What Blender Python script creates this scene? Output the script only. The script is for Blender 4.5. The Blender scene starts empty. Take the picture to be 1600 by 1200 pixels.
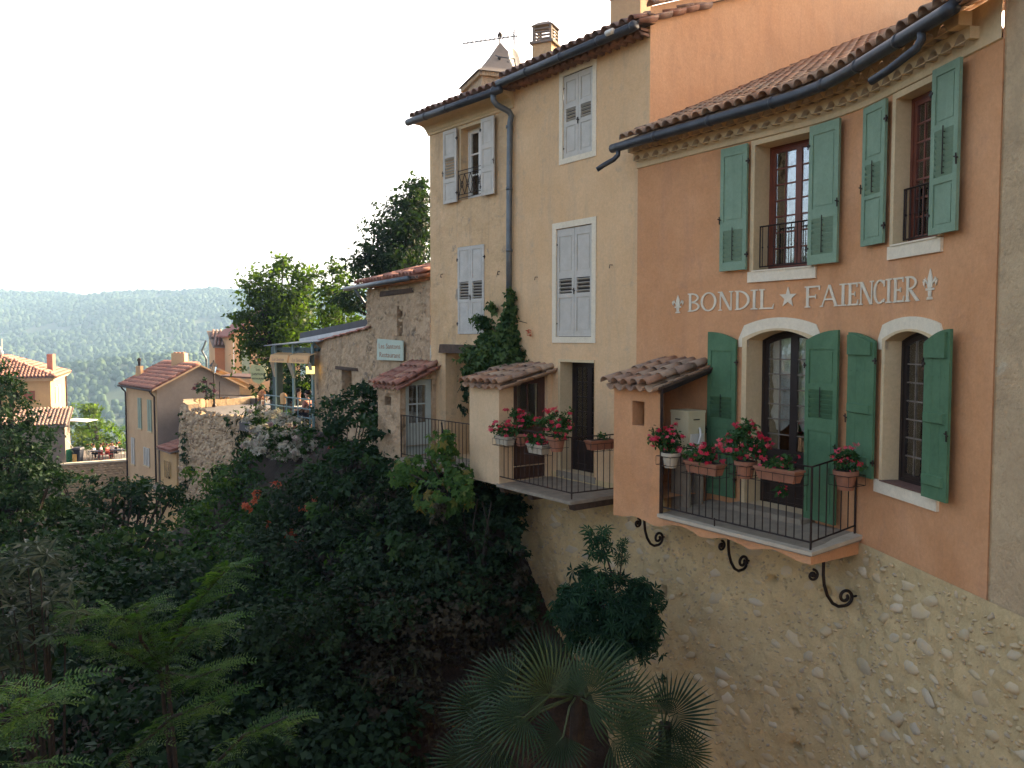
import bpy, math, random
import numpy as np
from mathutils import Matrix, Vector, noise
R = math.radians
rng = np.random.default_rng(7)
random.seed(7)
scene = bpy.context.scene
col = scene.collection

# ------------------------------------------------------------------ camera, sky, sun, exposure
F_PX = 1320.0
PITCH = math.atan(72 / F_PX)
cam_d = bpy.data.cameras.new('camera')
cam_d.sensor_width = 36
cam_d.lens = F_PX / 1600 * 36
cam_d.clip_start = 0.1
cam_d.clip_end = 8000
cam = bpy.data.objects.new('camera', cam_d)
cam.rotation_euler = (math.pi / 2 - PITCH, 0, 0)
col.objects.link(cam)
scene.camera = cam

SUN_AZ, SUN_EL = 46, 23          # azimuth to the right of the view axis, elevation
world = bpy.data.worlds.new('World')
scene.world = world
world.use_nodes = True
wn = world.node_tree
wn.nodes.clear()
sky = wn.nodes.new('ShaderNodeTexSky')
sky.sky_type = 'NISHITA'
sky.sun_disc = False
sky.sun_elevation = R(SUN_EL)
sky.sun_rotation = R(SUN_AZ)
sky.air_density = 0.55
sky.dust_density = 8.0
sky.ozone_density = 0.3
sky.altitude = 600
bg = wn.nodes.new('ShaderNodeBackground')
bg.inputs['Strength'].default_value = 0.15
wo = wn.nodes.new('ShaderNodeOutputWorld')
wn.links.new(sky.outputs[0], bg.inputs[0])
wn.links.new(bg.outputs[0], wo.inputs[0])
sun_d = bpy.data.lights.new('sun', 'SUN')
sun_d.energy = 2.6
sun_d.angle = R(0.6)
sun_d.color = (1.0, 0.86, 0.66)
sun = bpy.data.objects.new('sun', sun_d)
sun.rotation_euler = (R(90 - SUN_EL), 0, R(180 - SUN_AZ))
sun.location = (30, 30, 40)
col.objects.link(sun)
scene.view_settings.view_transform = 'Standard'
scene.view_settings.look = 'None'
scene.view_settings.gamma = 1
scene.view_settings.use_curve_mapping = False
scene.view_settings.exposure = 2.42
scene.view_settings.use_white_balance = True      # the camera's daylight balance
scene.view_settings.white_balance_temperature = 8100
scene.view_settings.white_balance_tint = 10
scene.cycles.max_bounces = 8
scene.cycles.diffuse_bounces = 3
scene.cycles.transparent_max_bounces = 12
scene.cycles.volume_bounces = 0
scene.cycles.use_denoising = True

# ------------------------------------------------------------------ calibrated rays and wall frames
def ray(px, py):
    c, s = math.cos(PITCH), math.sin(PITCH)
    a = (px - 800) / F_PX
    b = (600 - py) / F_PX
    return np.array([a, c + s * b, -s + c * b])

def at_z(px, py, z):
    r = ray(px, py)
    return Vector(r * (z / r[2]))

def at_y(px, py, y):
    r = ray(px, py)
    return Vector(r * (y / r[1]))

class Wall:
    """vertical wall following a plan polyline; u along it, v outward, z up"""
    def __init__(s, pts):
        s.pts = [np.array(p, float) for p in pts]
        s.t = []
        s.L = [0]
        for a, b in zip(s.pts, s.pts[1:]):
            d = b - a
            l = np.hypot(*d)
            s.t.append(d / l)
            s.L.append(s.L[-1] + l)
    def seg(s, u):
        i = 0
        while i < len(s.t) - 1 and u > s.L[i + 1]:
            i += 1
        return i
    def p(s, u, v=0, z=0):
        i = s.seg(u)
        t = s.t[i]
        q = s.pts[i] + t * (u - s.L[i]) + np.array([t[1], -t[0]]) * v
        return Vector((q[0], q[1], z))
    def pix(s, px, py, v=0):
        r = ray(px, py)
        for i in range(len(s.t)):
            t = s.t[i]
            n = np.array([t[1], -t[0]])
            P = s.pts[i] + n * v
            k, w = np.linalg.solve(np.array([[r[0], -t[0]], [r[1], -t[1]]]), P)
            lo = -1e9 if i == 0 else -.04
            hi = 1e9 if i == len(s.t) - 1 else s.L[i + 1] - s.L[i] + .04
            if lo <= w <= hi and k > 0:
                return s.L[i] + w, r[2] * k
        return None
    def chord(s, u0, u1, v=0, z=0):
        """frame with origin at u0: x along the wall, y INTO the wall, z up"""
        a, b = s.p(u0, v, z), s.p(u1, v, z)
        x = (b - a)
        x.z = 0
        w = x.length
        x.normalize()
        y = Vector((-x.y, x.x, 0))
        return Matrix(((x.x, y.x, 0, a.x), (x.y, y.y, 0, a.y), (0, 0, 1, a.z), (0, 0, 0, 1))), w

def curve_pts(P0, C, P1, rad=.8, n=10):
    P0, C, P1 = [np.array(q, float) for q in (P0, C, P1)]
    a = C + (P0 - C) / np.linalg.norm(P0 - C) * rad
    b = C + (P1 - C) / np.linalg.norm(P1 - C) * rad
    return [P0] + [(1 - t) ** 2 * a + 2 * t * (1 - t) * C + t * t * b for t in np.linspace(0, 1, n)] + [P1]

PA, PB, PC, PD, PE = (-1.9, 19.2), (.05, 16.8), (2.06, 14.0), (4.22, 10.72), (4.555, 7.83)
WA = Wall(curve_pts(PC, PD, PE))                 # orange house, bends
LA = Wall([PC, PD])                              # its straight left part
WM = Wall([PA, PB, PC])                          # old beige house and peach house
WG = Wall([(-1.87 - .494 * 14, 19.2 + .87 * 14), (-1.87, 19.2)])   # low restaurant wall

# ------------------------------------------------------------------ object helpers
WMAT = {}
def link(o, parent, M):
    col.objects.link(o)
    o.parent = parent
    if parent is not None:
        o.matrix_basis = WMAT[parent.name].inverted() @ M
    else:
        o.matrix_basis = M
    WMAT[o.name] = M
    return o

def tag(o, label=None, cat=None, group=None, kind=None):
    if label: o['label'] = label
    if cat: o['category'] = cat
    if group: o['group'] = group
    if kind: o['kind'] = kind
    return o

def thing(name, label, cat, loc, group=None):
    o = bpy.data.objects.new(name, None)
    o.empty_display_size = .2
    link(o, None, Matrix.Translation(Vector(loc)))
    return tag(o, label, cat, group)

class MB:
    def __init__(s):
        s.v = []
        s.f = []
    def add(s, vs, fs):
        b = len(s.v)
        s.v += [tuple(q) for q in vs]
        s.f += [tuple(b + i for i in f) for f in fs]
    def box(s, x0, x1, y0, y1, z0, z1, M=None):
        vs = [Vector((x, y, z)) for z in (z0, z1) for y in (y0, y1) for x in (x0, x1)]
        if M is not None: vs = [M @ q for q in vs]
        s.add(vs, [(0, 2, 3, 1), (4, 5, 7, 6), (0, 1, 5, 4), (1, 3, 7, 5), (3, 2, 6, 7), (2, 0, 4, 6)])
    def hexa(s, b, t):
        """bottom 4 and top 4 corners, same turn"""
        s.add(list(b) + list(t), [(3, 2, 1, 0), (4, 5, 6, 7), (0, 1, 5, 4), (1, 2, 6, 5), (2, 3, 7, 6), (3, 0, 4, 7)])
    def quad(s, *q):
        s.add(q, [tuple(range(len(q)))])
    def prism(s, poly, y0, y1, M=None):
        """polygon in x,z extruded along y"""
        n = len(poly)
        vs = [Vector((x, y0, z)) for x, z in poly] + [Vector((x, y1, z)) for x, z in poly]
        if M is not None: vs = [M @ q for q in vs]
        s.add(vs, [tuple(range(n)), tuple(range(2 * n - 1, n - 1, -1))] +
              [(i, i + n, (i + 1) % n + n, (i + 1) % n) for i in range(n)])
    def tube(s, path, r, n=8, cap=True, half=None):
        path = [Vector(p) for p in path]
        rs = r if isinstance(r, (list, tuple, np.ndarray)) else [r] * len(path)
        b = len(s.v)
        prev = None
        for i, p in enumerate(path):
            d = (path[min(i + 1, len(path) - 1)] - path[max(i - 1, 0)]).normalized()
            if prev is None:
                a = Vector((0, 0, 1)) if abs(d.z) < .9 else Vector((1, 0, 0))
                x = d.cross(a).normalized()
            else:
                x = (prev - d * prev.dot(d)).normalized()
            prev = x
            y = d.cross(x)
            for k in range(n):
                a = 2 * math.pi * k / n
                s.v.append(tuple(p + (x * math.cos(a) + y * math.sin(a)) * rs[i]))
        for i in range(len(path) - 1):
            for k in range(n):
                k2 = (k + 1) % n
                s.f.append((b + i * n + k, b + i * n + k2, b + (i + 1) * n + k2, b + (i + 1) * n + k))
        if cap:
            s.f.append(tuple(b + k for k in range(n - 1, -1, -1)))
            e = b + (len(path) - 1) * n
            s.f.append(tuple(e + k for k in range(n)))
    def lathe(s, prof, n=16, c=(0, 0, 0), M=None):
        b = len(s.v)
        for r, z in prof:
            for k in range(n):
                a = 2 * math.pi * k / n
                q = Vector((c[0] + r * math.cos(a), c[1] + r * math.sin(a), c[2] + z))
                s.v.append(tuple(M @ q if M is not None else q))
        for i in range(len(prof) - 1):
            for k in range(n):
                k2 = (k + 1) % n
                s.f.append((b + i * n + k, b + i * n + k2, b + (i + 1) * n + k2, b + (i + 1) * n + k))
        s.f.append(tuple(b + k for k in range(n - 1, -1, -1)))
        e = b + (len(prof) - 1) * n
        s.f.append(tuple(e + k for k in range(n)))
    def blob(s, c, r, n=10, m=7, amp=.12, seed=0):
        b = len(s.v)
        for i in range(m + 1):
            th = math.pi * i / m
            for k in range(n):
                ph = 2 * math.pi * k / n
                d = Vector((math.sin(th) * math.cos(ph), math.sin(th) * math.sin(ph), math.cos(th)))
                q = 1 + amp * noise.noise(d * 2 + Vector((seed * 3.1, seed, 0)))
                s.v.append((c[0] + d.x * r[0] * q, c[1] + d.y * r[1] * q, c[2] + d.z * r[2] * q))
        for i in range(m):
            for k in range(n):
                k2 = (k + 1) % n
                s.f.append((b + i * n + k, b + (i + 1) * n + k, b + (i + 1) * n + k2, b + i * n + k2))
    def mesh(s, name, smooth=False, centre=None):
        me = bpy.data.meshes.new(name)
        vs = s.v
        if centre is not None:
            vs = [(x - centre[0], y - centre[1], z - centre[2]) for x, y, z in vs]
        me.from_pydata(vs, [], s.f)
        if smooth:
            me.shade_smooth()
        me.update()
        return me
    def make(s, name, mat, parent=None, M=None, smooth=False, auto=None):
        """M given: vertices are local to frame M. Otherwise they are world coordinates, recentred."""
        if M is None:
            c = Vector(np.mean(np.array(s.v), axis=0))
            me = s.mesh(name, smooth, c)
            M = Matrix.Translation(c)
        else:
            me = s.mesh(name, smooth)
        me.materials.append(mat)
        o = bpy.data.objects.new(name, me)
        return link(o, parent, M)

def dup(o, M, parent=None, label=None):
    c = o.copy()
    for k in list(c.keys()):
        if k in ('label',): del c[k]
    if label: c['label'] = label
    if parent is None: parent = o.parent
    return link(c, parent, M)

def inst(name, mesh, mat_or_none, parent, M):
    o = bpy.data.objects.new(name, mesh)
    if mat_or_none and not mesh.materials:
        mesh.materials.append(mat_or_none)
    return link(o, parent, M)

def joined(name, V, Fs, Ms, rnd, mat, parent=None, kind=None, smooth=False, jitter=None):
    """one mesh out of many placed copies of a small prototype; float attribute rnd per vertex"""
    V = np.asarray(V, float)
    Ms = np.asarray(Ms, float)
    k, n = len(Ms), len(V)
    P = np.einsum('kij,nj->kni', Ms[:, :3, :3], V) + Ms[:, None, :3, 3]
    c = P.reshape(-1, 3).mean(0)
    P = (P - c).reshape(-1, 3)
    lens = np.array([len(f) for f in Fs])
    flat = np.concatenate([np.array(f) for f in Fs])
    L = len(flat)
    idx = (flat[None, :] + (np.arange(k) * n)[:, None]).ravel()
    tot = np.tile(lens, k)
    start = np.concatenate([[0], np.cumsum(tot)[:-1]])
    me = bpy.data.meshes.new(name)
    me.vertices.add(len(P))
    me.vertices.foreach_set('co', P.ravel().astype(np.float32))
    me.loops.add(len(idx))
    me.loops.foreach_set('vertex_index', idx.astype(np.int32))
    me.polygons.add(len(tot))
    me.polygons.foreach_set('loop_start', start.astype(np.int32))
    me.update(calc_edges=True)
    if smooth: me.shade_smooth()
    a = me.attributes.new('rnd', 'FLOAT', 'POINT')
    a.data.foreach_set('value', np.repeat(np.asarray(rnd, float), n).astype(np.float32))
    me.materials.append(mat)
    o = bpy.data.objects.new(name, me)
    link(o, parent, Matrix.Translation(Vector(c)))
    if kind: o['kind'] = kind
    return o

# ------------------------------------------------------------------ materials
def nodes_of(name):
    m = bpy.data.materials.new(name)
    m.use_nodes = True
    nt = m.node_tree
    nt.nodes.clear()
    out = nt.nodes.new('ShaderNodeOutputMaterial')
    return m, nt, out

def ramp(nt, stops, fac):
    r = nt.nodes.new('ShaderNodeValToRGB')
    e = r.color_ramp.elements
    while len(e) < len(stops): e.new(.5)
    for i, (p, c) in enumerate(stops):
        e[i].position = p
        e[i].color = (*c, 1)
    nt.links.new(fac, r.inputs[0])
    return r.outputs[0]

def noise_n(nt, vec, scale, detail=5, rough=.6, dist=0):
    n = nt.nodes.new('ShaderNodeTexNoise')
    n.inputs['Scale'].default_value = scale
    n.inputs['Detail'].default_value = detail
    n.inputs['Roughness'].default_value = rough
    n.inputs['Distortion'].default_value = dist
    nt.links.new(vec, n.inputs['Vector'])
    return n.outputs['Fac']

def mixc(nt, mode, fac, a, b):
    m = nt.nodes.new('ShaderNodeMix')
    m.data_type = 'RGBA'
    m.blend_type = mode
    for sock, val in ((m.inputs[0], fac), (m.inputs[6], a), (m.inputs[7], b)):
        if isinstance(val, (int, float)): sock.default_value = val
        elif isinstance(val, tuple): sock.default_value = (*val, 1)
        else: nt.links.new(val, sock)
    return m.outputs[2]

def coords(nt, world_pos=False, scale=None):
    if world_pos:
        v = nt.nodes.new('ShaderNodeNewGeometry').outputs['Position']
    else:
        v = nt.nodes.new('ShaderNodeTexCoord').outputs['Object']
    if scale:
        mp = nt.nodes.new('ShaderNodeMapping')
        mp.inputs['Scale'].default_value = scale
        nt.links.new(v, mp.inputs['Vector'])
        v = mp.outputs[0]
    return v

def principled(nt, out, rough=.8, metal=0, spec=.5):
    b = nt.nodes.new('ShaderNodeBsdfPrincipled')
    b.inputs['Roughness'].default_value = rough
    b.inputs['Metallic'].default_value = metal
    b.inputs['Specular IOR Level'].default_value = spec
    nt.links.new(b.outputs[0], out.inputs[0])
    return b

def pmat(name, c1, c2=None, scale=4, rough=.8, bump=.0, bscale=60, metal=0, spec=.3, lo=.35, hi=.65, fine=.12, pos=True, bdist=.01):
    m, nt, out = nodes_of(name)
    b = principled(nt, out, rough, metal, spec)
    v = coords(nt, pos)
    c2 = c2 or tuple(x * .82 for x in c1)
    c = ramp(nt, [(lo, c1), (hi, c2)], noise_n(nt, v, scale, 6, .6))
    if fine:
        g = noise_n(nt, v, scale * 14, 4, .7)
        gm = ramp(nt, [(.3, (1 - fine,) * 3), (.7, (1,) * 3)], g)
        c = mixc(nt, 'MULTIPLY', 1.0, c, gm)
    nt.links.new(c, b.inputs['Base Color'])
    if bump:
        bn = nt.nodes.new('ShaderNodeBump')
        bn.inputs['Strength'].default_value = bump
        bn.inputs['Distance'].default_value = bdist
        nt.links.new(noise_n(nt, v, bscale, 6, .65), bn.inputs['Height'])
        nt.links.new(bn.outputs[0], b.inputs['Normal'])
    return m

def plaster(name, c1, c2, stain, stain_amt=.5, bump=.35, mscale=1.1, streak=.5, rough=.92, spots=None, bscale=35, deep=.06):
    m, nt, out = nodes_of(name)
    b = principled(nt, out, rough, 0, .15)
    v = coords(nt, True)
    c = ramp(nt, [(.3, c1), (.7, c2)], noise_n(nt, v, mscale, 8, .62, .6))
    c = mixc(nt, 'MIX', noise_fac(nt, v, 3.1, .58, .78, stain_amt), c, stain)
    vs = coords(nt, True, (2.6, 2.6, .40))
    c = mixc(nt, 'MIX', noise_fac(nt, vs, 1.3, .50, .80, streak * .7), c, stain)
    if spots:
        c = mixc(nt, 'MIX', noise_fac(nt, v, spots[1], spots[2], spots[2] + .06, 1.0), c, spots[0])
    fg = ramp(nt, [(.3, (.86,) * 3), (.7, (1.04,) * 3)], noise_n(nt, v, 22, 6, .75))
    c = mixc(nt, 'MULTIPLY', 1.0, c, fg)
    nt.links.new(c, b.inputs['Base Color'])
    bn = nt.nodes.new('ShaderNodeBump')
    bn.inputs['Strength'].default_value = bump
    bn.inputs['Distance'].default_value = .02
    nt.links.new(noise_n(nt, v, bscale, 10, .7), bn.inputs['Height'])
    bn2 = nt.nodes.new('ShaderNodeBump')
    bn2.inputs['Strength'].default_value = bump
    bn2.inputs['Distance'].default_value = deep
    nt.links.new(noise_n(nt, v, 3.0, 4, .5), bn2.inputs['Height'])
    nt.links.new(bn.outputs[0], bn2.inputs['Normal'])
    nt.links.new(bn2.outputs[0], b.inputs['Normal'])
    return m

def noise_fac(nt, v, scale, lo, hi, amt):
    f = noise_n(nt, v, scale, 7, .65, .3)
    mr = nt.nodes.new('ShaderNodeMapRange')
    mr.inputs[1].default_value = lo
    mr.inputs[2].default_value = hi
    mr.inputs[3].default_value = 0
    mr.inputs[4].default_value = amt
    nt.links.new(f, mr.inputs[0])
    return mr.outputs[0]

def varmat(name, stops, use_attr=False, rough=.85, bump=.4, bscale=50, dirt=(.08, .07, .06), dirt_amt=.5, spec=.25):
    """colour picked per object (Object Info) or per piece (attribute rnd)"""
    m, nt, out = nodes_of(name)
    b = principled(nt, out, rough, 0, spec)
    if use_attr:
        a = nt.nodes.new('ShaderNodeAttribute')
        a.attribute_name = 'rnd'
        fac = a.outputs['Fac']
    else:
        fac = nt.nodes.new('ShaderNodeObjectInfo').outputs['Random']
    c = ramp(nt, stops, fac)
    v = coords(nt, True)
    c = mixc(nt, 'MIX', noise_fac(nt, v, 7, .40 if dirt_amt > .8 else .48, .58 if dirt_amt > .8 else .7, dirt_amt), c, dirt)
    c = mixc(nt, 'MIX', noise_fac(nt, v, 16, .6, .66, dirt_amt * .7), c, (.42, .40, .33))
    nt.links.new(c, b.inputs['Base Color'])
    bn = nt.nodes.new('ShaderNodeBump')
    bn.inputs['Strength'].default_value = bump
    bn.inputs['Distance'].default_value = .01
    nt.links.new(noise_n(nt, v, bscale, 6, .7), bn.inputs['Height'])
    nt.links.new(bn.outputs[0], b.inputs['Normal'])
    return m

def leafmat(name, stops, trans=.3, rough=.6, spec=.14, tcol=None):
    m, nt, out = nodes_of(name)
    a = nt.nodes.new('ShaderNodeAttribute')
    a.attribute_name = 'rnd'
    c = ramp(nt, stops, a.outputs['Fac'])
    b = nt.nodes.new('ShaderNodeBsdfPrincipled')
    b.inputs['Roughness'].default_value = rough
    b.inputs['Specular IOR Level'].default_value = spec
    nt.links.new(c, b.inputs['Base Color'])
    t = nt.nodes.new('ShaderNodeBsdfTranslucent')
    tc = mixc(nt, 'MULTIPLY', 1.0, c, tcol or (1.5, 1.6, .55))
    nt.links.new(tc, t.inputs['Color'])
    mx = nt.nodes.new('ShaderNodeMixShader')
    mx.inputs[0].default_value = trans
    nt.links.new(b.outputs[0], mx.inputs[1])
    nt.links.new(t.outputs[0], mx.inputs[2])
    nt.links.new(mx.outputs[0], out.inputs[0])
    return m

def leafmat_obj(name, stops, trans=.3, rough=.45):
    m = leafmat(name, stops, trans, rough)
    nt = m.node_tree
    oi = nt.nodes.new('ShaderNodeObjectInfo')
    for l in list(nt.links):
        if l.from_node.type == 'ATTRIBUTE':
            dst = l.to_socket
            nt.links.remove(l)
            nt.links.new(oi.outputs['Random'], dst)
    return m

def glassmat(name, tint=(.75, .8, .8), refl=1.0):
    m, nt, out = nodes_of(name)
    tr = nt.nodes.new('ShaderNodeBsdfTransparent')
    tr.inputs[0].default_value = (*tint, 1)
    gl = nt.nodes.new('ShaderNodeBsdfGlossy')
    gl.inputs['Roughness'].default_value = .03
    gl.inputs[0].default_value = (refl, refl, refl, 1)
    fr = nt.nodes.new('ShaderNodeFresnel')
    fr.inputs[0].default_value = 1.5
    v = coords(nt, True)
    bn = nt.nodes.new('ShaderNodeBump')
    bn.inputs['Strength'].default_value = .08
    bn.inputs['Distance'].default_value = .02
    nt.links.new(noise_n(nt, v, 4, 2, .5), bn.inputs['Height'])
    nt.links.new(bn.outputs[0], gl.inputs['Normal'])
    ad = nt.nodes.new('ShaderNodeMath')
    ad.operation = 'MULTIPLY_ADD'
    ad.inputs[1].default_value = 1.6
    ad.inputs[2].default_value = .04
    ad.use_clamp = True
    nt.links.new(fr.outputs[0], ad.inputs[0])
    mx = nt.nodes.new('ShaderNodeMixShader')
    nt.links.new(ad.outputs[0], mx.inputs[0])
    nt.links.new(tr.outputs[0], mx.inputs[1])
    nt.links.new(gl.outputs[0], mx.inputs[2])
    nt.links.new(mx.outputs[0], out.inputs[0])
    return m

M = {}
M['orange'] = plaster('orange_plaster', (.69, .355, .180), (.56, .262, .118), (.44, .23, .14), .6, .35, .9, .8)
M['orange_side'] = plaster('apricot_plaster', (.68, .43, .27), (.63, .37, .22), (.48, .31, .21), .7, .2, .7, .8)
M['cream'] = plaster('cream_plaster', (.66, .50, .30), (.60, .45, .26), (.42, .33, .22), .3, .2, 2, .4)
M['white_band'] = plaster('white_band', (.78, .69, .52), (.72, .62, .45), (.50, .42, .30), .3, .15, 2, .3)
M['peach'] = plaster('peach_plaster', (.76, .51, .29), (.67, .42, .22), (.46, .35, .24), .8, .35, .8, .9)
M['old_plaster'] = plaster('old_plaster', (.74, .50, .29), (.58, .38, .20), (.34, .26, .18), 1.0, .6, 1.0, 1.0, spots=((.34, .27, .20), 1.5, .61), deep=.12)
M['hut_peach'] = plaster('hut_plaster', (.72, .52, .32), (.66, .46, .27), (.45, .34, .23), .4, .3, 1.0, .6)
M['rough_plaster'] = plaster('rough_stone_plaster', (.56, .385, .235), (.42, .29, .18), (.24, .18, .13), 1.0, 1.0, 1.5, .7, spots=((.20, .15, .11), 2.3, .60), bscale=11, deep=.25)
M['roughcast'] = plaster('roughcast', (.61, .44, .26), (.48, .34, .20), (.25, .20, .13), .7, 1.0, 1.6, .5, spots=((.55, .44, .29), 3.0, .64), bscale=24)
M['smooth_render'] = plaster('smooth_render', (.45, .36, .27), (.38, .31, .24), (.30, .25, .19), .6, .4, 1.3, .3)
M['mortar'] = plaster('rubble_mortar', (.66, .485, .255), (.52, .385, .20), (.29, .24, .175), .7, 1.0, 1.6, .25, spots=((.32, .24, .15), 8.5, .665), bscale=13)  # dark spots put crevice shade, along with crevice dirt, into the colour
M['rampart'] = plaster('rampart_stone', (.50, .35, .21), (.39, .27, .16), (.18, .14, .10), .9, 1.0, 1.2, .3, bscale=9)
M['iron'] = pmat('black_iron', (.028, .022, .020), (.05, .03, .022), 9, .5, metal=.6, bump=.1)
M['rust_iron'] = pmat('rusty_iron', (.06, .032, .022), (.035, .025, .02), 9, .7, metal=.3, bump=.2)
M['zinc'] = pmat('slate_zinc', (.050, .055, .062), (.075, .080, .086), 5, .42, metal=.5, bump=.05)
M['zinc_light'] = pmat('grey_zinc', (.16, .18, .19), (.11, .13, .14), 5, .45, metal=.5, bump=.05)
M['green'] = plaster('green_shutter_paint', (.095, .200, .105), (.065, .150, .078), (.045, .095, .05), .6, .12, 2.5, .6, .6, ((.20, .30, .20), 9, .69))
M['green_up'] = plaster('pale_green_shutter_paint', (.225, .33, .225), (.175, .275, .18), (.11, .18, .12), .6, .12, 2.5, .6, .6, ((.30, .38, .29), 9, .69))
M['grey_sh'] = pmat('grey_shutter_paint', (.57, .53, .45), (.50, .46, .38), 5, .6, bump=.25, bscale=60, fine=.16)
M['white_sh'] = pmat('weathered_white_paint', (.60, .57, .50), (.50, .47, .40), 4, .7, bump=.3, bscale=60, fine=.2)
M['redwood'] = pmat('red_brown_frame', (.20, .060, .035), (.15, .045, .028), 6, .4, bump=.1)
M['darkwood'] = pmat('dark_brown_frame', (.035, .022, .017), (.022, .015, .013), 6, .45, bump=.15)
M['brownwood'] = pmat('brown_wood', (.11, .05, .03), (.07, .035, .022), 6, .6, bump=.2)
M['beam'] = pmat('weathered_beam', (.12, .075, .05), (.06, .04, .03), 8, .85, bump=.7, bscale=30)
M['white'] = pmat('white_paint', (.74, .71, .62), (.66, .63, .55), 4, .5, bump=.05)
M['pale_green_wood'] = pmat('pale_grey_green_paint', (.46, .50, .44), (.40, .44, .38), 4, .6, bump=.1)
M['slab'] = pmat('balcony_stone', (.33, .27, .195), (.24, .195, .145), 6, .8, bump=.3)
M['slab_edge'] = pmat('pale_stone_edge', (.55, .47, .35), (.46, .385, .28), 6, .75, bump=.2)
M['tilesill'] = pmat('terracotta_sill', (.20, .10, .075), (.15, .08, .06), 12, .6, bump=.1)
M['terracotta'] = pmat('terracotta', (.36, .15, .085), (.28, .12, .07), 12, .8, bump=.15)
M['stonetrough'] = pmat('pale_trough', (.50, .44, .33), (.38, .33, .25), 9, .8, bump=.3)
M['soil'] = pmat('soil', (.03, .02, .014), None, 20, .95)
M['room'] = pmat('dark_room', (.05, .042, .036), None, 2, .9)
M['curtain'] = pmat('lace_curtain', (.80, .78, .72), (.70, .68, .62), 9, .85, bump=.1)
M['ac'] = pmat('ivory_plastic', (.62, .54, .34), (.57, .49, .30), 3, .5, fine=.04)
M['bark'] = pmat('bark', (.055, .042, .03), (.03, .024, .018), 9, .9, bump=.8, bscale=20)
M['muntin'] = pmat('glint_muntin_paint', (.20, .165, .13), (.12, .095, .075), 9, .5)  # pale tone puts the reflections on the bar edges into the colour
M['glass'] = glassmat('window_glass', (.9, .93, .92))
M['tile_obj'] = varmat('clay_tile', [(0, (.33, .17, .10)), (.3, (.42, .25, .15)), (.55, (.36, .24, .16)), (.8, (.27, .17, .12)), (1, (.46, .32, .21))])
M['tile_join'] = varmat('clay_tile_run', [(0, (.36, .18, .11)), (.35, (.42, .24, .15)), (.7, (.30, .18, .12)), (1, (.44, .28, .19))], True)
M['tile_red'] = varmat('red_clay_tile_run', [(0, (.40, .17, .12)), (.5, (.34, .15, .11)), (1, (.44, .22, .15))], True)
M['tile_redobj'] = varmat('red_clay_tile', [(0, (.40, .17, .12)), (.5, (.32, .15, .11)), (1, (.44, .24, .16))])
M['tile_greyred'] = varmat('lichen_clay_tile_run', [(0, (.22, .15, .13)), (.5, (.34, .22, .17)), (1, (.28, .14, .10))], True)
M['genoise'] = pmat('cornice_tile_wash', (.46, .37, .26), (.38, .30, .21), 5, .9, bump=.3)
M['genoise_dark'] = varmat('bare_cornice_tile', [(0, (.34, .19, .13)), (1, (.24, .14, .10))])
M['stone'] = varmat('field_stone', [(0, (.58, .46, .29)), (.35, (.50, .39, .24)), (.6, (.45, .37, .25)), (.85, (.64, .53, .36)), (1, (.36, .31, .24))], False, .92, 1.0, 16, (.56, .42, .22), .8)
M['stone_j'] = varmat('rubble', [(0, (.49, .39, .26)), (.5, (.43, .34, .22)), (1, (.36, .29, .21))], True, .92, 1.0, 16, (.54, .40, .21), .9)
M['stone_far'] = varmat('rampart_rubble', [(0, (.55, .39, .24)), (.5, (.42, .30, .18)), (1, (.29, .20, .13))], True, .9, .8, 12, (.2, .15, .1), .5)
M['letter'] = pmat('painted_letter', (.74, .66, .50), (.62, .54, .40), 9, .7, bump=.1, fine=.06)
M['sign_green'] = pmat('pale_green_sign', (.47, .55, .44), (.42, .50, .40), 3, .6, fine=.05)
M['sign_yellow'] = pmat('pale_yellow_sign', (.60, .58, .30), (.54, .52, .26), 3, .6, fine=.05)
M['letter_red'] = pmat('faded_red_lettering', (.34, .17, .11), (.42, .25, .17), 9, .8)
M['letter_dark'] = pmat('dark_lettering', (.10, .10, .06), None, 9, .8)
M['canvas'] = pmat('orange_canvas', (.78, .46, .22), (.72, .41, .19), 5, .85)
M['pergola_dark'] = pmat('dark_green_steel', (.018, .045, .05), (.025, .06, .06), 5, .4)
M['pergola_pale'] = pmat('grey_green_steel', (.20, .30, .29), (.16, .25, .25), 5, .45)
M['roof_sheet'] = pmat('dark_roof_sheet', (.055, .06, .075), (.04, .045, .055), 3, .6)
M['fascia'] = pmat('white_fascia', (.62, .62, .60), None, 3, .6)
M['zinc_pale'] = pmat('dull_canopy_sheet', (.20, .22, .23), None, 3, .5)
M['road'] = pmat('grey_paving', (.13, .12, .115), (.10, .092, .088), 3, .9, bump=.3)
M['earth'] = pmat('bank_earth', (.085, .055, .038), (.035, .026, .020), 1.6, .95, bump=1.0, bscale=7, bdist=.1, lo=.3, hi=.7, fine=.4)
M['wall_orange_far'] = pmat('far_orange_plaster', (.60, .25, .12), (.54, .22, .11), 1, .9)
M['wall_peach_far'] = pmat('far_peach_plaster', (.62, .40, .22), (.56, .35, .19), 1, .9, bump=.2, bscale=9)
M['wall_grey_far'] = pmat('far_bare_render', (.26, .21, .17), (.20, .16, .13), .7, .95, bump=.3, bscale=6)
M['wall_yellow_far'] = pmat('far_ochre_plaster', (.60, .38, .17), (.50, .31, .15), .8, .9, bump=.2, bscale=6)
M['blue_green'] = pmat('far_pale_green_shutter', (.30, .38, .28), None, 2, .7)
M['red_shutter'] = pmat('far_red_shutter', (.28, .08, .05), None, 2, .7)
M['skin'] = pmat('skin', (.50, .28, .19), None, 20, .55, fine=.02)
M['hair'] = pmat('dark_hair', (.02, .014, .010), None, 20, .6)
M['black_cloth'] = pmat('black_cloth', (.02, .02, .024), None, 20, .9)
M['pink_cloth'] = pmat('salmon_cloth', (.50, .22, .17), None, 20, .9)
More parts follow.
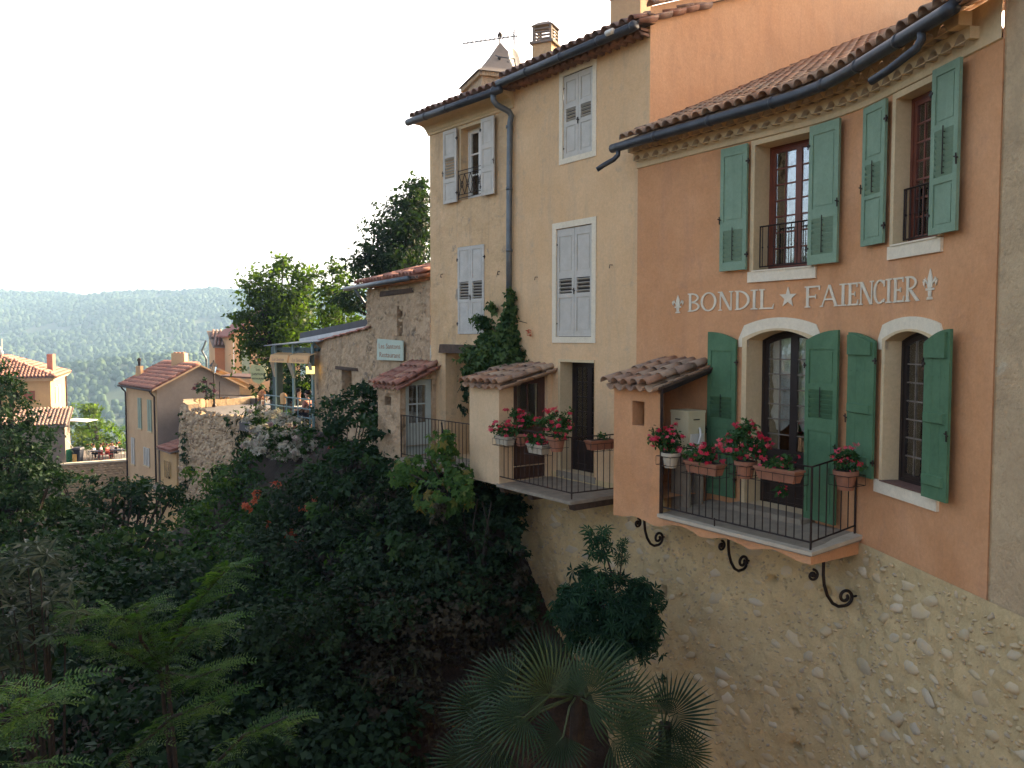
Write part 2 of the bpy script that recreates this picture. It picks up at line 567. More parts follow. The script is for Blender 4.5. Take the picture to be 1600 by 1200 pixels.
M['white_cloth'] = pmat('white_cloth', (.74, .72, .68), None, 20, .9)
M['red_paint'] = pmat('red_painted_metal', (.42, .04, .03), None, 5, .5)
M['blue_black'] = pmat('blue_black_plastic', (.015, .02, .035), None, 5, .5)
M['play_green'] = pmat('bright_green_sheet', (.02, .22, .11), None, 5, .5)
M['ochre'] = pmat('ochre_card', (.50, .33, .12), None, 5, .8)
# foliage
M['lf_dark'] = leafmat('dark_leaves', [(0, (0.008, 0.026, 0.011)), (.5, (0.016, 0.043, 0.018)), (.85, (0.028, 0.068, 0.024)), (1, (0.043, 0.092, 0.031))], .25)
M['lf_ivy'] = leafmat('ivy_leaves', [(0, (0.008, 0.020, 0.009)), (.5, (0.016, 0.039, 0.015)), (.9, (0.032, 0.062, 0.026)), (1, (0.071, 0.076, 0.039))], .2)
M['lf_dry'] = leafmat('dry_brown_creeper', [(0, (0.025, 0.020, 0.013)), (.5, (0.043, 0.035, 0.021)), (1, (0.071, 0.062, 0.039))], .2)
M['lf_mid'] = leafmat('green_leaves', [(0, (0.017, 0.046, 0.014)), (.5, (0.032, 0.080, 0.021)), (1, (0.064, 0.134, 0.035))], .35)
M['lf_bright'] = leafmat('bright_leaves', [(0, (0.037, 0.081, 0.015)), (.5, (0.062, 0.118, 0.022)), (1, (0.105, 0.161, 0.037))], .45)
M['lf_frond'] = leafmat('pinnate_leaves', [(0, (0.028, 0.074, 0.019)), (.5, (0.043, 0.105, 0.025)), (1, (0.074, 0.149, 0.037))], .35)
M['lf_plane'] = leafmat('plane_tree_leaves', [(0, (.014, .032, .012)), (.5, (.026, .054, .017)), (1, (.055, .095, .026))], .5, tcol=(2.3, 2.4, .5))
M['lf_tree'] = leafmat('dark_tree_leaves', [(0, (.009, .022, .011)), (.5, (.016, .036, .016)), (1, (.034, .066, .026))], .35)
M['lf_grape'] = leafmat('vine_leaves', [(0, (0.036, 0.092, 0.027)), (.55, (0.071, 0.151, 0.039)), (.85, (0.107, 0.184, 0.046)), (.93, (0.200, 0.184, 0.054)), (1, (0.214, 0.126, 0.046))], .4)
M['lf_loquat'] = leafmat('long_grey_green_leaves', [(0, (.010, .020, .009)), (.5, (.020, .034, .016)), (1, (.045, .056, .030))], .2)
M['lf_fig'] = leafmat('fingered_leaves', [(0, (0.010, 0.034, 0.018)), (.5, (0.017, 0.054, 0.026)), (1, (0.032, 0.080, 0.035))], .25)
M['lf_fig_o'] = leafmat_obj('fingered_leaf', [(0, (0.013, 0.042, 0.021)), (.5, (0.022, 0.065, 0.031)), (1, (0.039, 0.096, 0.043))], .25)
M['lf_loq_o'] = leafmat_obj('long_leaf', [(0, (.014, .026, .012)), (.5, (.026, .042, .019)), (1, (.055, .068, .034))], .2)
M['lf_frond_o'] = leafmat_obj('pinnate_frond', [(0, (.030, .075, .022)), (.5, (.055, .120, .032)), (1, (.105, .175, .05))], .25)
M['lf_palm'] = leafmat_obj('palm_frond', [(0, (.016, .034, .018)), (.55, (.028, .055, .026)), (.9, (.05, .082, .034)), (1, (.10, .095, .045))], .15, .5)
M['lf_pot'] = leafmat('geranium_leaves', [(0, (0.014, 0.050, 0.014)), (.5, (0.029, 0.084, 0.024)), (1, (0.057, 0.126, 0.035))], .25)
M['fl_red'] = leafmat('pink_red_blossoms', [(0, (.55, .02, .05)), (.5, (.70, .05, .10)), (1, (.80, .16, .20))], .25, .6, .2, (1.2, .8, .8))
M['fl_orange'] = leafmat('orange_trumpets', [(0, (.50, .10, .05)), (1, (.62, .20, .10))], .3, .6, .2, (1.2, .9, .8))
M['fl_white'] = leafmat('white_blossoms', [(0, (.36, .33, .25)), (.7, (.58, .54, .42)), (1, (.48, .28, .26))], .2, .7, .2, (1, 1, 1))
M['forest'] = leafmat('forest_canopy', [(0, (.022, .045, .022)), (.4, (.035, .07, .03)), (.8, (.065, .105, .045)), (1, (.10, .135, .07))], .1, .8, .1)

# ================================================================== large structure
def wall_strip(mb, W, u0, u1, zb, zt, ops=(), du=.2, v=0.0):
    us = set(np.linspace(u0, u1, max(2, int((u1 - u0) / du))).round(4))
    for o in ops:
        us |= set(np.linspace(o['u0'], o['u1'], 15 if o.get('rise') else 3).round(4))
    us = [u for u in sorted(us) if u0 - 1e-6 <= u <= u1 + 1e-6]
    us = [u for i, u in enumerate(us) if i == 0 or u - us[i - 1] > 1e-3]
    def top(o, u):
        k = 2 * (u - o['u0']) / (o['u1'] - o['u0']) - 1
        return o['z1'] + o.get('rise', 0) * (1 - k * k)
    for a, b in zip(us, us[1:]):
        m = (a + b) / 2
        zs = [(zb(a), zb(b))]
        for o in sorted([o for o in ops if o['u0'] < m < o['u1']], key=lambda o: o['z0']):
            zs.append((o['z0'], o['z0']))
            zs.append((top(o, a), top(o, b)))
        zs.append((zt(a), zt(b)))
        for i in range(0, len(zs), 2):
            (ca, cb), (da, db) = zs[i], zs[i + 1]
            mb.quad(W.p(a, v, ca), W.p(b, v, cb), W.p(b, v, db), W.p(a, v, da))

def body_behind(mb, W, u0, u1, depth, z0, z1):
    """back and side walls that close a house behind its front"""
    a, b = W.p(u0, 0, 0), W.p(u1, 0, 0)
    c, d = W.p(u0, -depth, 0), W.p(u1, -depth, 0)
    for p, q in ((a, c), (c, d), (d, b)):
        mb.quad((p.x, p.y, z0), (q.x, q.y, z0), (q.x, q.y, z1), (p.x, p.y, z1))

def top_fn(w, h, rise):
    return lambda x: h + rise * (1 - (2 * x / w - 1) ** 2)

def surround(parent, F, w, h, rise, band, depth, mat, proud=.02, bands='LTR', name='window_surround', botband=None, tband=None):
    """flat band round an opening (proud of the wall) and the reveal behind it"""
    n = 14
    T = top_fn(w, h, rise)
    zlow = h - .10 if name == 'arch_band' else 0
    inner = [(0, zlow)] + [(w * i / n, T(w * i / n)) for i in range(n + 1)] + [(w, zlow)]
    bl = band if 'L' in bands else .002
    br = band if 'R' in bands else .002
    bt = (band if tband is None else tband) if 'T' in bands else .002
    def out(x, z):
        k = x / w
        return (x - bl * (1 - k) + br * k, z + bt)
    outer = [(-bl, zlow)] + [out(x, z) for x, z in inner[1:-1]] + [(w + br, zlow)]
    if name == 'arch_band': outer[1], outer[-2] = (-bl, h + .02), (w + br, h + .02)
    mb = MB()
    for (a, b, c, d) in [(inner[i], inner[i + 1], outer[i + 1], outer[i]) for i in range(len(inner) - 1)]:
        P = lambda q, y: F @ Vector((q[0], y, q[1]))
        mb.quad(P(a, -proud), P(b, -proud), P(c, -proud), P(d, -proud))
        mb.quad(P(d, -proud), P(c, -proud), P(c, .01), P(d, .01))
        mb.quad(P(a, -proud), P(a, depth), P(b, depth), P(b, -proud))
    if botband:
        mb.box(-bl, w + br, -proud - .002, .01, -botband, 0, F)
    if not zlow: mb.quad(F @ Vector((0, -.0, 0)), F @ Vector((w, 0, 0)), F @ Vector((w, depth, 0)), F @ Vector((0, depth, 0)))
    o = mb.make(name, mat, parent)
    return o

def window(parent, F, w, h, rise, depth, mat, nx=2, nz=6, leaves=2, kick=0.0, name='window', stile=.055, bar=.02, room=True, glass='glass', munt=None):
    """glazed casements set back in an opening: frame mesh as the part, each pane a sub-part"""
    T = top_fn(w, h, rise)
    mb = MB()
    y = depth - .06
    e = .045
    z0 = .0
    mb.prism([(0, z0), (e, z0), (e, T(e) - e), (0, T(0))], y, y + .07, F)
    mb.prism([(w - e, z0), (w, z0), (w, T(w)), (w - e, T(w - e) - e)], y, y + .07, F)
    n = 12 if rise else 1
    for i in range(n):
        a, b = w * i / n, w * (i + 1) / n
        mb.prism([(a, T(a) - e), (b, T(b) - e), (b, T(b)), (a, T(a))], y + .002, y + .068, F)
    mb.box(e, w - e, y + .002, y + .068, 0, e, F)
    lw = (w - 2 * e) / leaves
    panes = []
    mu = MB()
    for l in range(leaves):
        xa, xb = e + l * lw, e + (l + 1) * lw
        for x0, x1 in ((xa, xa + stile), (xb - stile, xb)):
            mb.prism([(x0, e), (x1, e), (x1, T(x1) - e), (x0, T(x0) - e)], y + .012, y + .055, F)
        zb = e + stile
        if kick:
            mb.box(xa + stile, xb - stile, y + .02, y + .05, e, kick, F)
            mb.box(xa + stile, xb - stile, y + .008, y + .054, kick - stile * 1.6, kick, F)
            mb.box(xa + stile, xb - stile, y + .008, y + .054, e, e + stile * 1.4, F)
            zb = kick
        else:
            mb.box(xa + stile, xb - stile, y + .010, y + .054, e, zb, F)
        ia, ib = xa + stile, xb - stile
        m = 6 if rise else 1
        for i in range(m):
            a, b = ia + (ib - ia) * i / m, ia + (ib - ia) * (i + 1) / m
            mb.prism([(a, T(a) - e - stile), (b, T(b) - e - stile), (b, T(b) - e), (a, T(a) - e)], y + .014, y + .053, F)
        zt = h - e - stile if not rise else T(ia if l == 0 else ib) - e - stile
        rows = [zb + (zt - zb) * k / nz for k in range(nz + 1)]
        cols = [ia + (ib - ia) * k / nx for k in range(nx + 1)]
        for k in range(1, nz):
            mu.box(ia, ib, y + .018, y + .045, rows[k] - bar / 2, rows[k] + bar / 2, F)
        for k in range(1, nx):
            c = cols[k]
            mu.box(c - bar / 2, c + bar / 2, y + .020, y + .043, zb, T(c) - e - stile, F)
        for i in range(nx):
            for k in range(nz):
                x0, x1 = cols[i] + bar / 2, cols[i + 1] - bar / 2
                a, b = rows[k] + bar / 2, rows[k + 1] - bar / 2
                if k == nz - 1:
                    panes.append([(x0, a), (x1, a), (x1, T(x1) - e - stile), (x0, T(x0) - e - stile)])
                else:
                    panes.append([(x0, a), (x1, a), (x1, b), (x0, b)])
    wo = mb.make(name, mat, parent)
    if mu.v: mu.make('muntins', munt or mat, wo)
    for poly in panes:
        p = MB()
        tilt = rng.uniform(-.003, .003)
        p.prism(poly, y + .030 + tilt, y + .034 + tilt, F)
        p.make('pane', M[glass], wo)
    if room:
        r = MB()
        q = F @ Matrix.Translation((0, depth + .03, 0))
        d = 2.4
        P = lambda x, yy, z: q @ Vector((x, yy, z))
        x0, x1, zz, zu = -.5, w + .5, -.02, h + rise + .3
        r.quad(P(x0, d, zz), P(x1, d, zz), P(x1, d, zu), P(x0, d, zu))
        r.quad(P(x0, 0, zz), P(x0, d, zz), P(x0, d, zu), P(x0, 0, zu))
        r.quad(P(x1, 0, zz), P(x1, d, zz), P(x1, d, zu), P(x1, 0, zu))
        r.quad(P(x0, 0, zz), P(x1, 0, zz), P(x1, d, zz), P(x0, d, zz))
        r.quad(P(x0, 0, zu), P(x1, 0, zu), P(x1, d, zu), P(x0, d, zu))
        r.make('room_behind', M['room'], wo)
    return wo

def shutter(parent, F, w, h, mat, bands, arch=None, rise=0, rod=True, battens=None, label=None, hinge=None, ironm='green'):
    """bands: (kind, z0, z1) fractions; 'p' sunk panel, 'l' louvres. slab stands outward (-y)"""
    if arch == 'L':      # hinge on the right, high at left
        T = lambda x: h + rise * (1 - (x / w) ** 2)
    elif arch == 'R':
        T = lambda x: h + rise * (1 - (1 - x / w) ** 2)
    else:
        T = lambda x: h
    s = .065
    mb = MB()
    n = 8 if arch else 1
    if battens:
        for i in range(3):
            a, b = w * i / 3 + .0015, w * (i + 1) / 3 - .0015
            poly = [(a, 0), (b, 0)] + [(a + (b - a) * k / n, T(a + (b - a) * k / n)) for k in range(n, -1, -1)]
            mb.prism(poly, -.032, 0, F)
    else:
        zs = sorted({0, 1} | {z for k, a, b in bands for z in (a, b)})
        mb.prism([(0, 0), (s, 0), (s, T(s)), (0, T(0))], -.036, 0, F)
        mb.prism([(w - s, 0), (w, 0), (w, T(w)), (w - s, T(w - s))], -.036, 0, F)
        lo = 0
        for k, a, b in sorted(bands, key=lambda q: q[1]):
            mb.box(s, w - s, -.035, -.001, lo * h, a * h, F)
            lo = b
        poly = [(s, lo * h), (w - s, lo * h)] + [(s + (w - 2 * s) * (1 - i / n), T(s + (w - 2 * s) * (1 - i / n))) for i in range(n + 1)]
        mb.prism(poly, -.035, -.001, F)
    so = mb.make('shutter', mat, parent)
    if label: so['label'] = label
    for k, a, b in bands:
        if k == 'p':
            p = MB()
            p.box(s - .004, w - s + .004, -.022, -.006, a * h - .004, b * h + .004, F)
            p.box(s + .03, w - s - .03, -.028, -.021, a * h + .03, b * h - .03, F)
            p.make('panel', mat, so)
        else:
            cnt = max(4, int(round((b - a) * h / .062)))
            for i in range(cnt):
                zc = a * h + (b - a) * h * (i + .5) / cnt
                p = MB()
                Q = F @ Matrix.Translation((0, -.018, zc)) @ Matrix.Rotation(R(-62 if ironm == 'green' and rod else -32), 4, 'X')
                p.box(s - .003, w - s + .003, -.036 if rod else -.022, .036 if rod else .022, -.004, .004, Q)
                p.make('slat', mat, so)
            if rod:
                p = MB()
                p.tube([F @ Vector((w * .5, -.048, a * h + .02)), F @ Vector((w * .5, -.048, b * h + .03))], .006, 5)
                for i in range(0, cnt, 1):
                    zc = a * h + (b - a) * h * (i + .5) / cnt
                    p.box(w * .5 - .004, w * .5 + .012, -.05, -.03, zc - .003, zc + .003, F)
                p.make('louvre_rod', M['iron'] if ironm == 'green' else mat, so)
    if battens:
        for z in battens:
            p = MB()
            top = z > .8
            x0, x1 = .025, w - .045
            if top:
                zz = [h * z + .0, None]
                poly = [(x0, h * z), (x1, h * z)] + [(x0 + (x1 - x0) * (1 - i / n), T(x0 + (x1 - x0) * (1 - i / n)) - .03) for i in range(n + 1)]
                p.prism(poly, -.062, -.031, F)
            else:
                b0, b1 = h * z - .06, h * z + .06
                vs = [(x0, -.031, b0), (x1, -.031, b0), (x1, -.031, b1), (x0, -.031, b1),
                      (x0 + .012, -.060, b0 + .012), (x1 - .012, -.060, b0 + .012), (x1 - .012, -.060, b1 - .012), (x0 + .012, -.060, b1 - .012)]
                p.hexa([F @ Vector(q) for q in vs[:4]], [F @ Vector(q) for q in vs[4:]])
            p.make('batten', mat, so)
        p = MB()
        for zz in (.16, .78):
            for k in range(4):
                p.lathe([(.008, 0), (.005, .006)], 6, (0, 0, 0), F @ Matrix.Translation((w * (k + .6) / 4.4, -.032, h * zz)) @ Matrix.Rotation(R(90), 4, 'X'))
        p.make('rivet_row', mat, so)
    if hinge:
        for zz in (.12, .86):
            p = MB()
            x = w if hinge == 'R' else 0
            sg = 1 if hinge == 'R' else -1
            p.box(min(x - .02 * sg, x + .035 * sg), max(x - .02 * sg, x + .035 * sg), -.045, -.02, h * zz - .012, h * zz + .012, F)
            p.tube([F @ Vector((x + .02 * sg, -.035, h * zz - .04)), F @ Vector((x + .02 * sg, -.035, h * zz + .035))], .010, 6)
            p.make('hinge', M['iron'], so)
        p = MB()
        x = 0 if hinge == 'R' else w
        zz = h * .42
        p.tube([F @ Vector((x, -.045, zz - .06)), F @ Vector((x, -.05, zz + .05))], .008, 5)
        p.tube([F @ Vector((x - .03, -.05, zz + .02)), F @ Vector((x + .03, -.05, zz))], .008, 5)
        p.make('latch', M['iron'], so)
    return so

def tile_proto(r0=.088, r1=.074, L=.43, th=.013, n=8, flip=False):
    """half-round tile along +y, low end at y=0"""
    V, Fs = [], []
    for y, r in ((0, r0), (L, r1)):
        for rr in (r, r - th):
            for k in range(n + 1):
                a = math.pi * k / n
                V.append((rr * math.cos(a), y, rr * math.sin(a) * (-1 if flip else 1)))
    m = n + 1
    for k in range(n):
        Fs.append((k, k + 1, 2 * m + k + 1, 2 * m + k))
        Fs.append((m + k, 3 * m + k, 3 * m + k + 1, m + k + 1))
        Fs.append((k, m + k, m + k + 1, k + 1))
        Fs.append((2 * m + k, 2 * m + k + 1, 3 * m + k + 1, 3 * m + k))
    Fs += [(0, 2 * m, 3 * m, m), (n, m + n, 3 * m + n, 2 * m + n)]
    return V, Fs

TV, TF = tile_proto()
CV, CF = tile_proto(.080, .088, .43, flip=True)
def mesh_of(name, V, Fs, mat, smooth=False):
    me = bpy.data.meshes.new(name)
    me.from_pydata([tuple(v) for v in V], [], Fs)
    if smooth: me.shade_smooth()
    me.materials.append(mat)
    return me

def tile_frames(posfn, n_rows, slope, sp=.2, course=.34, jit=.02, s0=0, zj=.004):
    """posfn(s) -> list of (point, tangent, uphill_horizontal); returns cover and channel matrices by row"""
    cov, cha = [], []
    ang = math.atan(slope)
    for j in range(n_rows):
        s = s0 + j * course * math.cos(ang)
        for i, (P, t, g) in enumerate(posfn(s)):
            up = Vector((g.x * math.cos(ang), g.y * math.cos(ang), math.sin(ang)))
            up = (up + Vector((0, 0, -.03))).normalized()
            z = t.cross(up).normalized()
            for lst, off, dz in ((cov, 0, .045), (cha, .5, .02)):
                x = (t + up * rng.normal(0, jit)).normalized()
                y = z.cross(x).normalized()
                Q = P + t * sp * off + z * (dz + rng.uniform(-zj, zj)) + up * rng.uniform(-.012, .012)
                lst.append(Matrix(((x.x, y.x, z.x, Q.x), (x.y, y.y, z.y, Q.y), (x.z, y.z, z.z, Q.z), (0, 0, 0, 1))))
    return cov, cha

def plane_rows(O, t, g, width, slope, sp=.2):
    """plain rectangular roof: O lower-left point, t along eave, g uphill (horizontal unit)"""
    n = int(width / sp)
    def fn(s):
        return [(O + t * (sp * (i + .5)) + g * s + Vector((0, 0, slope * s)), t, g) for i in range(n)]
    return fn

def put_tiles(parent, cov, cha, n_ind, mat_o, mat_j, name='roof_tile', far=None):
    me = mesh_of('clay_tile_cover', TV, TF, mat_o, True) if n_ind else None
    mc = mesh_of('clay_tile_channel', CV, CF, mat_o, True) if n_ind else None
    half = n_ind // 2
    for Q in cov[:n_ind - min(half, len(cha))]: inst(name, me, None, parent, Q)
    for Q in cha[:min(half, len(cha))]: inst(name, mc, None, parent, Q)
    rest = [(TV, TF, cov[n_ind - min(half, len(cha)):]), (CV, CF, cha[min(half, len(cha)):])]
    for V, Fs, L in rest:
        if L:
            joined('roof_tiling', V, Fs, [np.array(q) for q in L], rng.random(len(L)), mat_j, parent, 'stuff', True)

# ------------------------------------------------------------------ ORANGE HOUSE
zc = lambda u: 2.76
house = thing('orange_house', 'orange plastered pottery shop with white lettering, green shutters and a cream scalloped cornice', 'house', WA.p(3.0, 0, -2.53))
A1 = dict(u0=2.455, u1=3.443, z0=.94, z1=2.68)
A2 = dict(u0=4.97, u1=5.80, z0=1.05, z1=2.68)
A3 = dict(u0=2.36, u1=3.46, z0=-2.36, z1=-.03, rise=.14)
A4 = dict(u0=4.86, u1=5.79, z0=-1.66, z1=-.035, rise=.115)
mb = MB()
wall_strip(mb, WA, 0.0, 6.675, lambda u: -2.53, lambda u: 2.76, (A1, A2, A3, A4), .18)
mb.quad(WA.p(6.675, 0, -2.53), WA.p(6.675, -.08, -2.53), WA.p(6.675, -.08, 2.76), WA.p(6.675, 0, 2.76))
wo = mb.make('wall', M['orange'], house)
mb = MB()
wall_strip(mb, WA, 0.0, 6.675, lambda u: 2.77, lambda u: 3.18, (), .18, .022)
for a, b in zip(np.linspace(0, 6.675, 36)[:-1], np.linspace(0, 6.675, 36)[1:]):
    mb.quad(WA.p(a, .022, 2.77), WA.p(b, .022, 2.77), WA.p(b, -.02, 2.755), WA.p(a, -.02, 2.755))
mb.make('cornice', M['cream'], house)
body = MB()
body_behind(body, WA, 0.02, 6.67, 9, -14, 3.1)
body.make('rear_wall', M['orange_side'], house)

# scalloped double row of tile ends
GV, GF = tile_proto(.084, .084, .20, .012, 8)
gme = mesh_of('cornice_tile', GV, GF, M['genoise'], True)
fill = MB()
for row, (z, v0, v1, zt, off) in enumerate(((2.870, 0.0, .12, 2.985, .0), (2.990, .10, .24, 3.12, .5))):
    cen = np.arange(.11 + off * .218, 6.25, .218)
    ops = [dict(u0=c - .088, u1=c + .088, z0=z - .01, z1=z + .004, rise=.082) for c in cen]
    wall_strip(fill, WA, .02, 6.36, lambda u: z, lambda u: zt, ops, .3, v1)
    edges = [.02] + [q for c in cen for q in (c - .088, c + .088)] + [6.36]
    for a, b in zip(edges[::2], edges[1::2]):
        fill.quad(WA.p(a, v0, z), WA.p(b, v0, z), WA.p(b, v1, z), WA.p(a, v1, z))
    for q in (.02, 6.36): fill.quad(WA.p(q, v0, z), WA.p(q, v1, z), WA.p(q, v1, zt), WA.p(q, v0, zt))
    for c in cen:
        F, _ = WA.chord(c - .05, c + .05, v1 - .004, z + rng.uniform(-.003, .003))
        inst('cornice_tile', gme, None, house, F @ Matrix.Translation((.05, 0, 0)) @ Matrix.Rotation(rng.uniform(-.03, .03), 4, 'Z'))
for a, b in zip(np.linspace(.02, 6.36, 33)[:-1], np.linspace(.02, 6.36, 33)[1:]):
    fill.quad(WA.p(a, .12, 2.985), WA.p(b, .12, 2.985), WA.p(b, .12, 3.0), WA.p(a, .12, 3.0))
    fill.quad(WA.p(a, .24, 3.12), WA.p(b, .24, 3.12), WA.p(b, .40, 3.10), WA.p(a, .40, 3.10))
fill.make('cornice_infill', M['cream'], house)
# roof sheet and tiles
EZ, EV, SL = 3.125, .42, .44
roof = MB()
us = np.linspace(0, 6.75, 36)
for a, b in zip(us[:-1], us[1:]):
    for s0, s1 in zip(np.linspace(0, 8.6, 8)[:-1], np.linspace(0, 8.6, 8)[1:]):
        roof.quad(WA.p(a, EV - s0, EZ + SL * s0), WA.p(b, EV - s0, EZ + SL * s0), WA.p(b, EV - s1, EZ + SL * s1), WA.p(a, EV - s1, EZ + SL * s1))
    roof.quad(WA.p(a, EV, EZ), WA.p(b, EV, EZ), WA.p(b, EV, EZ - .03), WA.p(a, EV, EZ - .03))
    roof.quad(WA.p(a, EV, EZ - .03), WA.p(b, EV, EZ - .03), WA.p(b, .28, EZ - .01), WA.p(a, .28, EZ - .01))
ro = roof.make('roof', M['beam'], house)
def arc_rows(s):
    v = EV - s
    g = np.linspace(0.02, 6.75, 160)
    P = [WA.p(u, v, EZ + SL * s) for u in g]
    cum = np.concatenate([[0], np.cumsum([(b - a).length for a, b in zip(P, P[1:])])])
    out = []
    for a in np.arange(.1, cum[-1], .2):
        u = float(np.interp(a, cum, g))
        i = WA.seg(u)
        # smooth tangent
        A, B = WA.p(max(u - .12, 0), v, 0), WA.p(min(u + .12, 6.8), v, 0)
        t = (B - A).normalized()
        out.append((WA.p(u, v, EZ + SL * s), t, Vector((-t.y, t.x, 0))))
    return out
cov, cha = tile_frames(arc_rows, 20, SL, jit=.03)
order = lambda L: L
# tiles nearest the eave in view come first
put_tiles(ro, cov, cha, 290, M['tile_obj'], M['tile_join'])

# gutter with its two short spouts
g = MB()
gp = [WA.p(u, .45, 3.055) for u in np.linspace(-.12, 6.60, 48)]
g.tube(gp, .072, 10)
for u in (.9, 2.0, 3.1, 4.1, 4.9, 5.7):
    g.tube([WA.p(u - .03, .45, 3.055), WA.p(u + .03, .45, 3.055)], .080, 10)
gut = g.make('gutter', M['zinc'], house, smooth=True)
g = MB()
g.tube([WA.p(.03, .45, 3.02), WA.p(.03, .45, 2.93), WA.p(-.02, .50, 2.86), WA.p(-.1, .62, 2.78), WA.p(-.17, .72, 2.70)], .04, 8)
g.make('spout', M['zinc'], gut, smooth=True)
g = MB()
g.tube([WA.p(6.1, .45, 3.02), WA.p(6.1, .45, 2.93), WA.p(6.05, .47, 2.86), WA.p(5.75, .58, 2.74), WA.p(5.55, .66, 2.68)], .045, 8)
g.make('spout', M['zinc'], gut, smooth=True)

# window surrounds, windows, sills
def fr(o, v=0):
    F, w = WA.chord(o['u0'], o['u1'], v, o['z0'])
    return F, w, o['z1'] - o['z0']
for o, nm in ((A1, 'upper'), (A2, 'upper')):
    F, w, h = fr(o)
    dp = .32 if o is A1 else .20
    surround(house, F, w, h, 0, .07, dp, M['cream'], .028)
    window(house, F, w, h, 0, dp + .02, M['redwood'], 2, 7, 2, name='window', stile=.05)
    mb = MB()
    mb.box(-.10, w + .06, -.035, .03, -.16, -.012, F)
    mb.box(-.02, w + .01, -.05, .14, -.014, .004, F)
    mb.make('window_sill', M['white_band'], house)
    # iron guard rail in the opening
    mb = MB()
    zt, yy = .62, .10
    mb.tube([F @ Vector((-.0, yy, zt)), F @ Vector((w, yy, zt))], .012, 6)
    mb.tube([F @ Vector((-.0, yy, .06)), F @ Vector((w, yy, .06))], .010, 6)
    for xx in (.004, w - .004): mb.tube([F @ Vector((xx, yy, .05)), F @ Vector((xx, yy, zt + .01))], .010, 6)
    gr = mb.make('window_guard', M['iron'], house)
    for k in range(10):
        x = w * (k + .5) / 10
        mb = MB()
        mb.tube([F @ Vector((x, yy, .06)), F @ Vector((x, yy, zt))], .007, 6)
        mb.lathe([(.004, -.02), (.014, 0), (.004, .02)], 6, (0, 0, 0), F @ Matrix.Translation((x, yy, .33)))
        mb.make('baluster', M['iron'], gr)
F, w, h = fr(A3)
surround(house, F, w, h, A3['rise'], .16, .02, M['white_band'], .022, name='arch_band', tband=.17)
surround(house, F, w, h - .003, A3['rise'] * .98, .085, .335, M['cream'], .030, name='door_surround', tband=.03)
dr = window(house, F, w, h, A3['rise'], .36, M['darkwood'], 2, 7, 2, kick=.78, name='door', stile=.06, bar=.016, munt=M['muntin'])
mb = MB()
mb.box(-.12, w + .10, -.30, .36, -.10, -.002, F)
mb.make('door_step', M['slab'], house)
F4, w4, h4 = fr(A4)
surround(house, F4, w4, h4, A4['rise'], .16, .02, M['white_band'], .022, name='arch_band', tband=.155)
surround(house, F4, w4, h4 - .003, A4['rise'] * .98, .06, .215, M['cream'], .030, tband=.025)
window(house, F4, w4, h4, A4['rise'], .24, M['darkwood'], 2, 7, 2, name='window', stile=.05, bar=.016, munt=M['muntin'])
mb = MB()
mb.box(-.16, w4 + .12, -.035, .0, -.15, -.002, F4)
mb.make('window_sill', M['white_band'], house)
mb = MB()
for k in range(5):
    mb.box(-.02 + (w4 + .02) * k / 5 + .003, -.02 + (w4 + .02) * (k + 1) / 5 - .003, -.05, .17, -.004, .010, F4)
mb.make('tiled_sill', M['tilesill'], house)
# lace curtains
def curtain(F, w, h, x0, x1, z0, z1, y, seed, parent, name='curtain'):
    nx, nz = 26, 30
    mb = MB()
    vs = []
    for k in range(nz + 1):
        for i in range(nx + 1):
            a, b = i / nx, k / nz
            x = x0 + (x1 - x0) * a
            sag = .16 * abs(math.sin(math.pi * a * 1.5)) * (1 - b)
            z = z0 + (z1 - z0) * b - sag + .03 * noise.noise(Vector((a * 4, b * 3, seed)))
            yy = y + .025 * math.sin(a * 24 + 3 * noise.noise(Vector((a * 2, b * 2, seed)))) + .05 * noise.noise(Vector((a * 5, b * 7, seed + 5))) * (1.4 - b)
            vs.append(F @ Vector((x, yy, z)))
    fs = [(k * (nx + 1) + i, k * (nx + 1) + i + 1, (k + 1) * (nx + 1) + i + 1, (k + 1) * (nx + 1) + i) for k in range(nz) for i in range(nx)]
    mb.add(vs, fs)
    return mb.make(name, M['curtain'], parent, smooth=True)
curtain(F, w, h, .10, w * .5, 1.20, 2.38, .42, 1, dr)
curtain(F, w, h, w * .5, w - .1, 1.20, 2.38, .42, 2, dr)
w4o = [o for o in house.children]
curtain(F4, w4, h4, .08, w4 * .55, .90, 1.66, .30, 3, wo, 'curtain')
curtain(F4, w4, h4, .22, w4 * .5, .50, 1.0, .30, 4, wo, 'curtain')
# shutters: upper pairs
def sh(u0, u1, z0, z1, mat, bands, v=.07, **k):
    F, w = WA.chord(u0, u1, v, z0)
    return shutter(house, F, w, z1 - z0, mat, bands, **k)
UB = [('l', .07, .33), ('p', .40, .93)]
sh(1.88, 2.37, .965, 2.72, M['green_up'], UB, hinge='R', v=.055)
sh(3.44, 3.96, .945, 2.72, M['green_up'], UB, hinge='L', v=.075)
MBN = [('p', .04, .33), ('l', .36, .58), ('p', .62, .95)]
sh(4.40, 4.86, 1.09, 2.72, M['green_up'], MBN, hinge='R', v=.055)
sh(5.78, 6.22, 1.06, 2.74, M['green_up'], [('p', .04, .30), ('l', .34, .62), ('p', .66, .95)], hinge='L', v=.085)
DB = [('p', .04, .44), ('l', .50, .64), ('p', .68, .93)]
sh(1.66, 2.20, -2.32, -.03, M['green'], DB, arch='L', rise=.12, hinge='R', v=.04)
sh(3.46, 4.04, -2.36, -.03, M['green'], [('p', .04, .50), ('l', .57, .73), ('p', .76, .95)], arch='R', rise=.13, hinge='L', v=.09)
sh(4.20, 4.75, -1.66, -.04, M['green'], [], arch='L', rise=.11, battens=(.12, .50, .90), hinge='R', v=.06)
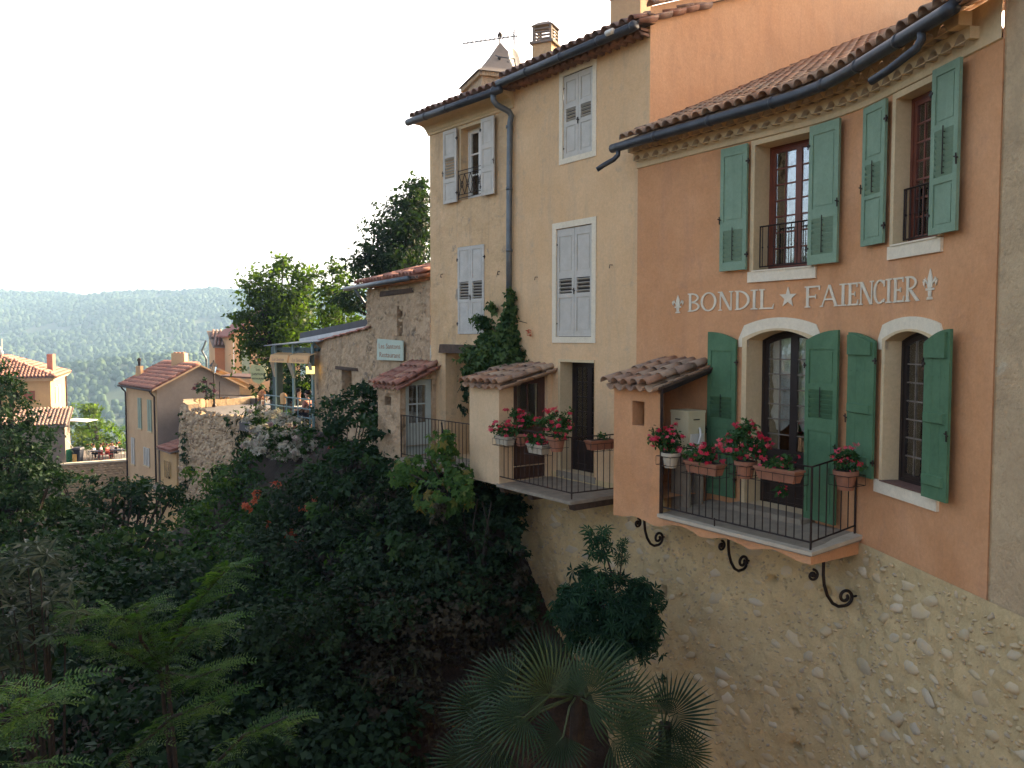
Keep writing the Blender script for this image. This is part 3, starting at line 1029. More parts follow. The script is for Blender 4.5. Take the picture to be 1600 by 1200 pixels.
sh(5.79, 6.21, -1.66, -.04, M['green'], [], arch='R', rise=.13, battens=(.12, .52, .90), hinge='L', v=.10)

# lettering
def serif_letter(ch, w, h):
    """pieces (polygons in x,z) of one roman capital inside w x h"""
    S, T_, s = .17 * h, .075 * h, .06 * h       # thick stem, thin stroke, serif height
    P = []
    def rect(x0, x1, z0, z1): P.append([(x0, z0), (x1, z0), (x1, z1), (x0, z1)])
    def ser(xc, wd, z, up):
        z0, z1 = (z, z + s) if up else (z - s, z)
        P.append([(xc - wd / 2, z0), (xc + wd / 2, z0), (xc + wd / 2 - (0 if not up else .01), z1), (xc - wd / 2 + (0 if not up else .01), z1)])
    def ring(cx, cz, rx, rz, tx, tz, a0, a1, n=14):
        for i in range(n):
            a, b = a0 + (a1 - a0) * i / n, a0 + (a1 - a0) * (i + 1) / n
            P.append([(cx + rx * math.cos(a), cz + rz * math.sin(a)), (cx + rx * math.cos(b), cz + rz * math.sin(b)),
                      (cx + (rx - tx) * math.cos(b), cz + (rz - tz) * math.sin(b)), (cx + (rx - tx) * math.cos(a), cz + (rz - tz) * math.sin(a))])
    pi = math.pi
    if ch == 'I':
        rect(w / 2 - S / 2, w / 2 + S / 2, 0, h); ser(w / 2, w * .95, 0, True); ser(w / 2, w * .95, h, False)
    if ch in 'BDEFLR':
        x = w * .12
        rect(x, x + S, 0, h)
        ser(x + S / 2, S * 2.1, 0, True); ser(x + S / 2, S * 2.1, h, False)
    if ch == 'B':
        ring(x + S, h * .74, w - x - S - .08 * w, h * .26, S * .8, T_, -pi / 2, pi / 2)
        ring(x + S, h * .265, w - x - S, h * .265, S * .85, T_, -pi / 2, pi / 2)
    if ch == 'D':
        ring(x + S * .6, h / 2, w - x - S * .6, h / 2, S * .95, T_, -pi / 2, pi / 2, 18)
    if ch == 'R':
        ring(x + S, h * .73, w * .8 - x - S, h * .27, S * .8, T_, -pi / 2, pi / 2)
        P.append([(x + S, h * .46), (x + S * 2.1, h * .46), (w, 0), (w - S * 1.2, 0)])
    if ch in 'EF':
        rect(x + S, w * .92, h - T_, h); rect(w * .92 - T_, w * .92, h * .80, h - T_)
        rect(x + S, w * .66, h * .5 - T_ / 2, h * .5 + T_ / 2); rect(w * .66 - T_ * .2, w * .66 + T_ * .5, h * .40, h * .60)
    if ch in 'EL':
        rect(x + S, w * .97, 0, T_); P.append([(w * .97 - T_, T_), (w * .97, T_), (w, h * .25), (w - T_ * .5, h * .25)])
    if ch in 'OC':
        if ch == 'O': ring(w / 2, h / 2, w / 2, h / 2 + .01 * h, S * .95, T_, 0, 2 * pi, 26)
        else:
            ring(w * .54, h / 2, w * .54, h / 2 + .01 * h, S * .95, T_, pi * .27, pi * 1.72, 20)
            rect(w * .86, w * .86 + T_, h * .70, h * .97); rect(w * .86, w * .86 + T_, h * .05, h * .20)
    if ch == 'N':
        rect(w * .14, w * .14 + T_, 0, h); rect(w * .84, w * .84 + T_, 0, h)
        P.append([(w * .08, h), (w * .08 + S * 1.25, h), (w * .84 + T_, 0), (w * .84 - S * .45, 0)])
        ser(w * .14 + T_ / 2, S * 1.6, 0, True); ser(w * .84 + T_ / 2, S * 1.6, h, False); ser(w * .08, S * .9, h, False)
    if ch == 'A':
        P.append([(w * .10, 0), (w * .10 + T_, 0), (w * .5 + T_ * .3, h), (w * .5 - T_, h)])
        P.append([(w * .90 - S, 0), (w * .90, 0), (w * .5 + T_ * .5, h), (w * .5 - S * .55, h)])
        rect(w * .26, w * .72, h * .30, h * .30 + T_)
        ser(w * .12, S * 1.4, 0, True); ser(w * .84, S * 2.0, 0, True)
    return P

def letter_obj(parent, polys, F, mat, name='letter', y=.0, th=.010):
    mb = MB()
    for i, poly in enumerate(polys):
        ar = sum(poly[k][0] * poly[(k + 1) % len(poly)][1] - poly[(k + 1) % len(poly)][0] * poly[k][1] for k in range(len(poly)))
        if ar < 0: poly = poly[::-1]
        mb.prism(poly, y - th - .00025 * (i % 9), y, F)
    return mb.make(name, mat, parent)
LT = [('B', 1075, 1094, 459, 487.6), ('O', 1095.5, 1120, 458, 487), ('N', 1122, 1146, 456, 486), ('D', 1148, 1172, 454.5, 485), ('I', 1173, 1185, 453, 484.5), ('L', 1186, 1210, 452, 483.5),
      ('F', 1257, 1284, 447, 481), ('A', 1281, 1313, 444, 480), ('I', 1312, 1324, 441.5, 478), ('E', 1325, 1342, 440, 477), ('N', 1342, 1366, 437, 475.5), ('C', 1366, 1384, 434.5, 473.5), ('I', 1384.5, 1394.5, 433, 472), ('E', 1396, 1414, 430.5, 470.5), ('R', 1414.5, 1438, 428, 468.5)]
lett = thing_letter = None
for ch, x0, x1, y0, y1 in LT:
    ua, ub = WA.pix(x0, y1)[0], WA.pix(x1, y1)[0]
    F, w = WA.chord(ua, ub, .004, .40)
    letter_obj(house, serif_letter(ch, w, .278), F, M['letter'])
ua, ub = WA.pix(1219.5, 466)[0], WA.pix(1244.5, 466)[0]
F, w = WA.chord(ua, ub, .004, .40)
cx, cz, rr = w / 2, .145, .145
star = []
for k in range(5):
    a0 = math.pi / 2 + k * 2 * math.pi / 5
    pt = lambda a, r: (cx + r * math.cos(a), cz + r * math.sin(a))
    star.append([(cx, cz), pt(a0 - math.pi / 5, rr * .4), pt(a0, rr), pt(a0 + math.pi / 5, rr * .4)])
letter_obj(house, star, F, M['letter'], 'star')
def fleur(u0, u1, z0, z1):
    F, w = WA.chord(u0, u1, .004, z0)
    h = z1 - z0
    c = w / 2
    P = [[(c - w * .12, h * .38), (c + w * .12, h * .38), (c + w * .17, h * .68), (c, h), (c - w * .17, h * .68)]]
    for s in (-1, 1):
        for a, b, r0, r1 in [(0, 1, 0, 0)]:
            pts = [(.10, .36, .06), (.20, .50, .08), (.33, .64, .09), (.46, .60, .08), (.48, .48, .06), (.40, .42, .03)]
            for (xa, za, ra), (xb, zb, rb) in zip(pts, pts[1:]):
                P.append([(c + s * (xa - ra) * w, (za - ra * .5) * h), (c + s * (xa + ra) * w, (za + ra * .5) * h), (c + s * (xb + rb * .5) * w, (zb + rb) * h), (c + s * (xb - rb) * w, (zb - rb * .5) * h)])
    P.append([(c - w * .30, h * .30), (c + w * .30, h * .30), (c + w * .30, h * .37), (c - w * .30, h * .37)])
    P.append([(c - w * .10, h * .10), (c + w * .10, h * .10), (c + w * .13, h * .29), (c - w * .13, h * .29)])
    P.append([(c - w * .22, 0), (c + w * .22, 0), (c + w * .16, h * .09), (c - w * .16, h * .09)])
    letter_obj(house, P, F, M['letter'], 'fleur_ornament')
fleur(WA.pix(1051.5, 475)[0], WA.pix(1068.5, 475)[0], .385, .665)
fleur(WA.pix(1444, 450)[0], WA.pix(1465, 450)[0], .405, .73)

# ------------------------------------------------------------------ balcony of the orange house
BD = 1.05
UR = 1.70      # hut right side
UL = .68
UE = 4.27      # balcony right end
ZW, ZF = -2.41, -2.52
balc = MB()
NB = 30
def zslab(v): return ZW + (ZF - ZW) * v / BD
pts = np.linspace(UR - .02, UE, 8)
LX = Wall([(2.06, 14), (2.06 + 10 * .55, 14 - 10 * .8352)])   # straight extension of the left part
# slab top
a0, a1 = LX.p(UR, BD + .02, ZF), LX.p(UE + .02, BD + .02, ZF)
b0, b1 = LX.p(UR, -.05, ZW), WA.p(4.40, -.05, ZW)
dn = Vector((0, 0, -.06))
balc.hexa([a0 + dn, a1 + dn, b1 + dn, b0 + dn], [a0, a1, b1, b0])
bo = balc.make('balcony_floor', M['slab'], house)
e = MB()   # pale nosing
a0, a1, a2 = LX.p(UR, BD + .05, ZF + .006), LX.p(UE + .05, BD + .05, ZF + .006), WA.p(4.44, .0, ZW + .006)
c0, c1, c2 = LX.p(UR, BD - .12, ZF + .012), LX.p(UE - .12, BD - .12, ZF + .012), WA.p(4.24, -.0, ZW + .006)
d4 = Vector((0, 0, -.045))
e.hexa([a0 + d4, a1 + d4, c1 + d4, c0 + d4], [a0, a1, c1, c0])
e.hexa([c1 + d4, a1 + d4, a2 + d4, c2 + d4], [c1, a1, a2, c2])
e.make('balcony_edge', M['slab_edge'], house)
# orange fascia with its wavy lower edge (hut front and balcony front are one skirt)
def skirt_z(u):
    px = [.68, .78, .86, 1.0, 1.25, 1.5, 1.68, 1.9, 2.2, 2.5, 2.62, 2.8, 3.1, 3.4, 3.5, 3.7, 4.0, 4.2, 4.3]
    pz = [-2.73, -2.73, -2.71, -2.70, -2.75, -2.85, -2.88, -2.79, -2.76, -2.86, -2.90, -2.82, -2.75, -2.85, -2.86, -2.78, -2.74, -2.74, -2.74]
    return float(np.interp(u, px, pz))
f = MB()
# calibrated from the photo outline
SK = [(960, 805), (975, 807), (990, 806), (1004, 812), (1020, 821), (1030, 823), (1045, 820), (1062, 822), (1080, 829), (1093, 839), (1110, 841), (1130, 840), (1150, 847), (1172, 859), (1190, 858), (1208, 858), (1225, 866), (1245, 876), (1262.7, 882)]
sk = [LX.pix(x, y, BD) for x, y in SK]
skirt = lambda u: float(np.interp(u, [q[0] for q in sk], [q[1] for q in sk]))
for a, b in zip(np.linspace(UR, UE, 40)[:-1], np.linspace(UR, UE, 40)[1:]):
    f.quad(LX.p(a, BD, skirt(a)), LX.p(b, BD, skirt(b)), LX.p(b, BD, ZF - .035), LX.p(a, BD, ZF - .035))
    f.quad(LX.p(a, BD, skirt(a)), LX.p(a, BD - .06, skirt(a) + .01), LX.p(b, BD - .06, skirt(b) + .01), LX.p(b, BD, skirt(b)))
    f.quad(LX.p(a, BD - .06, skirt(a) + .01), LX.p(a, BD - .06, ZF - .065), LX.p(b, BD - .06, ZF - .065), LX.p(b, BD - .06, skirt(b) + .01))
q0, q1 = LX.p(UE, BD, 0), WA.p(4.385, 0, 0)
zz = skirt(UE)
f.quad(Vector((q0.x, q0.y, zz)), Vector((q1.x, q1.y, -2.645)), Vector((q1.x, q1.y, ZW - .04)), Vector((q0.x, q0.y, ZF - .035)))
f.quad(Vector((q0.x - .03, q0.y + .07, zz)), Vector((q1.x - .05, q1.y + .02, -2.645)), Vector((q1.x - .05, q1.y + .02, ZW - .065)), Vector((q0.x - .03, q0.y + .07, ZF - .065)))
f.quad(Vector((q0.x, q0.y, zz)), Vector((q1.x, q1.y, -2.645)), Vector((q1.x - .05, q1.y + .02, -2.645)), Vector((q0.x - .03, q0.y + .07, zz)))
f.make('balcony_fascia', M['orange'], house)
# railing
def railing(parent, path, z_bot, z_top, step, mat, rr=.011, rb=.0075, name='railing', posts=(), lower=.08):
    """path: list of plan points with base z; returns the rail part with balusters below it"""
    mb = MB()
    top = [Vector((p.x, p.y, p.z + z_top)) for p in path]
    bot = [Vector((p.x, p.y, p.z + z_bot)) for p in path]
    for L in (top, bot):
        for a, b in zip(L, L[1:]):
            mb.tube([a, b], rr, 6)
    for i in posts:
        p = path[i]
        mb.tube([Vector((p.x, p.y, p.z)), Vector((p.x, p.y, p.z + z_top + .012))], rr * 1.25, 6)
    o = mb.make(name, mat, parent)
    bm = None
    for (a, b) in zip(path, path[1:]):
        L = (b - a).length
        n = max(2, int(L / step))
        for k in range(1, n):
            p = a.lerp(b, k / n)
            if bm is None:
                q = MB()
                q.tube([(0, 0, z_bot), (0, 0, z_top)], rb, 6)
                bm = q.mesh('baluster')
                bm.materials.append(mat)
            inst('baluster', bm, None, o, Matrix.Translation(p))
    return o
pth = [LX.p(UR + .02, BD - .03, ZF), LX.p(UE - .03, BD - .03, ZF), WA.p(4.31, .02, ZW)]
rail_A = railing(house, pth, .10, 1.0, .115, M['iron'], posts=(0, 1, 2), name='balcony_railing')
rail_A['label'] = 'black iron balcony railing under the arched door'
mb = MB()
p = LX.p(2.72, BD - .03, ZF)
mb.tube([p, p + Vector((0, 0, .12))], .010, 6)
p = LX.p(UR + .01, BD - .01, ZF)
mb.box(-.02, .02, -.02, .02, 0, 1.85, Matrix.Translation(p))
mb.make('hut_post', M['iron'], house)

# the little lavatory hut on the left end
def zr(u, v, ze, zw, D): return ze + (zw - ze) * (1 - v / D)
def hut(parent, W, ul, ur, D, zb, ze, zw, mat, win=None, front_open=None, base=None, side='wall', wall_name='hut_wall'):
    """ze top of outer face, zw top at house wall; front_open: (z0,z1,v0,v1) hole in the near side"""
    mb = MB()
    ops = [win] if win else []
    b = base or (lambda u: zb)
    wall_strip(mb, W, ul, ur, b, lambda u: ze, ops, .1, D)
    if win:
        d = .22
        P = W.p
        for (u0, u1, z0, z1) in ((win['u0'], win['u0'], win['z0'], win['z1']), (win['u1'], win['u1'], win['z0'], win['z1'])):
            mb.quad(P(u0, D, z0), P(u0, D - d, z0), P(u0, D - d, z1), P(u0, D, z1))
        for z in (win['z0'], win['z1']):
            mb.quad(P(win['u0'], D, z), P(win['u1'], D, z), P(win['u1'], D - d, z), P(win['u0'], D - d, z))
    # far side
    mb.quad(W.p(ul, D, zb), W.p(ul, 0, zb), W.p(ul, 0, zw), W.p(ul, D, ze))
    # near side with optional hole
    if front_open:
        z0, z1, v0, v1 = front_open
        top = lambda v: ze + (zw - ze) * (1 - v / D)
        P = W.p
        mb.quad(P(ur, v1, zb), P(ur, D, zb), P(ur, D, top(D)), P(ur, v1, top(v1)))
        mb.quad(P(ur, 0, zb), P(ur, v0, zb), P(ur, v0, top(v0)), P(ur, 0, top(0)))
        mb.quad(P(ur, v0, z1), P(ur, v1, z1), P(ur, v1, top(v1)), P(ur, v0, top(v0)))
        mb.quad(P(ur, v0, zb), P(ur, v1, zb), P(ur, v1, z0), P(ur, v0, z0))
        for v in (v0, v1):
            mb.quad(P(ur, v, z0), P(ur - .12, v, z0), P(ur - .12, v, z1), P(ur, v, z1))
        mb.quad(P(ur, v0, z1), P(ur, v1, z1), P(ur - .12, v1, z1), P(ur - .12, v0, z1))
    # floor and back
    mb.quad(W.p(ul, 0, zb + .3), W.p(ur, 0, zb + .3), W.p(ur, D, zb + .3), W.p(ul, D, zb + .3))
    mb.quad(W.p(ul + .02, .012, zb), W.p(ur, .012, zb), W.p(ur, .012, zw), W.p(ul + .02, .012, zw))
    return mb.make(wall_name, mat, parent)
winA = dict(u0=LX.pix(988, 640, BD)[0], u1=LX.pix(1007, 640, BD)[0], z0=-1.29, z1=-.93)
def hut_roof(parent, W, ul, ur, D, ze, zw, sp, n_course, mat_o, over=.16, name='hut_roof', beam=True):
    O = W.p(ul - .12, D + over, ze - .02)
    t = (W.p(1, 0, 0) - W.p(0, 0, 0)).normalized()
    g = Vector((-t.y, t.x, 0))
    sl = (zw - ze) / D
    mb = MB()
    a, b = W.p(ul - .10, D + .06, ze - .0), W.p(ur + .06, D + .06, ze)
    c, d = W.p(ur + .06, 0, zw + .0), W.p(ul - .10, 0, zw)
    k = Vector((0, 0, -.03))
    mb.hexa([a + k, b + k, c + k, d + k], [a, b, c, d])
    o = mb.make(name, M['beam'], parent)
    cov, cha = tile_frames(plane_rows(O, t, g, ur - ul + .26, sl, sp), n_course, sl, sp, (D + over) / n_course / math.cos(math.atan(sl)) , jit=.05, zj=.012)
    sc = Matrix.Diagonal((sp / .2, (D + over) / n_course / .36 * 1.05, sp / .2, 1))
    me, mc = mesh_of('clay_tile_cover', TV, TF, mat_o, True), mesh_of('clay_tile_channel', CV, CF, mat_o, True)
    for Q in cov: inst('roof_tile', me, None, o, Q @ sc)
    for Q in cha: inst('roof_tile', mc, None, o, Q @ sc)
    return o
hut(house, LX, UL, UR, BD, -2.6, -.72, -.40, M['orange'], winA, None, skirt)
hut_roof(house, LX, UL, UR, BD, -.70, -.42, .215, 4, M['tile_obj'])
# lintel beam over the open side of the hut
mb = MB()
mb.hexa([LX.p(UR - .05, 0, -.50), LX.p(UR + .03, 0, -.50), LX.p(UR + .03, BD, -.80), LX.p(UR - .05, BD, -.80)],
        [LX.p(UR - .05, 0, -.42), LX.p(UR + .03, 0, -.42), LX.p(UR + .03, BD, -.72), LX.p(UR - .05, BD, -.72)])
mb.make('lintel_beam', M['darkwood'], house)
# wrought iron scroll brackets
def scroll(c, r0, r1, a0, turns, sgn):
    """spiral in local (v,z): from radius r0 at angle a0 winding in to r1"""
    P = []
    n = int(26 * turns)
    for i in range(n + 1):
        k = i / n
        r = r0 + (r1 - r0) * k ** .8
        a = a0 + sgn * turns * 2 * math.pi * k
        P.append((c[0] + r * math.cos(a), c[1] + r * math.sin(a)))
    return P
def bracket(u, W, vmax=.62):
    mb = MB()
    # local coords: h = distance from house wall, z down from slab
    L1 = scroll((.17, -.40), .115, .025, math.pi, 1.6, 1)      # big scroll at the wall, starts at its outer (left) side
    stem = [(.47, .05), (.47, -.05), (.455, -.15), (.42, -.28), (.35, -.40), (.27, -.49), (.17, -.53), (.08, -.49)]
    big = [(.17 + .13 * math.cos(a), -.40 + .13 * math.sin(a)) for a in np.linspace(-math.pi / 2, 0, 1)]
    pts = [(.46, .16), (.46, .04), (.46, -.08), (.445, -.20), (.40, -.33), (.33, -.43), (.25, -.475), (.16, -.47)]
    sp = scroll((.16, -.36), .112, .03, -math.pi / 2, 1.35, -1)
    path = pts[:-1] + sp
    # scroll winds: out along bottom, towards the wall, up and back over
    mb.tube([W.p(u, x, ZF - .30 + z) for x, z in path], [.021] * len(path), 8)
    sm = scroll((.60, -.07), .075, .02, math.pi * .5, 1.4, 1)
    mb.tube([W.p(u, x, ZF - .30 + z) for x, z in sm], .017, 8)
    mb.lathe([(.026, -.012), (.026, .012)], 8, (0, 0, 0), Matrix.Translation(W.p(u, .60, ZF - .37)) @ W.chord(u, u + .1)[0].to_3x3().to_4x4() @ Matrix.Rotation(R(90), 4, 'Y'))
    mb.tube([W.p(u, x, ZF - .30 + z) for x, z in ((.0, -.36), (.05, -.36))], .014, 6)
    return mb.make('scroll_bracket', M['iron'], house, smooth=True)
bracket(LX.pix(1033, 848, .1)[0], LX)
bracket(LX.pix(1165, 880, .1)[0], LX)
bracket(LX.pix(1330, 930, .05)[0], LX) if False else bracket(WA.pix(1328, 925, .1)[0], WA)

# ------------------------------------------------------------------ roughcast house on the far right
rc = thing('roughcast_house', 'bare beige roughcast house wall at the right edge beside the orange shop', 'house', WA.p(7.5, 0, -2.6))
mb = MB()
wall_strip(mb, WA, 6.68, 10.2, lambda u: -2.60, lambda u: 9.0, (), .3, -.012)
mb.quad(WA.p(6.68, -.012, -2.6), WA.p(6.68, -.3, -2.6), WA.p(6.68, -.3, 9), WA.p(6.68, -.012, 9))
mb.make('wall', M['roughcast'], rc)
mb = MB()
body_behind(mb, WA, 6.7, 10.2, 8, -2.6, 9)
mb.make('rear_wall', M['roughcast'], rc)
mb = MB()
wall_strip(mb, WA, 6.62, 10.2, lambda u: -2.98 - .12 * math.sin(u * 2), lambda u: -2.607, (), .1, -.005)
mb.make('plinth_render', M['smooth_render'], rc)

# ------------------------------------------------------------------ rubble retaining wall below
ret = thing('retaining_wall', 'rubble stone retaining wall in tan mortar below the orange shop', 'wall', WA.p(3.0, .3, -6))
class Path2:
    """peach house wall then orange house wall as one line"""
    def __init__(s, a, b):
        s.off = s0 = 6.54 - a
        s.a = a
    def p(s, u, v, z):
        U = u + s.a
        if U <= WM.L[-1]:
            return WM.p(U, v, z)
        return WA.p(U - WM.L[-1], v, z)
RU0 = 3.0
RP = Path2(RU0, 0)
RL = WM.L[-1] - RU0 + 10.2
holes = [((1038, 925), .10, .17), ((1206, 908), .16, .12), ((1290, 925), .16, .17), ((1246, 1111), .10, .08), ((1246, 1166), .12, .07), ((1033, 1005), .09, .04)]
HU = []
for (px, py), hw, hh in holes:
    u, z = WA.pix(px, py, .03)
    HU.append((u + WM.L[-1] - RU0, z, hw / 2, hh / 2))
ru = np.arange(0, RL, .05)
rz = np.arange(-8.0, -2.49, .05)
mb = MB()
vs = []
def rub(u, z):
    P = Vector((u, z, 0))
    d = .035 * noise.noise(P * 1.3) + .030 * noise.noise(P * 4) + .024 * noise.noise(P * 9) + .012 * noise.noise(P * 19)
    d -= .10 * max(0, noise.noise(P * 6.5 + Vector((7, 3, 1))) - .34)
    return d
for z in rz:
    for u in ru:
        v = .012 + (-2.5 - z) * .02 + rub(u, z) * min(1, (-2.5 - z) * 4 + .1)
        for hu, hz, a, b in HU:
            if abs(u - hu) < a and abs(z - hz) < b: v -= .22
        vs.append(RP.p(u, v, z))
n = len(ru)
mb.add(vs, [(k * n + i, k * n + i + 1, (k + 1) * n + i + 1, (k + 1) * n + i) for k in range(len(rz) - 1) for i in range(n - 1)])
mb.make('mortar_face', M['mortar'], ret, smooth=True)
# stones: irregular flattened lumps bedded in the mortar
def stone_proto(seed, n=8):
    mbs = MB()
    r2 = np.random.default_rng(seed)
    ring = []
    ph = sorted(r2.uniform(0, 2 * math.pi, 0).tolist()) or [2 * math.pi * k / n + r2.uniform(-.2, .2) for k in range(n)]
    rad = [r2.uniform(.62, 1.15) for _ in ph]
    V = []
    for lv, (s, y) in enumerate(((1.0, .30), (.90, -.30), (.58, -.62))):
        for a, r in zip(ph, rad):
            V.append((s * r * math.cos(a), y + r2.uniform(-.1, .1), s * r * math.sin(a)))
    V.append((r2.uniform(-.2, .2), -.95, r2.uniform(-.2, .2)))
    Fs = []
    for l in range(2):
        for k in range(n):
            k2 = (k + 1) % n
            Fs.append((l * n + k, l * n + k2, (l + 1) * n + k2, (l + 1) * n + k))
    for k in range(n):
        Fs.append((2 * n + k, 2 * n + (k + 1) % n, 3 * n))
    return V, Fs
protos = [stone_proto(s) for s in range(9)]
pm = [mesh_of('field_stone', V, Fs, M['stone'], True) for V, Fs in protos]
placed = []
big, small = [], []
tries = 0
while len(big) < 300 and tries < 40000:
    tries += 1
    u = rng.uniform(.5, RL - .2)
    z = rng.uniform(-6.6, -2.62)
    uu = u - (WM.L[-1] - RU0)
    if z < -6 and uu > 4: continue
    a = rng.gamma(4, .023) + .045
    a = min(a, .22)
    b = a * rng.uniform(.34, .62)
    if any(abs(u - p) < (a + c) * .82 and abs(z - q) < (b + d) * .85 for p, q, c, d in placed): continue
    if any(abs(u - hu) < a + ha and abs(z - hz) < b + hb for hu, hz, ha, hb in HU): continue
    if uu < 1.5 and rng.random() < .55: continue      # smoother mortar under the left part
    placed.append((u, z, a, b))
    big.append((u, z, a, b))
def stone_M(u, z, a, b, dpt, rot):
    v = .012 + (-2.5 - z) * .02 + rub(u, z)
    A, B = RP.p(u - .03, v, z), RP.p(u + .03, v, z)
    t = (B - A).normalized()
    y = Vector((-t.y, t.x, 0))
    F = Matrix(((t.x, y.x, 0, A.x), (t.y, y.y, 0, A.y), (0, 0, 1, z), (0, 0, 0, 1)))
    return F @ Matrix.Rotation(rot, 4, 'Y') @ Matrix.Rotation(rng.uniform(-.12, .12), 4, 'X') @ Matrix.Rotation(rng.uniform(-.1, .1), 4, 'Z') @ Matrix.Diagonal((a, dpt, b, 1))
for u, z, a, b in big:
    inst('field_stone', pm[rng.integers(9)], None, ret, stone_M(u, z, a, b, rng.uniform(.022, .048), rng.normal(0, .22)))
sm = {k: [] for k in range(9)}
cnt = 0
for _ in range(14000):
    u = rng.uniform(.4, RL - .1)
    z = rng.uniform(-7.5, -2.56)
    a = rng.uniform(.015, .055)
    b = a * rng.uniform(.3, .7)
    if any(abs(u - p) < (a + c) * .8 and abs(z - q) < (b + d) * .8 for p, q, c, d in placed): continue
    if a > .03: placed.append((u, z, a, b))
    sm[int(rng.integers(9))].append(np.array(stone_M(u, z, a, b, rng.uniform(.012, .03), rng.normal(0, .5))))
    cnt += 1
    if cnt > 6000: break
for k in sm:
    if sm[k]:
        joined('rubble', protos[k][0], protos[k][1], sm[k], rng.random(len(sm[k])), M['stone_j'], ret, 'stuff', True)

# ================================================================== PEACH HOUSE (middle)
peach = thing('peach_house', 'tall peach plastered house with closed grey shutters, touching the orange shop', 'house', WM.p(4.8, 0, -2.75))
C1 = dict(u0=4.60, u1=5.42, z0=3.25, z1=4.72)
C2 = dict(u0=4.42, u1=5.42, z0=.02, z1=2.00)
C3 = dict(u0=4.55, u1=5.50, z0=-2.46, z1=-.44)
mb = MB()
wall_strip(mb, WM, 3.0, 6.54, lambda u: -2.8, lambda u: 4.98, (C1, C2, C3), .2)
wall_strip(mb, WM, 6.54, 6.80, lambda u: 2.9, lambda u: 4.98, (), .2)
mb.make('wall', M['peach'], peach)
# gable wall seen above the roof of the orange shop
gb = MB()
g0 = WM.p(6.80, 0, 0)
gd = (WM.p(6.8, -1, 0) - g0)
def gp_(s, z): return Vector((g0.x + gd.x * s, g0.y + gd.y * s, z))
for a, b in zip(np.linspace(0, 10, 21)[:-1], np.linspace(0, 10, 21)[1:]):
    zt = lambda s: 5.28 + .385 * min(s, 12)
    gb.quad(gp_(a, 2.6), gp_(b, 2.6), gp_(b, zt(b)), gp_(a, zt(a)))
gb.make('gable_wall', M['orange_side'], peach)
vg = MB()
vt = []
for s in np.arange(0, 7, .36):
    P = gp_(s, 5.30 + .385 * s)
    up = (gd.normalized() + Vector((0, 0, .385))).normalized()
    x = Vector((gd.y, -gd.x, 0)).normalized()
    z = x.cross(up)
    if z.z < 0: x = -x; z = x.cross(up)
    vt.append(np.array(Matrix(((x.x, up.x, z.x, P.x), (x.y, up.y, z.y, P.y), (x.z, up.z, z.z, P.z), (0, 0, 0, 1)))))
joined('verge_tiles', TV, TF, vt, rng.random(len(vt)), M['tile_join'], peach, 'stuff', True)
# roof
def eave_roof(parent, W, u0, u1, v, z, slope, depth, mat_sheet, rows, mat_j, sp=.21, name='roof'):
    mb = MB()
    n = max(2, int((u1 - u0) / 1.0))
    for a, b in zip(np.linspace(u0, u1, n)[:-1], np.linspace(u0, u1, n)[1:]):
        mb.quad(W.p(a, v, z), W.p(b, v, z), W.p(b, v - depth, z + slope * depth), W.p(a, v - depth, z + slope * depth))
        mb.quad(W.p(a, v, z), W.p(b, v, z), W.p(b, v, z - .04), W.p(a, v, z - .04))
        mb.quad(W.p(a, v, z - .04), W.p(b, v, z - .04), W.p(b, -.02, z + .02), W.p(a, -.02, z + .02))
    # far slope
    mb.quad(W.p(u0, v - depth, z + slope * depth), W.p(u1, v - depth, z + slope * depth), W.p(u1, v - 2 * depth, z), W.p(u0, v - 2 * depth, z))
    o = mb.make(name, mat_sheet, parent)
    def fn(s):
        out = []
        for u in np.arange(u0 + sp / 2, u1, sp):
            A, B = W.p(u - .02, v - s, 0), W.p(u + .02, v - s, 0)
            t = (B - A).normalized()
            out.append((W.p(u, v - s, z + slope * s), t, Vector((-t.y, t.x, 0))))
        return out
    cov, cha = tile_frames(fn, rows, slope, sp, jit=.04, zj=.01)
    for V, Fs, L in ((TV, TF, cov), (CV, CF, cha)):
        joined('roof_tiling', V, Fs, [np.array(q) for q in L], rng.random(len(L)), mat_j, o, 'stuff', True)
    return o
eave_roof(peach, WM, 3.05, 6.9, .34, 4.97, .385, 9.0, M['beam'], 5, M['tile_greyred'])
gdm = mesh_of('cornice_tile', *tile_proto(.088, .082, .20, .014, 8), M['genoise_dark'], True)
u = 3.2
while u < 6.75:
    F, _ = WM.chord(u - .05, u + .05, .21, 4.80)
    inst('cornice_tile', gdm, None, peach, F @ Matrix.Translation((.05, 0, 0)) @ Matrix.Rotation(rng.uniform(-.06, .06), 4, 'Z'))
    u += .185
mb = MB()
mb.hexa([WM.p(3.07, 0, 4.885), WM.p(6.78, 0, 4.885), WM.p(6.78, .19, 4.885), WM.p(3.07, .19, 4.885)], [WM.p(3.07, 0, 4.93), WM.p(6.78, 0, 4.93), WM.p(6.78, .19, 4.93), WM.p(3.07, .19, 4.93)])
mb.make('cornice_board', M['genoise_dark'], peach)
g = MB()
g.tube([WM.p(3.08, .40, 4.885), WM.p(6.88, .40, 4.875)], .075, 10)
for u in (4.0, 5.0, 6.0, 6.8): g.tube([WM.p(u, .40, 4.885), WM.p(u + .05, .40, 4.884)], .083, 10)
gg = g.make('gutter', M['zinc'], peach, smooth=True)
g = MB()
g.tube([WM.p(6.30, .49, 4.90), WM.p(6.46, .49, 4.90)], .045, 10)
g.make('wall_lamp_tube', M['white'], peach, smooth=True)

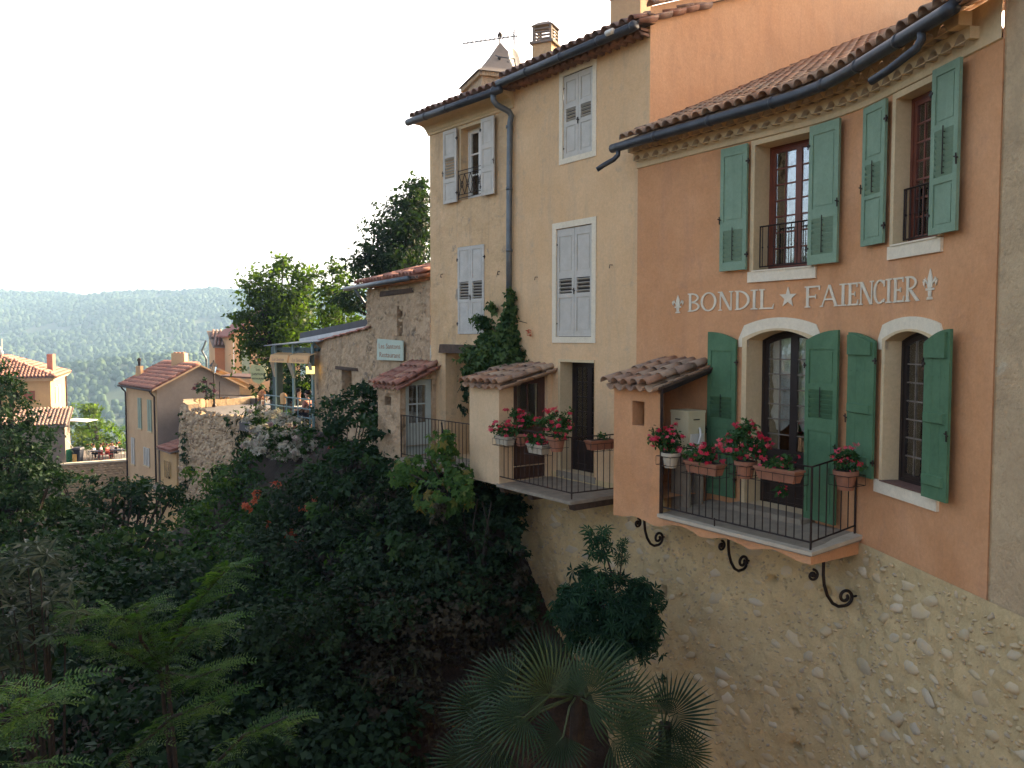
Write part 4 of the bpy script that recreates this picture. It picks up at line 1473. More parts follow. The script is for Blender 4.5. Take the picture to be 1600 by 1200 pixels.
def frame_band(parent, F, w, h, b, mat, proud=.018, bb=None):
    mb = MB()
    bb = b if bb is None else bb
    mb.box(-b, 0, -proud, .01, -bb, h + b, F)
    mb.box(w, w + b, -proud, .01, -bb, h + b, F)
    mb.box(.0, w, -proud - .001, .01, h, h + b, F)
    mb.box(.0, w, -proud - .001, .01, -bb, 0, F)
    return mb.make('window_band', mat, parent)
for o, b in ((C1, .10), (C2, .11)):
    F, w = WM.chord(o['u0'], o['u1'], 0, o['z0'])
    h = o['z1'] - o['z0']
    frame_band(peach, F, w, h, b, M['white_band'])
    mb = MB()
    mb.box(0, w, .055, .075, 0, h, F)
    mb.make('window_back', M['room'], peach)
    for k in (0, 1):
        F2 = F @ Matrix.Translation((k * w / 2 + .004, .045, .008))
        bands = [('p', .05, .36), ('l', .40, .54), ('p', .60, .93)] if o is C2 else [('p', .05, .38), ('l', .44, .60), ('p', .66, .93)]
        shutter(peach, F2, w / 2 - .008, h - .02, M['grey_sh'], bands, rod=False, hinge='L' if k == 0 else 'R')
F, w = WM.chord(C3['u0'], C3['u1'], 0, C3['z0'])
surround(peach, F, w, C3['z1'] - C3['z0'], 0, .05, .32, M['cream'], .015, bands='LT', name='door_surround')
window(peach, F @ Matrix.Translation((0, 0, .0)), w, C3['z1'] - C3['z0'], 0, .34, M['darkwood'], 2, 5, 2, kick=.55, name='door', stile=.06, bar=.016)
mb = MB()
mb.box(-.1, w + .05, -.02, .30, -.12, -.002, F)
mb.make('door_step', M['slab'], peach)
for px, py in ((840, 433), (957, 414)):      # old shutter hooks
    u, z = WM.pix(px, py)
    q = MB()
    q.tube([WM.p(u, 0, z), WM.p(u, .06, z), WM.p(u, .07, z - .06)], .008, 5)
    q.make('shutter_hook', M['rust_iron'], peach)
mb = MB()
body_behind(mb, WM, 3.05, 6.78, 8.4, -14, 4.9)
mb.make('rear_wall', M['peach'], peach)

# balcony and hut of the peach house
CD = 1.2
CU0, CU1, CUE = 3.30, 4.28, 6.33
ZC = -2.60
mb = MB()
a0, a1, b1, b0 = WM.p(CU1 - .05, CD + .03, ZC - .03), WM.p(CUE, CD + .03, ZC - .03), WM.p(CUE + .1, 0, ZC), WM.p(CU1 - .05, 0, ZC)
dn = Vector((0, 0, -.055))
mb.hexa([a0 + dn, a1 + dn, b1 + dn, b0 + dn], [a0, a1, b1, b0])
mb.make('balcony_floor', M['slab'], peach)
for u in (CU1 - .1, CU1 + .75, CUE - .18):
    mb = MB()
    P = lambda uu, v, z: WM.p(uu, v, z)
    mb.hexa([P(u, -.05, ZC - .19), P(u + .13, -.05, ZC - .19), P(u + .13, CD - .10, ZC - .20), P(u, CD - .10, ZC - .20)],
            [P(u, -.05, ZC - .062), P(u + .13, -.05, ZC - .062), P(u + .13, CD - .06, ZC - .090), P(u, CD - .06, ZC - .090)])
    mb.make('support_beam', M['beam'], peach)
pth = [WM.p(CU1 - .0, CD - .02, ZC), WM.p(CUE - .03, CD - .02, ZC), WM.p(CUE + .05, .02, ZC)]
rail_C = railing(peach, pth, .10, 1.0, .125, M['rust_iron'], posts=(1,), name='balcony_railing', rr=.011, rb=.0075)
rail_C['label'] = 'rusty balcony railing'
# side face looks at us and carries the brown door
hut(peach, WM, CU0, CU1, CD, -2.66, -.86, -.56, M['hut_peach'], None, (-2.60, -.70, .10, .88))
hut_roof(peach, WM, CU0 + .05, CU1 + .05, CD, -.84, -.58, .205, 4, M['tile_obj'], over=.20)
def side_frame(W, u, v0, v1, z0):
    """frame on the near side of a hut: x runs from v1 (outer) to v0 (wall), y into the hut"""
    a, b = W.p(u, v1, z0), W.p(u, v0, z0)
    x = (b - a)
    w = x.length
    x.normalize()
    y = Vector((-x.y, x.x, 0))
    return Matrix(((x.x, y.x, 0, a.x), (x.y, y.y, 0, a.y), (0, 0, 1, a.z), (0, 0, 0, 1))), w
F, w = side_frame(WM, CU1 - .08, .10, .88, -2.60)
dr2 = window(peach, F, w, 1.90, 0, .06, M['brownwood'], 2, 1, 1, kick=1.02, name='hut_door', stile=.10, bar=.03, room=False)

# ================================================================== OLD HOUSE (left, with cove cornice)
old = thing('old_house', 'old pale stucco house with stained plaster, weathered white shutters and a big grey drainpipe', 'house', WM.p(1.5, 0, -2.7))
E1 = dict(u0=1.30, u1=2.12, z0=2.93, z1=4.42)
E2 = dict(u0=1.17, u1=2.11, z0=.08, z1=1.94)
E3 = dict(u0=.68, u1=2.75, z0=-2.62, z1=-.30)
mb = MB()
wall_strip(mb, WM, .10, 3.0, lambda u: -2.9, lambda u: 4.56, (E1, E2, E3), .2)
mb.quad(WM.p(.1, 0, -2.9), WM.p(.1, -8, -2.9), WM.p(.1, -8, 4.9), WM.p(.1, 0, 4.56))
for o, d in ((E1, .22), (E3, .85)):
    F, w = WM.chord(o['u0'], o['u1'], 0, o['z0'])
    h = o['z1'] - o['z0']
    P = lambda x, y, z: F @ Vector((x, y, z))
    mb.quad(P(0, 0, 0), P(0, d, 0), P(0, d, h), P(0, 0, h))
    mb.quad(P(w, 0, 0), P(w, d, 0), P(w, d, h), P(w, 0, h))
    mb.quad(P(0, 0, h), P(w, 0, h), P(w, d, h), P(0, d, h))
    mb.quad(P(0, 0, 0), P(w, 0, 0), P(w, d, 0), P(0, d, 0))
    if o is E3: mb.quad(P(-.1, d, 0), P(w, d, 0), P(w, d, h), P(-.1, d, h))
mb.make('wall', M['old_plaster'], old)
mb = MB()
body_behind(mb, WM, .12, 3.05, 8.4, -14, 4.55)
mb.make('rear_wall', M['old_plaster'], old)
# cove cornice
cv = MB()
prof = [(0.0, 4.50), (.03, 4.50), (.035, 4.545), (.05, 4.56), (.07, 4.61), (.11, 4.67), (.18, 4.715), (.28, 4.735), (.30, 4.74), (.305, 4.80), (.0, 4.80)]
for (v0, z0), (v1, z1) in zip(prof[:-1], prof[1:]):
    cv.quad(WM.p(.08 - v0 * .5, v0, z0), WM.p(3.08, v0, z0), WM.p(3.08, v1, z1), WM.p(.08 - v1 * .5, v1, z1))
cv.quad(*[WM.p(.08 - v * .5, v, z) for v, z in prof])
cv.quad(*[WM.p(3.08, v, z) for v, z in prof])
cv.make('cornice', M['cream'], old)
eave_roof(old, WM, -.08, 3.15, .40, 4.83, .36, 4.2, M['beam'], 5, M['tile_greyred'])
g = MB()
g.tube([WM.p(-.10, .45, 4.76), WM.p(3.25, .45, 4.735)], .075, 10)
for u in (.6, 1.4, 2.2, 3.0): g.tube([WM.p(u, .45, 4.755), WM.p(u + .05, .45, 4.755)], .083, 10)
g.make('gutter', M['zinc'], old, smooth=True)
g = MB()
g.tube([WM.p(2.99, .45, 4.70), WM.p(3.0, .45, 4.58), WM.p(3.02, .38, 4.50), WM.p(3.10, .14, 4.40), WM.p(3.11, .09, 4.32), WM.p(3.06, .09, 4.20), WM.p(3.04, .09, 3.2), WM.p(3.03, .09, 2.0), WM.p(3.03, .09, .1)], .058, 10)
for z in (4.1, 2.9, 1.7, .5): g.tube([WM.p(3.035, .09, z), WM.p(3.035, .09, z + .05)], .068, 10)
g.tube([WM.p(3.02, .09, .1), WM.p(3.0, .09, -1.2)], .035, 8)
g.make('drainpipe', M['zinc_light'], old, smooth=True)
# upper window with its open shutters and scrolled guard
F, w = WM.chord(E1['u0'], E1['u1'], 0, E1['z0'])
h = E1['z1'] - E1['z0']
mb = MB()
for a in ((-.05, .0, 0, h + .05), (0, w, h, h + .05)):
    mb.box(a[0], a[1], -.012, .0, a[2], a[3], F)
mb.make('window_band', M['cream'], old)
window(old, F, w, h, 0, .24, M['white'], 1, 3, 2, name='window', stile=.05, bar=.03)
sF, sw = WM.chord(.76, 1.29, .06, 2.90)
shutter(old, sF, sw * .92, 1.55, M['grey_sh'], [('p', .04, .28), ('l', .34, .62), ('p', .66, .95)], rod=False, hinge='R')
sF, sw = WM.chord(2.13, 2.56, .07, 2.90)
shutter(old, sF, sw, 1.55, M['grey_sh'], [('p', .04, .30), ('p', .36, .60), ('p', .66, .95)], rod=False, hinge='L')
mb = MB()
Q = F @ Matrix.Translation((0, -.06, 0))
P = lambda x, z: Q @ Vector((x, 0, z))
for z in (.03, .10, .52, .60): mb.tube([P(-.02, z), P(w + .02, z)], .009, 5)
for x in (-.02, w + .02): mb.tube([P(x, 0), P(x, .62)], .009, 5)
for k in range(4):
    x0, x1 = w * k / 4, w * (k + 1) / 4
    mb.tube([P(x0, .10), P(x1, .52)], .008, 5)
    mb.tube([P(x1, .10), P(x0, .52)], .008, 5)
    c = (x0 + x1) / 2
    mb.tube([P(c + .05 * math.cos(a), .31 + .07 * math.sin(a)) for a in np.linspace(0, 2 * math.pi, 11)], .007, 5)
mb.make('window_guard', M['iron'], old)
# closed lower shutters
F, w = WM.chord(E2['u0'], E2['u1'], 0, E2['z0'])
h = E2['z1'] - E2['z0']
mb = MB()
mb.box(0, w, .045, .07, 0, h, F)
mb.make('window_back', M['room'], old)
for k in (0, 1):
    F2 = F @ Matrix.Translation((k * w / 2 + .004, .02, .006))
    shutter(old, F2, w / 2 - .008, h - .012, M['white_sh'], [('p', .03, .36), ('l', .40, .60), ('p', .63, .96)], rod=False, hinge='L' if k == 0 else 'R',
            label='weathered white shutter with dark gaps between its slats')
for px, py in ((692, 432), (781, 428)):
    u, z = WM.pix(px, py)
    q = MB()
    q.tube([WM.p(u, 0, z + .05), WM.p(u, .05, z + .05), WM.p(u, .06, z - .02), WM.p(u + .05, .06, z - .02)], .009, 5)
    q.make('shutter_hook', M['rust_iron'], old)
# recess: beam, glazed door, balcony
mb = MB()
mb.hexa([WM.p(.55, -.1, -.33), WM.p(2.2, -.1, -.33), WM.p(2.2, .10, -.33), WM.p(.55, .10, -.33)], [WM.p(.58, -.1, -.13), WM.p(2.2, -.1, -.15), WM.p(2.2, .09, -.16), WM.p(.58, .09, -.14)])
mb.make('lintel_beam', M['beam'], old)
F, w = WM.chord(1.15, 2.75, -.78, -2.60)
window(old, F, w, 2.18, 0, .03, M['white'], 2, 4, 2, kick=.75, name='glazed_door', stile=.07, bar=.035, room=False)
mb = MB()
mb.box(.0, w, .06, .08, .0, 2.2, F)
mb.make('door_back', M['room'], old)
mb = MB()
mb.hexa([WM.p(.28, -.1, -2.72), WM.p(3.28, -.1, -2.72), WM.p(3.28, .96, -2.72), WM.p(.28, .96, -2.72)], [WM.p(.28, -.1, -2.61), WM.p(3.28, -.1, -2.61), WM.p(3.28, .96, -2.61), WM.p(.28, .96, -2.61)])
mb.make('balcony_floor', M['slab'], old)
rl = railing(old, [WM.p(.30, .92, -2.61), WM.p(3.27, .92, -2.61)], .08, .93, .12, M['rust_iron'], posts=(0,), name='balcony_railing')
# small hut at the left corner
HE = WM
hut(old, WM, -.66, .30, .94, -2.68, -1.07, -.62, M['rough_plaster'], dict(u0=-.36, u1=-.08, z0=-1.50, z1=-1.30), (-2.60, -.92, .10, .80))
hut_roof(old, WM, -.66, .34, .94, -1.05, -.66, .20, 4, M['tile_redobj'], over=.15)
F, w = side_frame(WM, .24, .10, .80, -2.60)
window(old, F, w, 1.68, 0, .06, M['pale_green_wood'], 2, 2, 1, kick=.72, name='hut_door', stile=.085, bar=.03, room=False)

# ------------------------------------------------------------------ things on the roofs
ch = thing('roof_chimney', 'square plastered chimney with slotted concrete cap on the peach house roof', 'chimney', (.75, 18.8, 4.9))
mb = MB()
cx, cy = .73, 18.7
Rz = Matrix.Translation((cx, cy, 0)) @ Matrix.Rotation(R(-24), 4, 'Z')
mb.box(-.22, .22, -.22, .22, 4.6, 6.32, Rz)
mb.make('chimney_stack', M['old_plaster'], ch)
mb = MB()
mb.box(-.27, .27, -.27, .27, 6.32, 6.37, Rz)
for x in (-.22, .17):
    for y in (-.22, .17): mb.box(x, x + .05, y, y + .05, 6.37, 6.70, Rz)
mb.hexa([Rz @ Vector(q) for q in ((-.25, -.25, 6.70), (.25, -.25, 6.70), (.25, .25, 6.70), (-.25, .25, 6.70))], [Rz @ Vector(q) for q in ((-.12, -.12, 6.80), (.12, -.12, 6.80), (.12, .12, 6.80), (-.12, .12, 6.80))])
mb.make('chimney_cap', M['wall_grey_far'], ch)
for k in range(4):
    for s in range(4):
        mb = MB()
        Q = Rz @ Matrix.Rotation(R(90 * s), 4, 'Z')
        mb.box(-.17, .17, -.215, -.19, 6.41 + .07 * k, 6.44 + .07 * k, Q)
        mb.make('slat', M['wall_grey_far'], ch)
ch2 = thing('pale_chimney', 'wide pale rendered chimney with a tile cap above the ridge next to the apricot gable', 'chimney', (2.45, 17.6, 5.5))
mb = MB()
Rz = Matrix.Translation((2.47, 17.6, 0)) @ Matrix.Rotation(R(-36), 4, 'Z')
mb.box(-.38, .30, -.26, .26, 5.2, 6.88, Rz)
mb.make('chimney_stack', M['wall_peach_far'], ch2)
mb = MB()
mb.box(-.42, .34, -.30, .30, 6.88, 6.93, Rz)
mb.make('chimney_cap', M['tile_redobj'], ch2)
an = thing('tv_antenna', 'long rake television aerial on a thin mast above the tiled roofs', 'antenna', (.02, 20, 5))
mb = MB()
mb.tube([(.05, 20, 4.9), (.05, 20, 7.15)], .018, 6)
mb.make('mast', M['zinc_light'], an)
mb = MB()
a, b = at_y(808, 56, 20), at_y(724, 68, 20.6)
mb.tube([a, b], .016, 5)
for k in range(13):
    p = a.lerp(b, k / 12)
    mb.tube([p + Vector((-.02, -.02, -.05)), p + Vector((.02, .02, .06))], .012, 4)
    mb.tube([p + Vector((-.03, -.12, 0)), p + Vector((.03, .12, 0))], .006, 4)
mb.tube([a + Vector((-.12, 0, .12)), a + Vector((-.05, 0, 0)), a + Vector((-.12, 0, -.12))], .008, 4)
mb.make('boom', M['zinc_light'], an)
di = thing('satellite_dish', 'white satellite dish seen edge-on beside the aerial mast', 'satellite dish', (0, 19.6, 5.9))
mb = MB()
Q = Matrix.Translation(at_y(803, 92, 19.6)) @ Matrix.Rotation(R(62), 4, 'Z') @ Matrix.Rotation(R(82), 4, 'X') 
mb.lathe([(.01, -.06), (.15, -.05), (.25, -.015), (.31, .03), (.30, .035), (.24, -.005), (.14, -.04), (.005, -.05)], 20, (0, 0, 0), Q)
mb.make('reflector', M['white'], di, smooth=True)
mb = MB()
c = at_y(803, 92, 19.6)
mb.tube([c, c + Vector((-.35, -.1, .02)), c + Vector((-.42, -.1, .05))], .014, 5)
mb.tube([c, c + Vector((.12, .1, -.5)), c + Vector((.12, .1, -.9))], .02, 5)
mb.make('arm', M['zinc_light'], di)
# old tower with pyramid roof behind
tw = thing('church_turret', 'old stone turret with a concave grey pyramid roof behind the roofs', 'tower', (-1.2, 34, 6))
tc = at_y(785, 140, 35)
mb = MB()
Rz = Matrix.Translation((tc.x - .1, 35, 0)) @ Matrix.Rotation(R(20), 4, 'Z')
mb.box(-1.15, 1.15, -1.15, 1.15, 4, 10.2, Rz)
mb.box(-1.28, 1.28, -1.28, 1.28, 10.2, 10.36, Rz)
mb.make('wall', M['rough_plaster'], tw)
mb = MB()
lv = [(1.38, 10.36), (1.02, 10.62), (.66, 11.02), (.34, 11.45), (.03, 11.95)]
for (r0, z0), (r1, z1) in zip(lv, lv[1:]):
    c0 = [Rz @ Vector((sx * r0, sy * r0, z0)) for sx, sy in ((-1, -1), (1, -1), (1, 1), (-1, 1))]
    c1 = [Rz @ Vector((sx * r1, sy * r1, z1)) for sx, sy in ((-1, -1), (1, -1), (1, 1), (-1, 1))]
    for k in range(4): mb.quad(c0[k], c0[(k + 1) % 4], c1[(k + 1) % 4], c1[k])
mb.make('roof', M['wall_grey_far'], tw)
mb = MB()
mb.lathe([(.03, 11.9), (.03, 12.15), (.10, 12.22), (.10, 12.30), (.02, 12.40), (.01, 12.6)], 8, (tc.x - .1, 35, 0))
mb.make('finial', M['rust_iron'], tw)
for dx, dz in ((-.25, 11.12), (.1, 10.95)):
    mb = MB()
    mb.lathe([(.07, 0), (.06, .08)], 8, (0, 0, 0), Rz @ Matrix.Translation((dx, -.62, dz)) @ Matrix.Rotation(R(70), 4, 'X'))
    mb.make('pigeon_hole', M['room'], tw)

# ================================================================== RESTAURANT WALL AND TERRACE
rest = thing('restaurant_building', 'low rough-plastered restaurant building with a red tile roof, slit window and crumbling corner', 'building', WG.p(9.5, 0, -3))
slit = dict(u0=12.05, u1=12.42, z0=.05, z1=.78)
lw = dict(u0=7.7, u1=8.6, z0=-1.75, z1=-.92)
mb = MB()
def ztG(u):
    if u < 9.95: return -.14 + (u - 4.8) / 5.15 * .42 + .015 * math.sin(u * 9)
    return 1.30
wall_strip(mb, WG, 4.8, 9.93, lambda u: -4.5, ztG, (lw,), .15)
us = np.linspace(9.93, 14.05, 30)
wall_strip(mb, WG, 9.93, 14.05, lambda u: -4.5, lambda u: 1.30, (slit,), .15, .0)
for o in (slit, lw):
    F, w = WG.chord(o['u0'], o['u1'], 0, o['z0'])
    h = o['z1'] - o['z0']
    P = lambda x, y, z: F @ Vector((x, y, z))
    for q in ([(0, 0, 0), (0, .35, 0), (0, .35, h), (0, 0, h)], [(w, 0, 0), (w, .35, 0), (w, .35, h), (w, 0, h)], [(0, 0, h), (w, 0, h), (w, .35, h), (0, .35, h)], [(0, 0, 0), (w, 0, 0), (w, .35, 0), (0, .35, 0)]):
        mb.quad(*[P(*k) for k in q])
a, c = WG.p(4.8, 0, 0), WG.p(4.8, -3, 0)
mb.quad((a.x, a.y, -4.5), (c.x, c.y, -4.5), (c.x, c.y, -.14), (a.x, a.y, -.14))
a, c = WG.p(9.93, 0, 0), WG.p(9.93, -5, 0)
mb.quad((a.x, a.y, -.2), (c.x, c.y, -.2), (c.x, c.y, 1.6), (a.x, a.y, 1.3))
c2 = WG.p(14.05, -5, 0)
mb.quad((c.x, c.y, -2), (c2.x, c2.y, -2), (c2.x, c2.y, 1.6), (c.x, c.y, 1.6))
mb.make('wall', M['rough_plaster'], rest)
for o, nm in ((slit, 'slit_window'), (lw, 'small_window')):
    F, w = WG.chord(o['u0'], o['u1'], 0, o['z0'])
    h = o['z1'] - o['z0']
    q = MB()
    q.box(w * .45 if nm == 'slit_window' else w * .45, w, .20, .24, 0 if nm == 'slit_window' else .15, h if nm == 'slit_window' else h * .6, F)
    q.make(nm, M['darkwood'], rest)
    q = MB()
    q.box(0, w, .30, .34, 0, h, F)
    q.make('recess_back', M['rough_plaster'], rest)
for (ua, ub, z, t) in ((10.95, 13.1, 1.06, .13), (7.2, 9.15, -.93, .10)):
    q = MB()
    F, w = WG.chord(ua, ub, 0, z)
    q.hexa([F @ Vector(k) for k in ((0, -.04, 0), (w, -.03, .01), (w, .1, .01), (0, .1, 0))], [F @ Vector(k) for k in ((.02, -.03, t), (w - .03, -.05, t * .9), (w, .1, t), (0, .1, t))])
    q.make('wooden_lintel', M['beam'], rest)
# rubble stones showing in the crumbled plaster corner
sl_ = []
for _ in range(150):
    u = rng.choice([rng.uniform(9.9, 10.2), rng.uniform(10.1, 14.0)], p=[.6, .4])
    z = rng.uniform(-.4, 1.2)
    a_ = rng.uniform(.04, .11)
    F, _w = WG.chord(u - .02, u + .02, .0, z)
    sl_.append(np.array(F @ Matrix.Rotation(rng.normal(0, .4), 4, 'Y') @ Matrix.Diagonal((a_, .03, a_ * .6, 1))))
joined('rubble', protos[2][0], protos[2][1], sl_, rng.random(len(sl_)), M['stone_far'], rest, 'stuff', True)
# roof
mb = MB()
sv = .30
def groof(u0, u1, v, z, sl2, dp, rows, sp, mat, parent, nm='roof'):
    mb = MB()
    mb.quad(WG.p(u0, v, z), WG.p(u1, v, z), WG.p(u1, v - dp, z + sl2 * dp), WG.p(u0, v - dp, z + sl2 * dp))
    mb.quad(WG.p(u0, v, z - .05), WG.p(u1, v, z - .05), WG.p(u1, v, z), WG.p(u0, v, z))
    mb.quad(WG.p(u0, v, z - .05), WG.p(u0, v - dp, z - .05), WG.p(u0, v - dp, z + sl2 * dp), WG.p(u0, v, z))
    mb.quad(WG.p(u0, v, z - .05), WG.p(u1, v, z - .05), WG.p(u1, -.1, z - .03), WG.p(u0, -.1, z - .03))
    o = mb.make(nm, M['beam'], parent)
    t = (WG.p(1, 0, 0) - WG.p(0, 0, 0)).normalized()
    g_ = Vector((-t.y, t.x, 0))
    cov, cha = tile_frames(plane_rows(WG.p(u0, v, z), t, g_, u1 - u0, sl2, sp), rows, sl2, sp, jit=.07, zj=.02)
    for V, Fs, L in ((TV, TF, cov), (CV, CF, cha)):
        joined('roof_tiling', V, Fs, [np.array(q) for q in L], rng.random(len(L)), mat, o, 'stuff', True)
    return o
groof(9.75, 14.02, .28, 1.40, .26, 2.4, 7, .21, M['tile_red'], rest)
g = MB()
g.tube([WG.p(9.1, .34, 1.34), WG.p(13.6, .34, 1.36)], .06, 8)
g.make('gutter', M['zinc_light'], rest, smooth=True)
g = MB()
g.tube([WG.p(9.9, .34, 1.32), WG.p(9.85, .1, 1.0), WG.p(9.8, -.1, .75)], .04, 8)
g.make('spout', M['zinc_light'], rest, smooth=True)
cp = []
for u in np.arange(4.8, 9.9, .3):
    F, _w = WG.chord(u, u + .3, .08, ztG(u) + .0)
    cp.append(np.array(F @ Matrix.Rotation(R(90), 4, 'Z') @ Matrix.Translation((.08, -.35, -.02)) @ Matrix.Diagonal((1.1, 1, .6, 1))))
joined('wall_capping_tiles', TV, TF, cp, rng.random(len(cp)), M['tile_red'], rest, 'stuff', True)
# sign
sg = thing('restaurant_sign', 'pale green board reading Les Santons Restaurant on the rough wall', 'sign', WG.p(11.7, .05, -.3))
F, w = WG.chord(10.86, 12.62, .06, -.57)
mb = MB()
mb.hexa([F @ Vector(k) for k in ((0, -.03, 0), (w, -.03, .02), (w, .0, .02), (0, .0, 0))], [F @ Vector(k) for k in ((.04, -.03, .55), (w, -.03, .50), (w, .0, .50), (.04, 0, .55))])
mb.make('board', M['sign_green'], sg)
def text_obj(txt, F, height, width, mat, parent, name='lettering', depth=.003):
    cu = bpy.data.curves.new(name, 'FONT')
    cu.body = txt
    cu.size = 1
    cu.extrude = .5
    cu.resolution_u = 2
    tmp = bpy.data.objects.new(name, cu)
    col.objects.link(tmp)
    dg = bpy.context.evaluated_depsgraph_get()
    me = bpy.data.meshes.new_from_object(tmp.evaluated_get(dg))
    bpy.data.objects.remove(tmp)
    n = len(me.vertices)
    co = np.zeros(n * 3, np.float32)
    me.vertices.foreach_get('co', co)
    co = co.reshape(-1, 3)
    x0, x1 = co[:, 0].min(), co[:, 0].max()
    y0, y1 = co[:, 1].min(), co[:, 1].max()
    out = np.zeros_like(co)
    out[:, 0] = (co[:, 0] - x0) / (x1 - x0) * width
    out[:, 2] = (co[:, 1] - y0) / (y1 - y0) * height
    out[:, 1] = -co[:, 2] * 2 * depth
    me.vertices.foreach_set('co', out.ravel())
    me.materials.clear()
    me.materials.append(mat)
    me.update()
    return inst(name, me, None, parent, F)
text_obj('Les Santons', F @ Matrix.Translation((.16, -.032, .30)), .13, w - .3, M['letter_red'], sg)
text_obj('Restaurant', F @ Matrix.Translation((.20, -.032, .08)), .13, w - .36, M['letter_red'], sg)

# terrace pergola of the restaurant
near = at_z(484, 624.5, -1.94)
far_ = at_z(414, 617, -1.94)
WR = Wall([(far_.x, far_.y), (near.x, near.y)])
LRt = WR.L[-1]
per = thing('restaurant_pergola', 'dark green steel pergola with a flat dark roof and glass canopy over the restaurant terrace', 'pergola', WR.p(LRt / 2, -.4, -2.95))
uP = lambda px, v=-.3: WR.pix(px, 600, v)[0]
for px, wdt, mt, v in ((434, .17, 'pergola_dark', -.3), (459, .05, 'pergola_pale', -.1), (489, .05, 'pergola_pale', -.1), (431, .03, 'pergola_pale', -.1)):
    F, _w = WR.chord(uP(px, v) - wdt, uP(px, v) + wdt, v, -2.95)
    mb = MB()
    mb.box(0, 2 * wdt, -wdt * .6, wdt * .6, 0, 2.75, F)
    mb.make('post', M[mt], per)
# roof deck: long dark sheet running back along the restaurant wall
mb = MB()
ra, rb_ = WG.p(3.9, -.5, .02), WG.p(9.95, -.5, .42)
rc_, rd = WG.p(9.95, -4.5, .42), WG.p(1.2, -4.5, -.05)
re_ = WG.p(2.6, -.2, -.03)
k = Vector((0, 0, .20))
mb.add([re_, rb_, rc_, rd, re_ + k, rb_ + k, rc_ + k, rd + k], [(3, 2, 1, 0), (4, 5, 6, 7), (0, 1, 5, 4), (1, 2, 6, 5), (2, 3, 7, 6), (3, 0, 4, 7)])
mb.make('roof_deck', M['roof_sheet'], per)
mb = MB()
k2 = Vector((0, 0, -.14))
mb.add([re_ + k2, rb_ + Vector((0, 0, -.07)), rb_, re_ - Vector((0, 0, .0))], [(0, 1, 2, 3)])
o_ = (WG.p(0, .05, 0) - WG.p(0, 0, 0))
mb.v = [tuple(Vector(q) + o_ * .4) for q in mb.v]
mb.add([tuple(Vector(q) - o_ * .2) for q in mb.v[:4]], [(3, 2, 1, 0)])
mb.make('fascia', M['fascia'], per)
mb = MB()
e1, e2 = at_y(412, 541, 28.2), at_y(500, 534, 26.0)
e3, e4 = e2 + Vector((.5, .9, .14)), e1 + Vector((1.2, 1.6, .16))
k = Vector((0, 0, .03))
mb.hexa([e1, e2, e3, e4], [e1 + k, e2 + k, e3 + k, e4 + k])
mb.make('glass_canopy', M['zinc_pale'], per)
for q in (e1 + Vector((.3, .2, 0)), e1.lerp(e2, .5) + Vector((.1, .2, 0)), e2 + Vector((-.3, .2, 0))):
    mb = MB()
    mb.tube([q, q + Vector((.3, .4, -.35))], .025, 5)
    mb.make('canopy_strut', M['pergola_pale'], per)
mb = MB()
F, _w = WR.chord(uP(420, .1), uP(495, -.1), -.15, -.42)
mb.box(0, _w, 0, .08, 0, .10, F)
mb.make('cross_beam', M['pergola_dark'], per)
# awning valances with lettering, and their folded side straps
for x0, x1 in ((420, 448), (450, 480)):
    u0_, u1_ = WR.pix(x0, 557, .2)[0], WR.pix(x1, 557, .2)[0]
    F, _w = WR.chord(u0_, u1_, .2, -.80)
    aw = MB()
    aw.hexa([F @ Vector(q) for q in ((0, -.0, 0), (_w, 0, 0), (_w, .06, 0), (0, .06, 0))], [F @ Vector(q) for q in ((0, .06, .24), (_w, .06, .24), (_w, .10, .24), (0, .10, .24))])
    aw.add([F @ Vector(q) for q in ((0, .06, .24), (_w, .06, .24), (_w, .34, .32), (0, .34, .32))], [(0, 1, 2, 3)])
    ao = aw.make('awning', M['canvas'], per)
    text_obj('Les Santons', F @ Matrix.Translation((.22, .012, .05)) @ Matrix.Rotation(R(-14), 4, 'X'), .11, _w - .45, M['letter_red'], ao)
for x0, x1 in ((424, 429), (450, 458), (482, 489)):
    pa, pb = WR.pix(x0, 563, .15), WR.pix(x1, 590, .0)
    mb = MB()
    A_, B_ = WR.p(pa[0], .15, -.78), WR.p(pb[0], .0, -1.30)
    mb.hexa([A_ + Vector((-.05, 0, 0)), A_ + Vector((.08, 0, 0)), A_ + Vector((.08, .02, 0)), A_ + Vector((-.05, .02, 0))][::1], [B_ + Vector((-.02, 0, 0)), B_ + Vector((.03, 0, 0)), B_ + Vector((.03, .02, 0)), B_ + Vector((-.02, .02, 0))])
    mb.make('awning_strap', M['stonetrough'], per)
mb = MB()
F, _w = WR.chord(uP(424, -2.2), uP(500, -2.2), -2.2, -2.95)
mb.box(0, _w, 0, .05, 0, 1.15, F)
mb.box(0, _w, .002, .048, 2.1, 2.6, F)
mb.make('interior_shade_panel', M['pergola_dark'], per)  # dark panels added to stand in for the shaded pergola interior
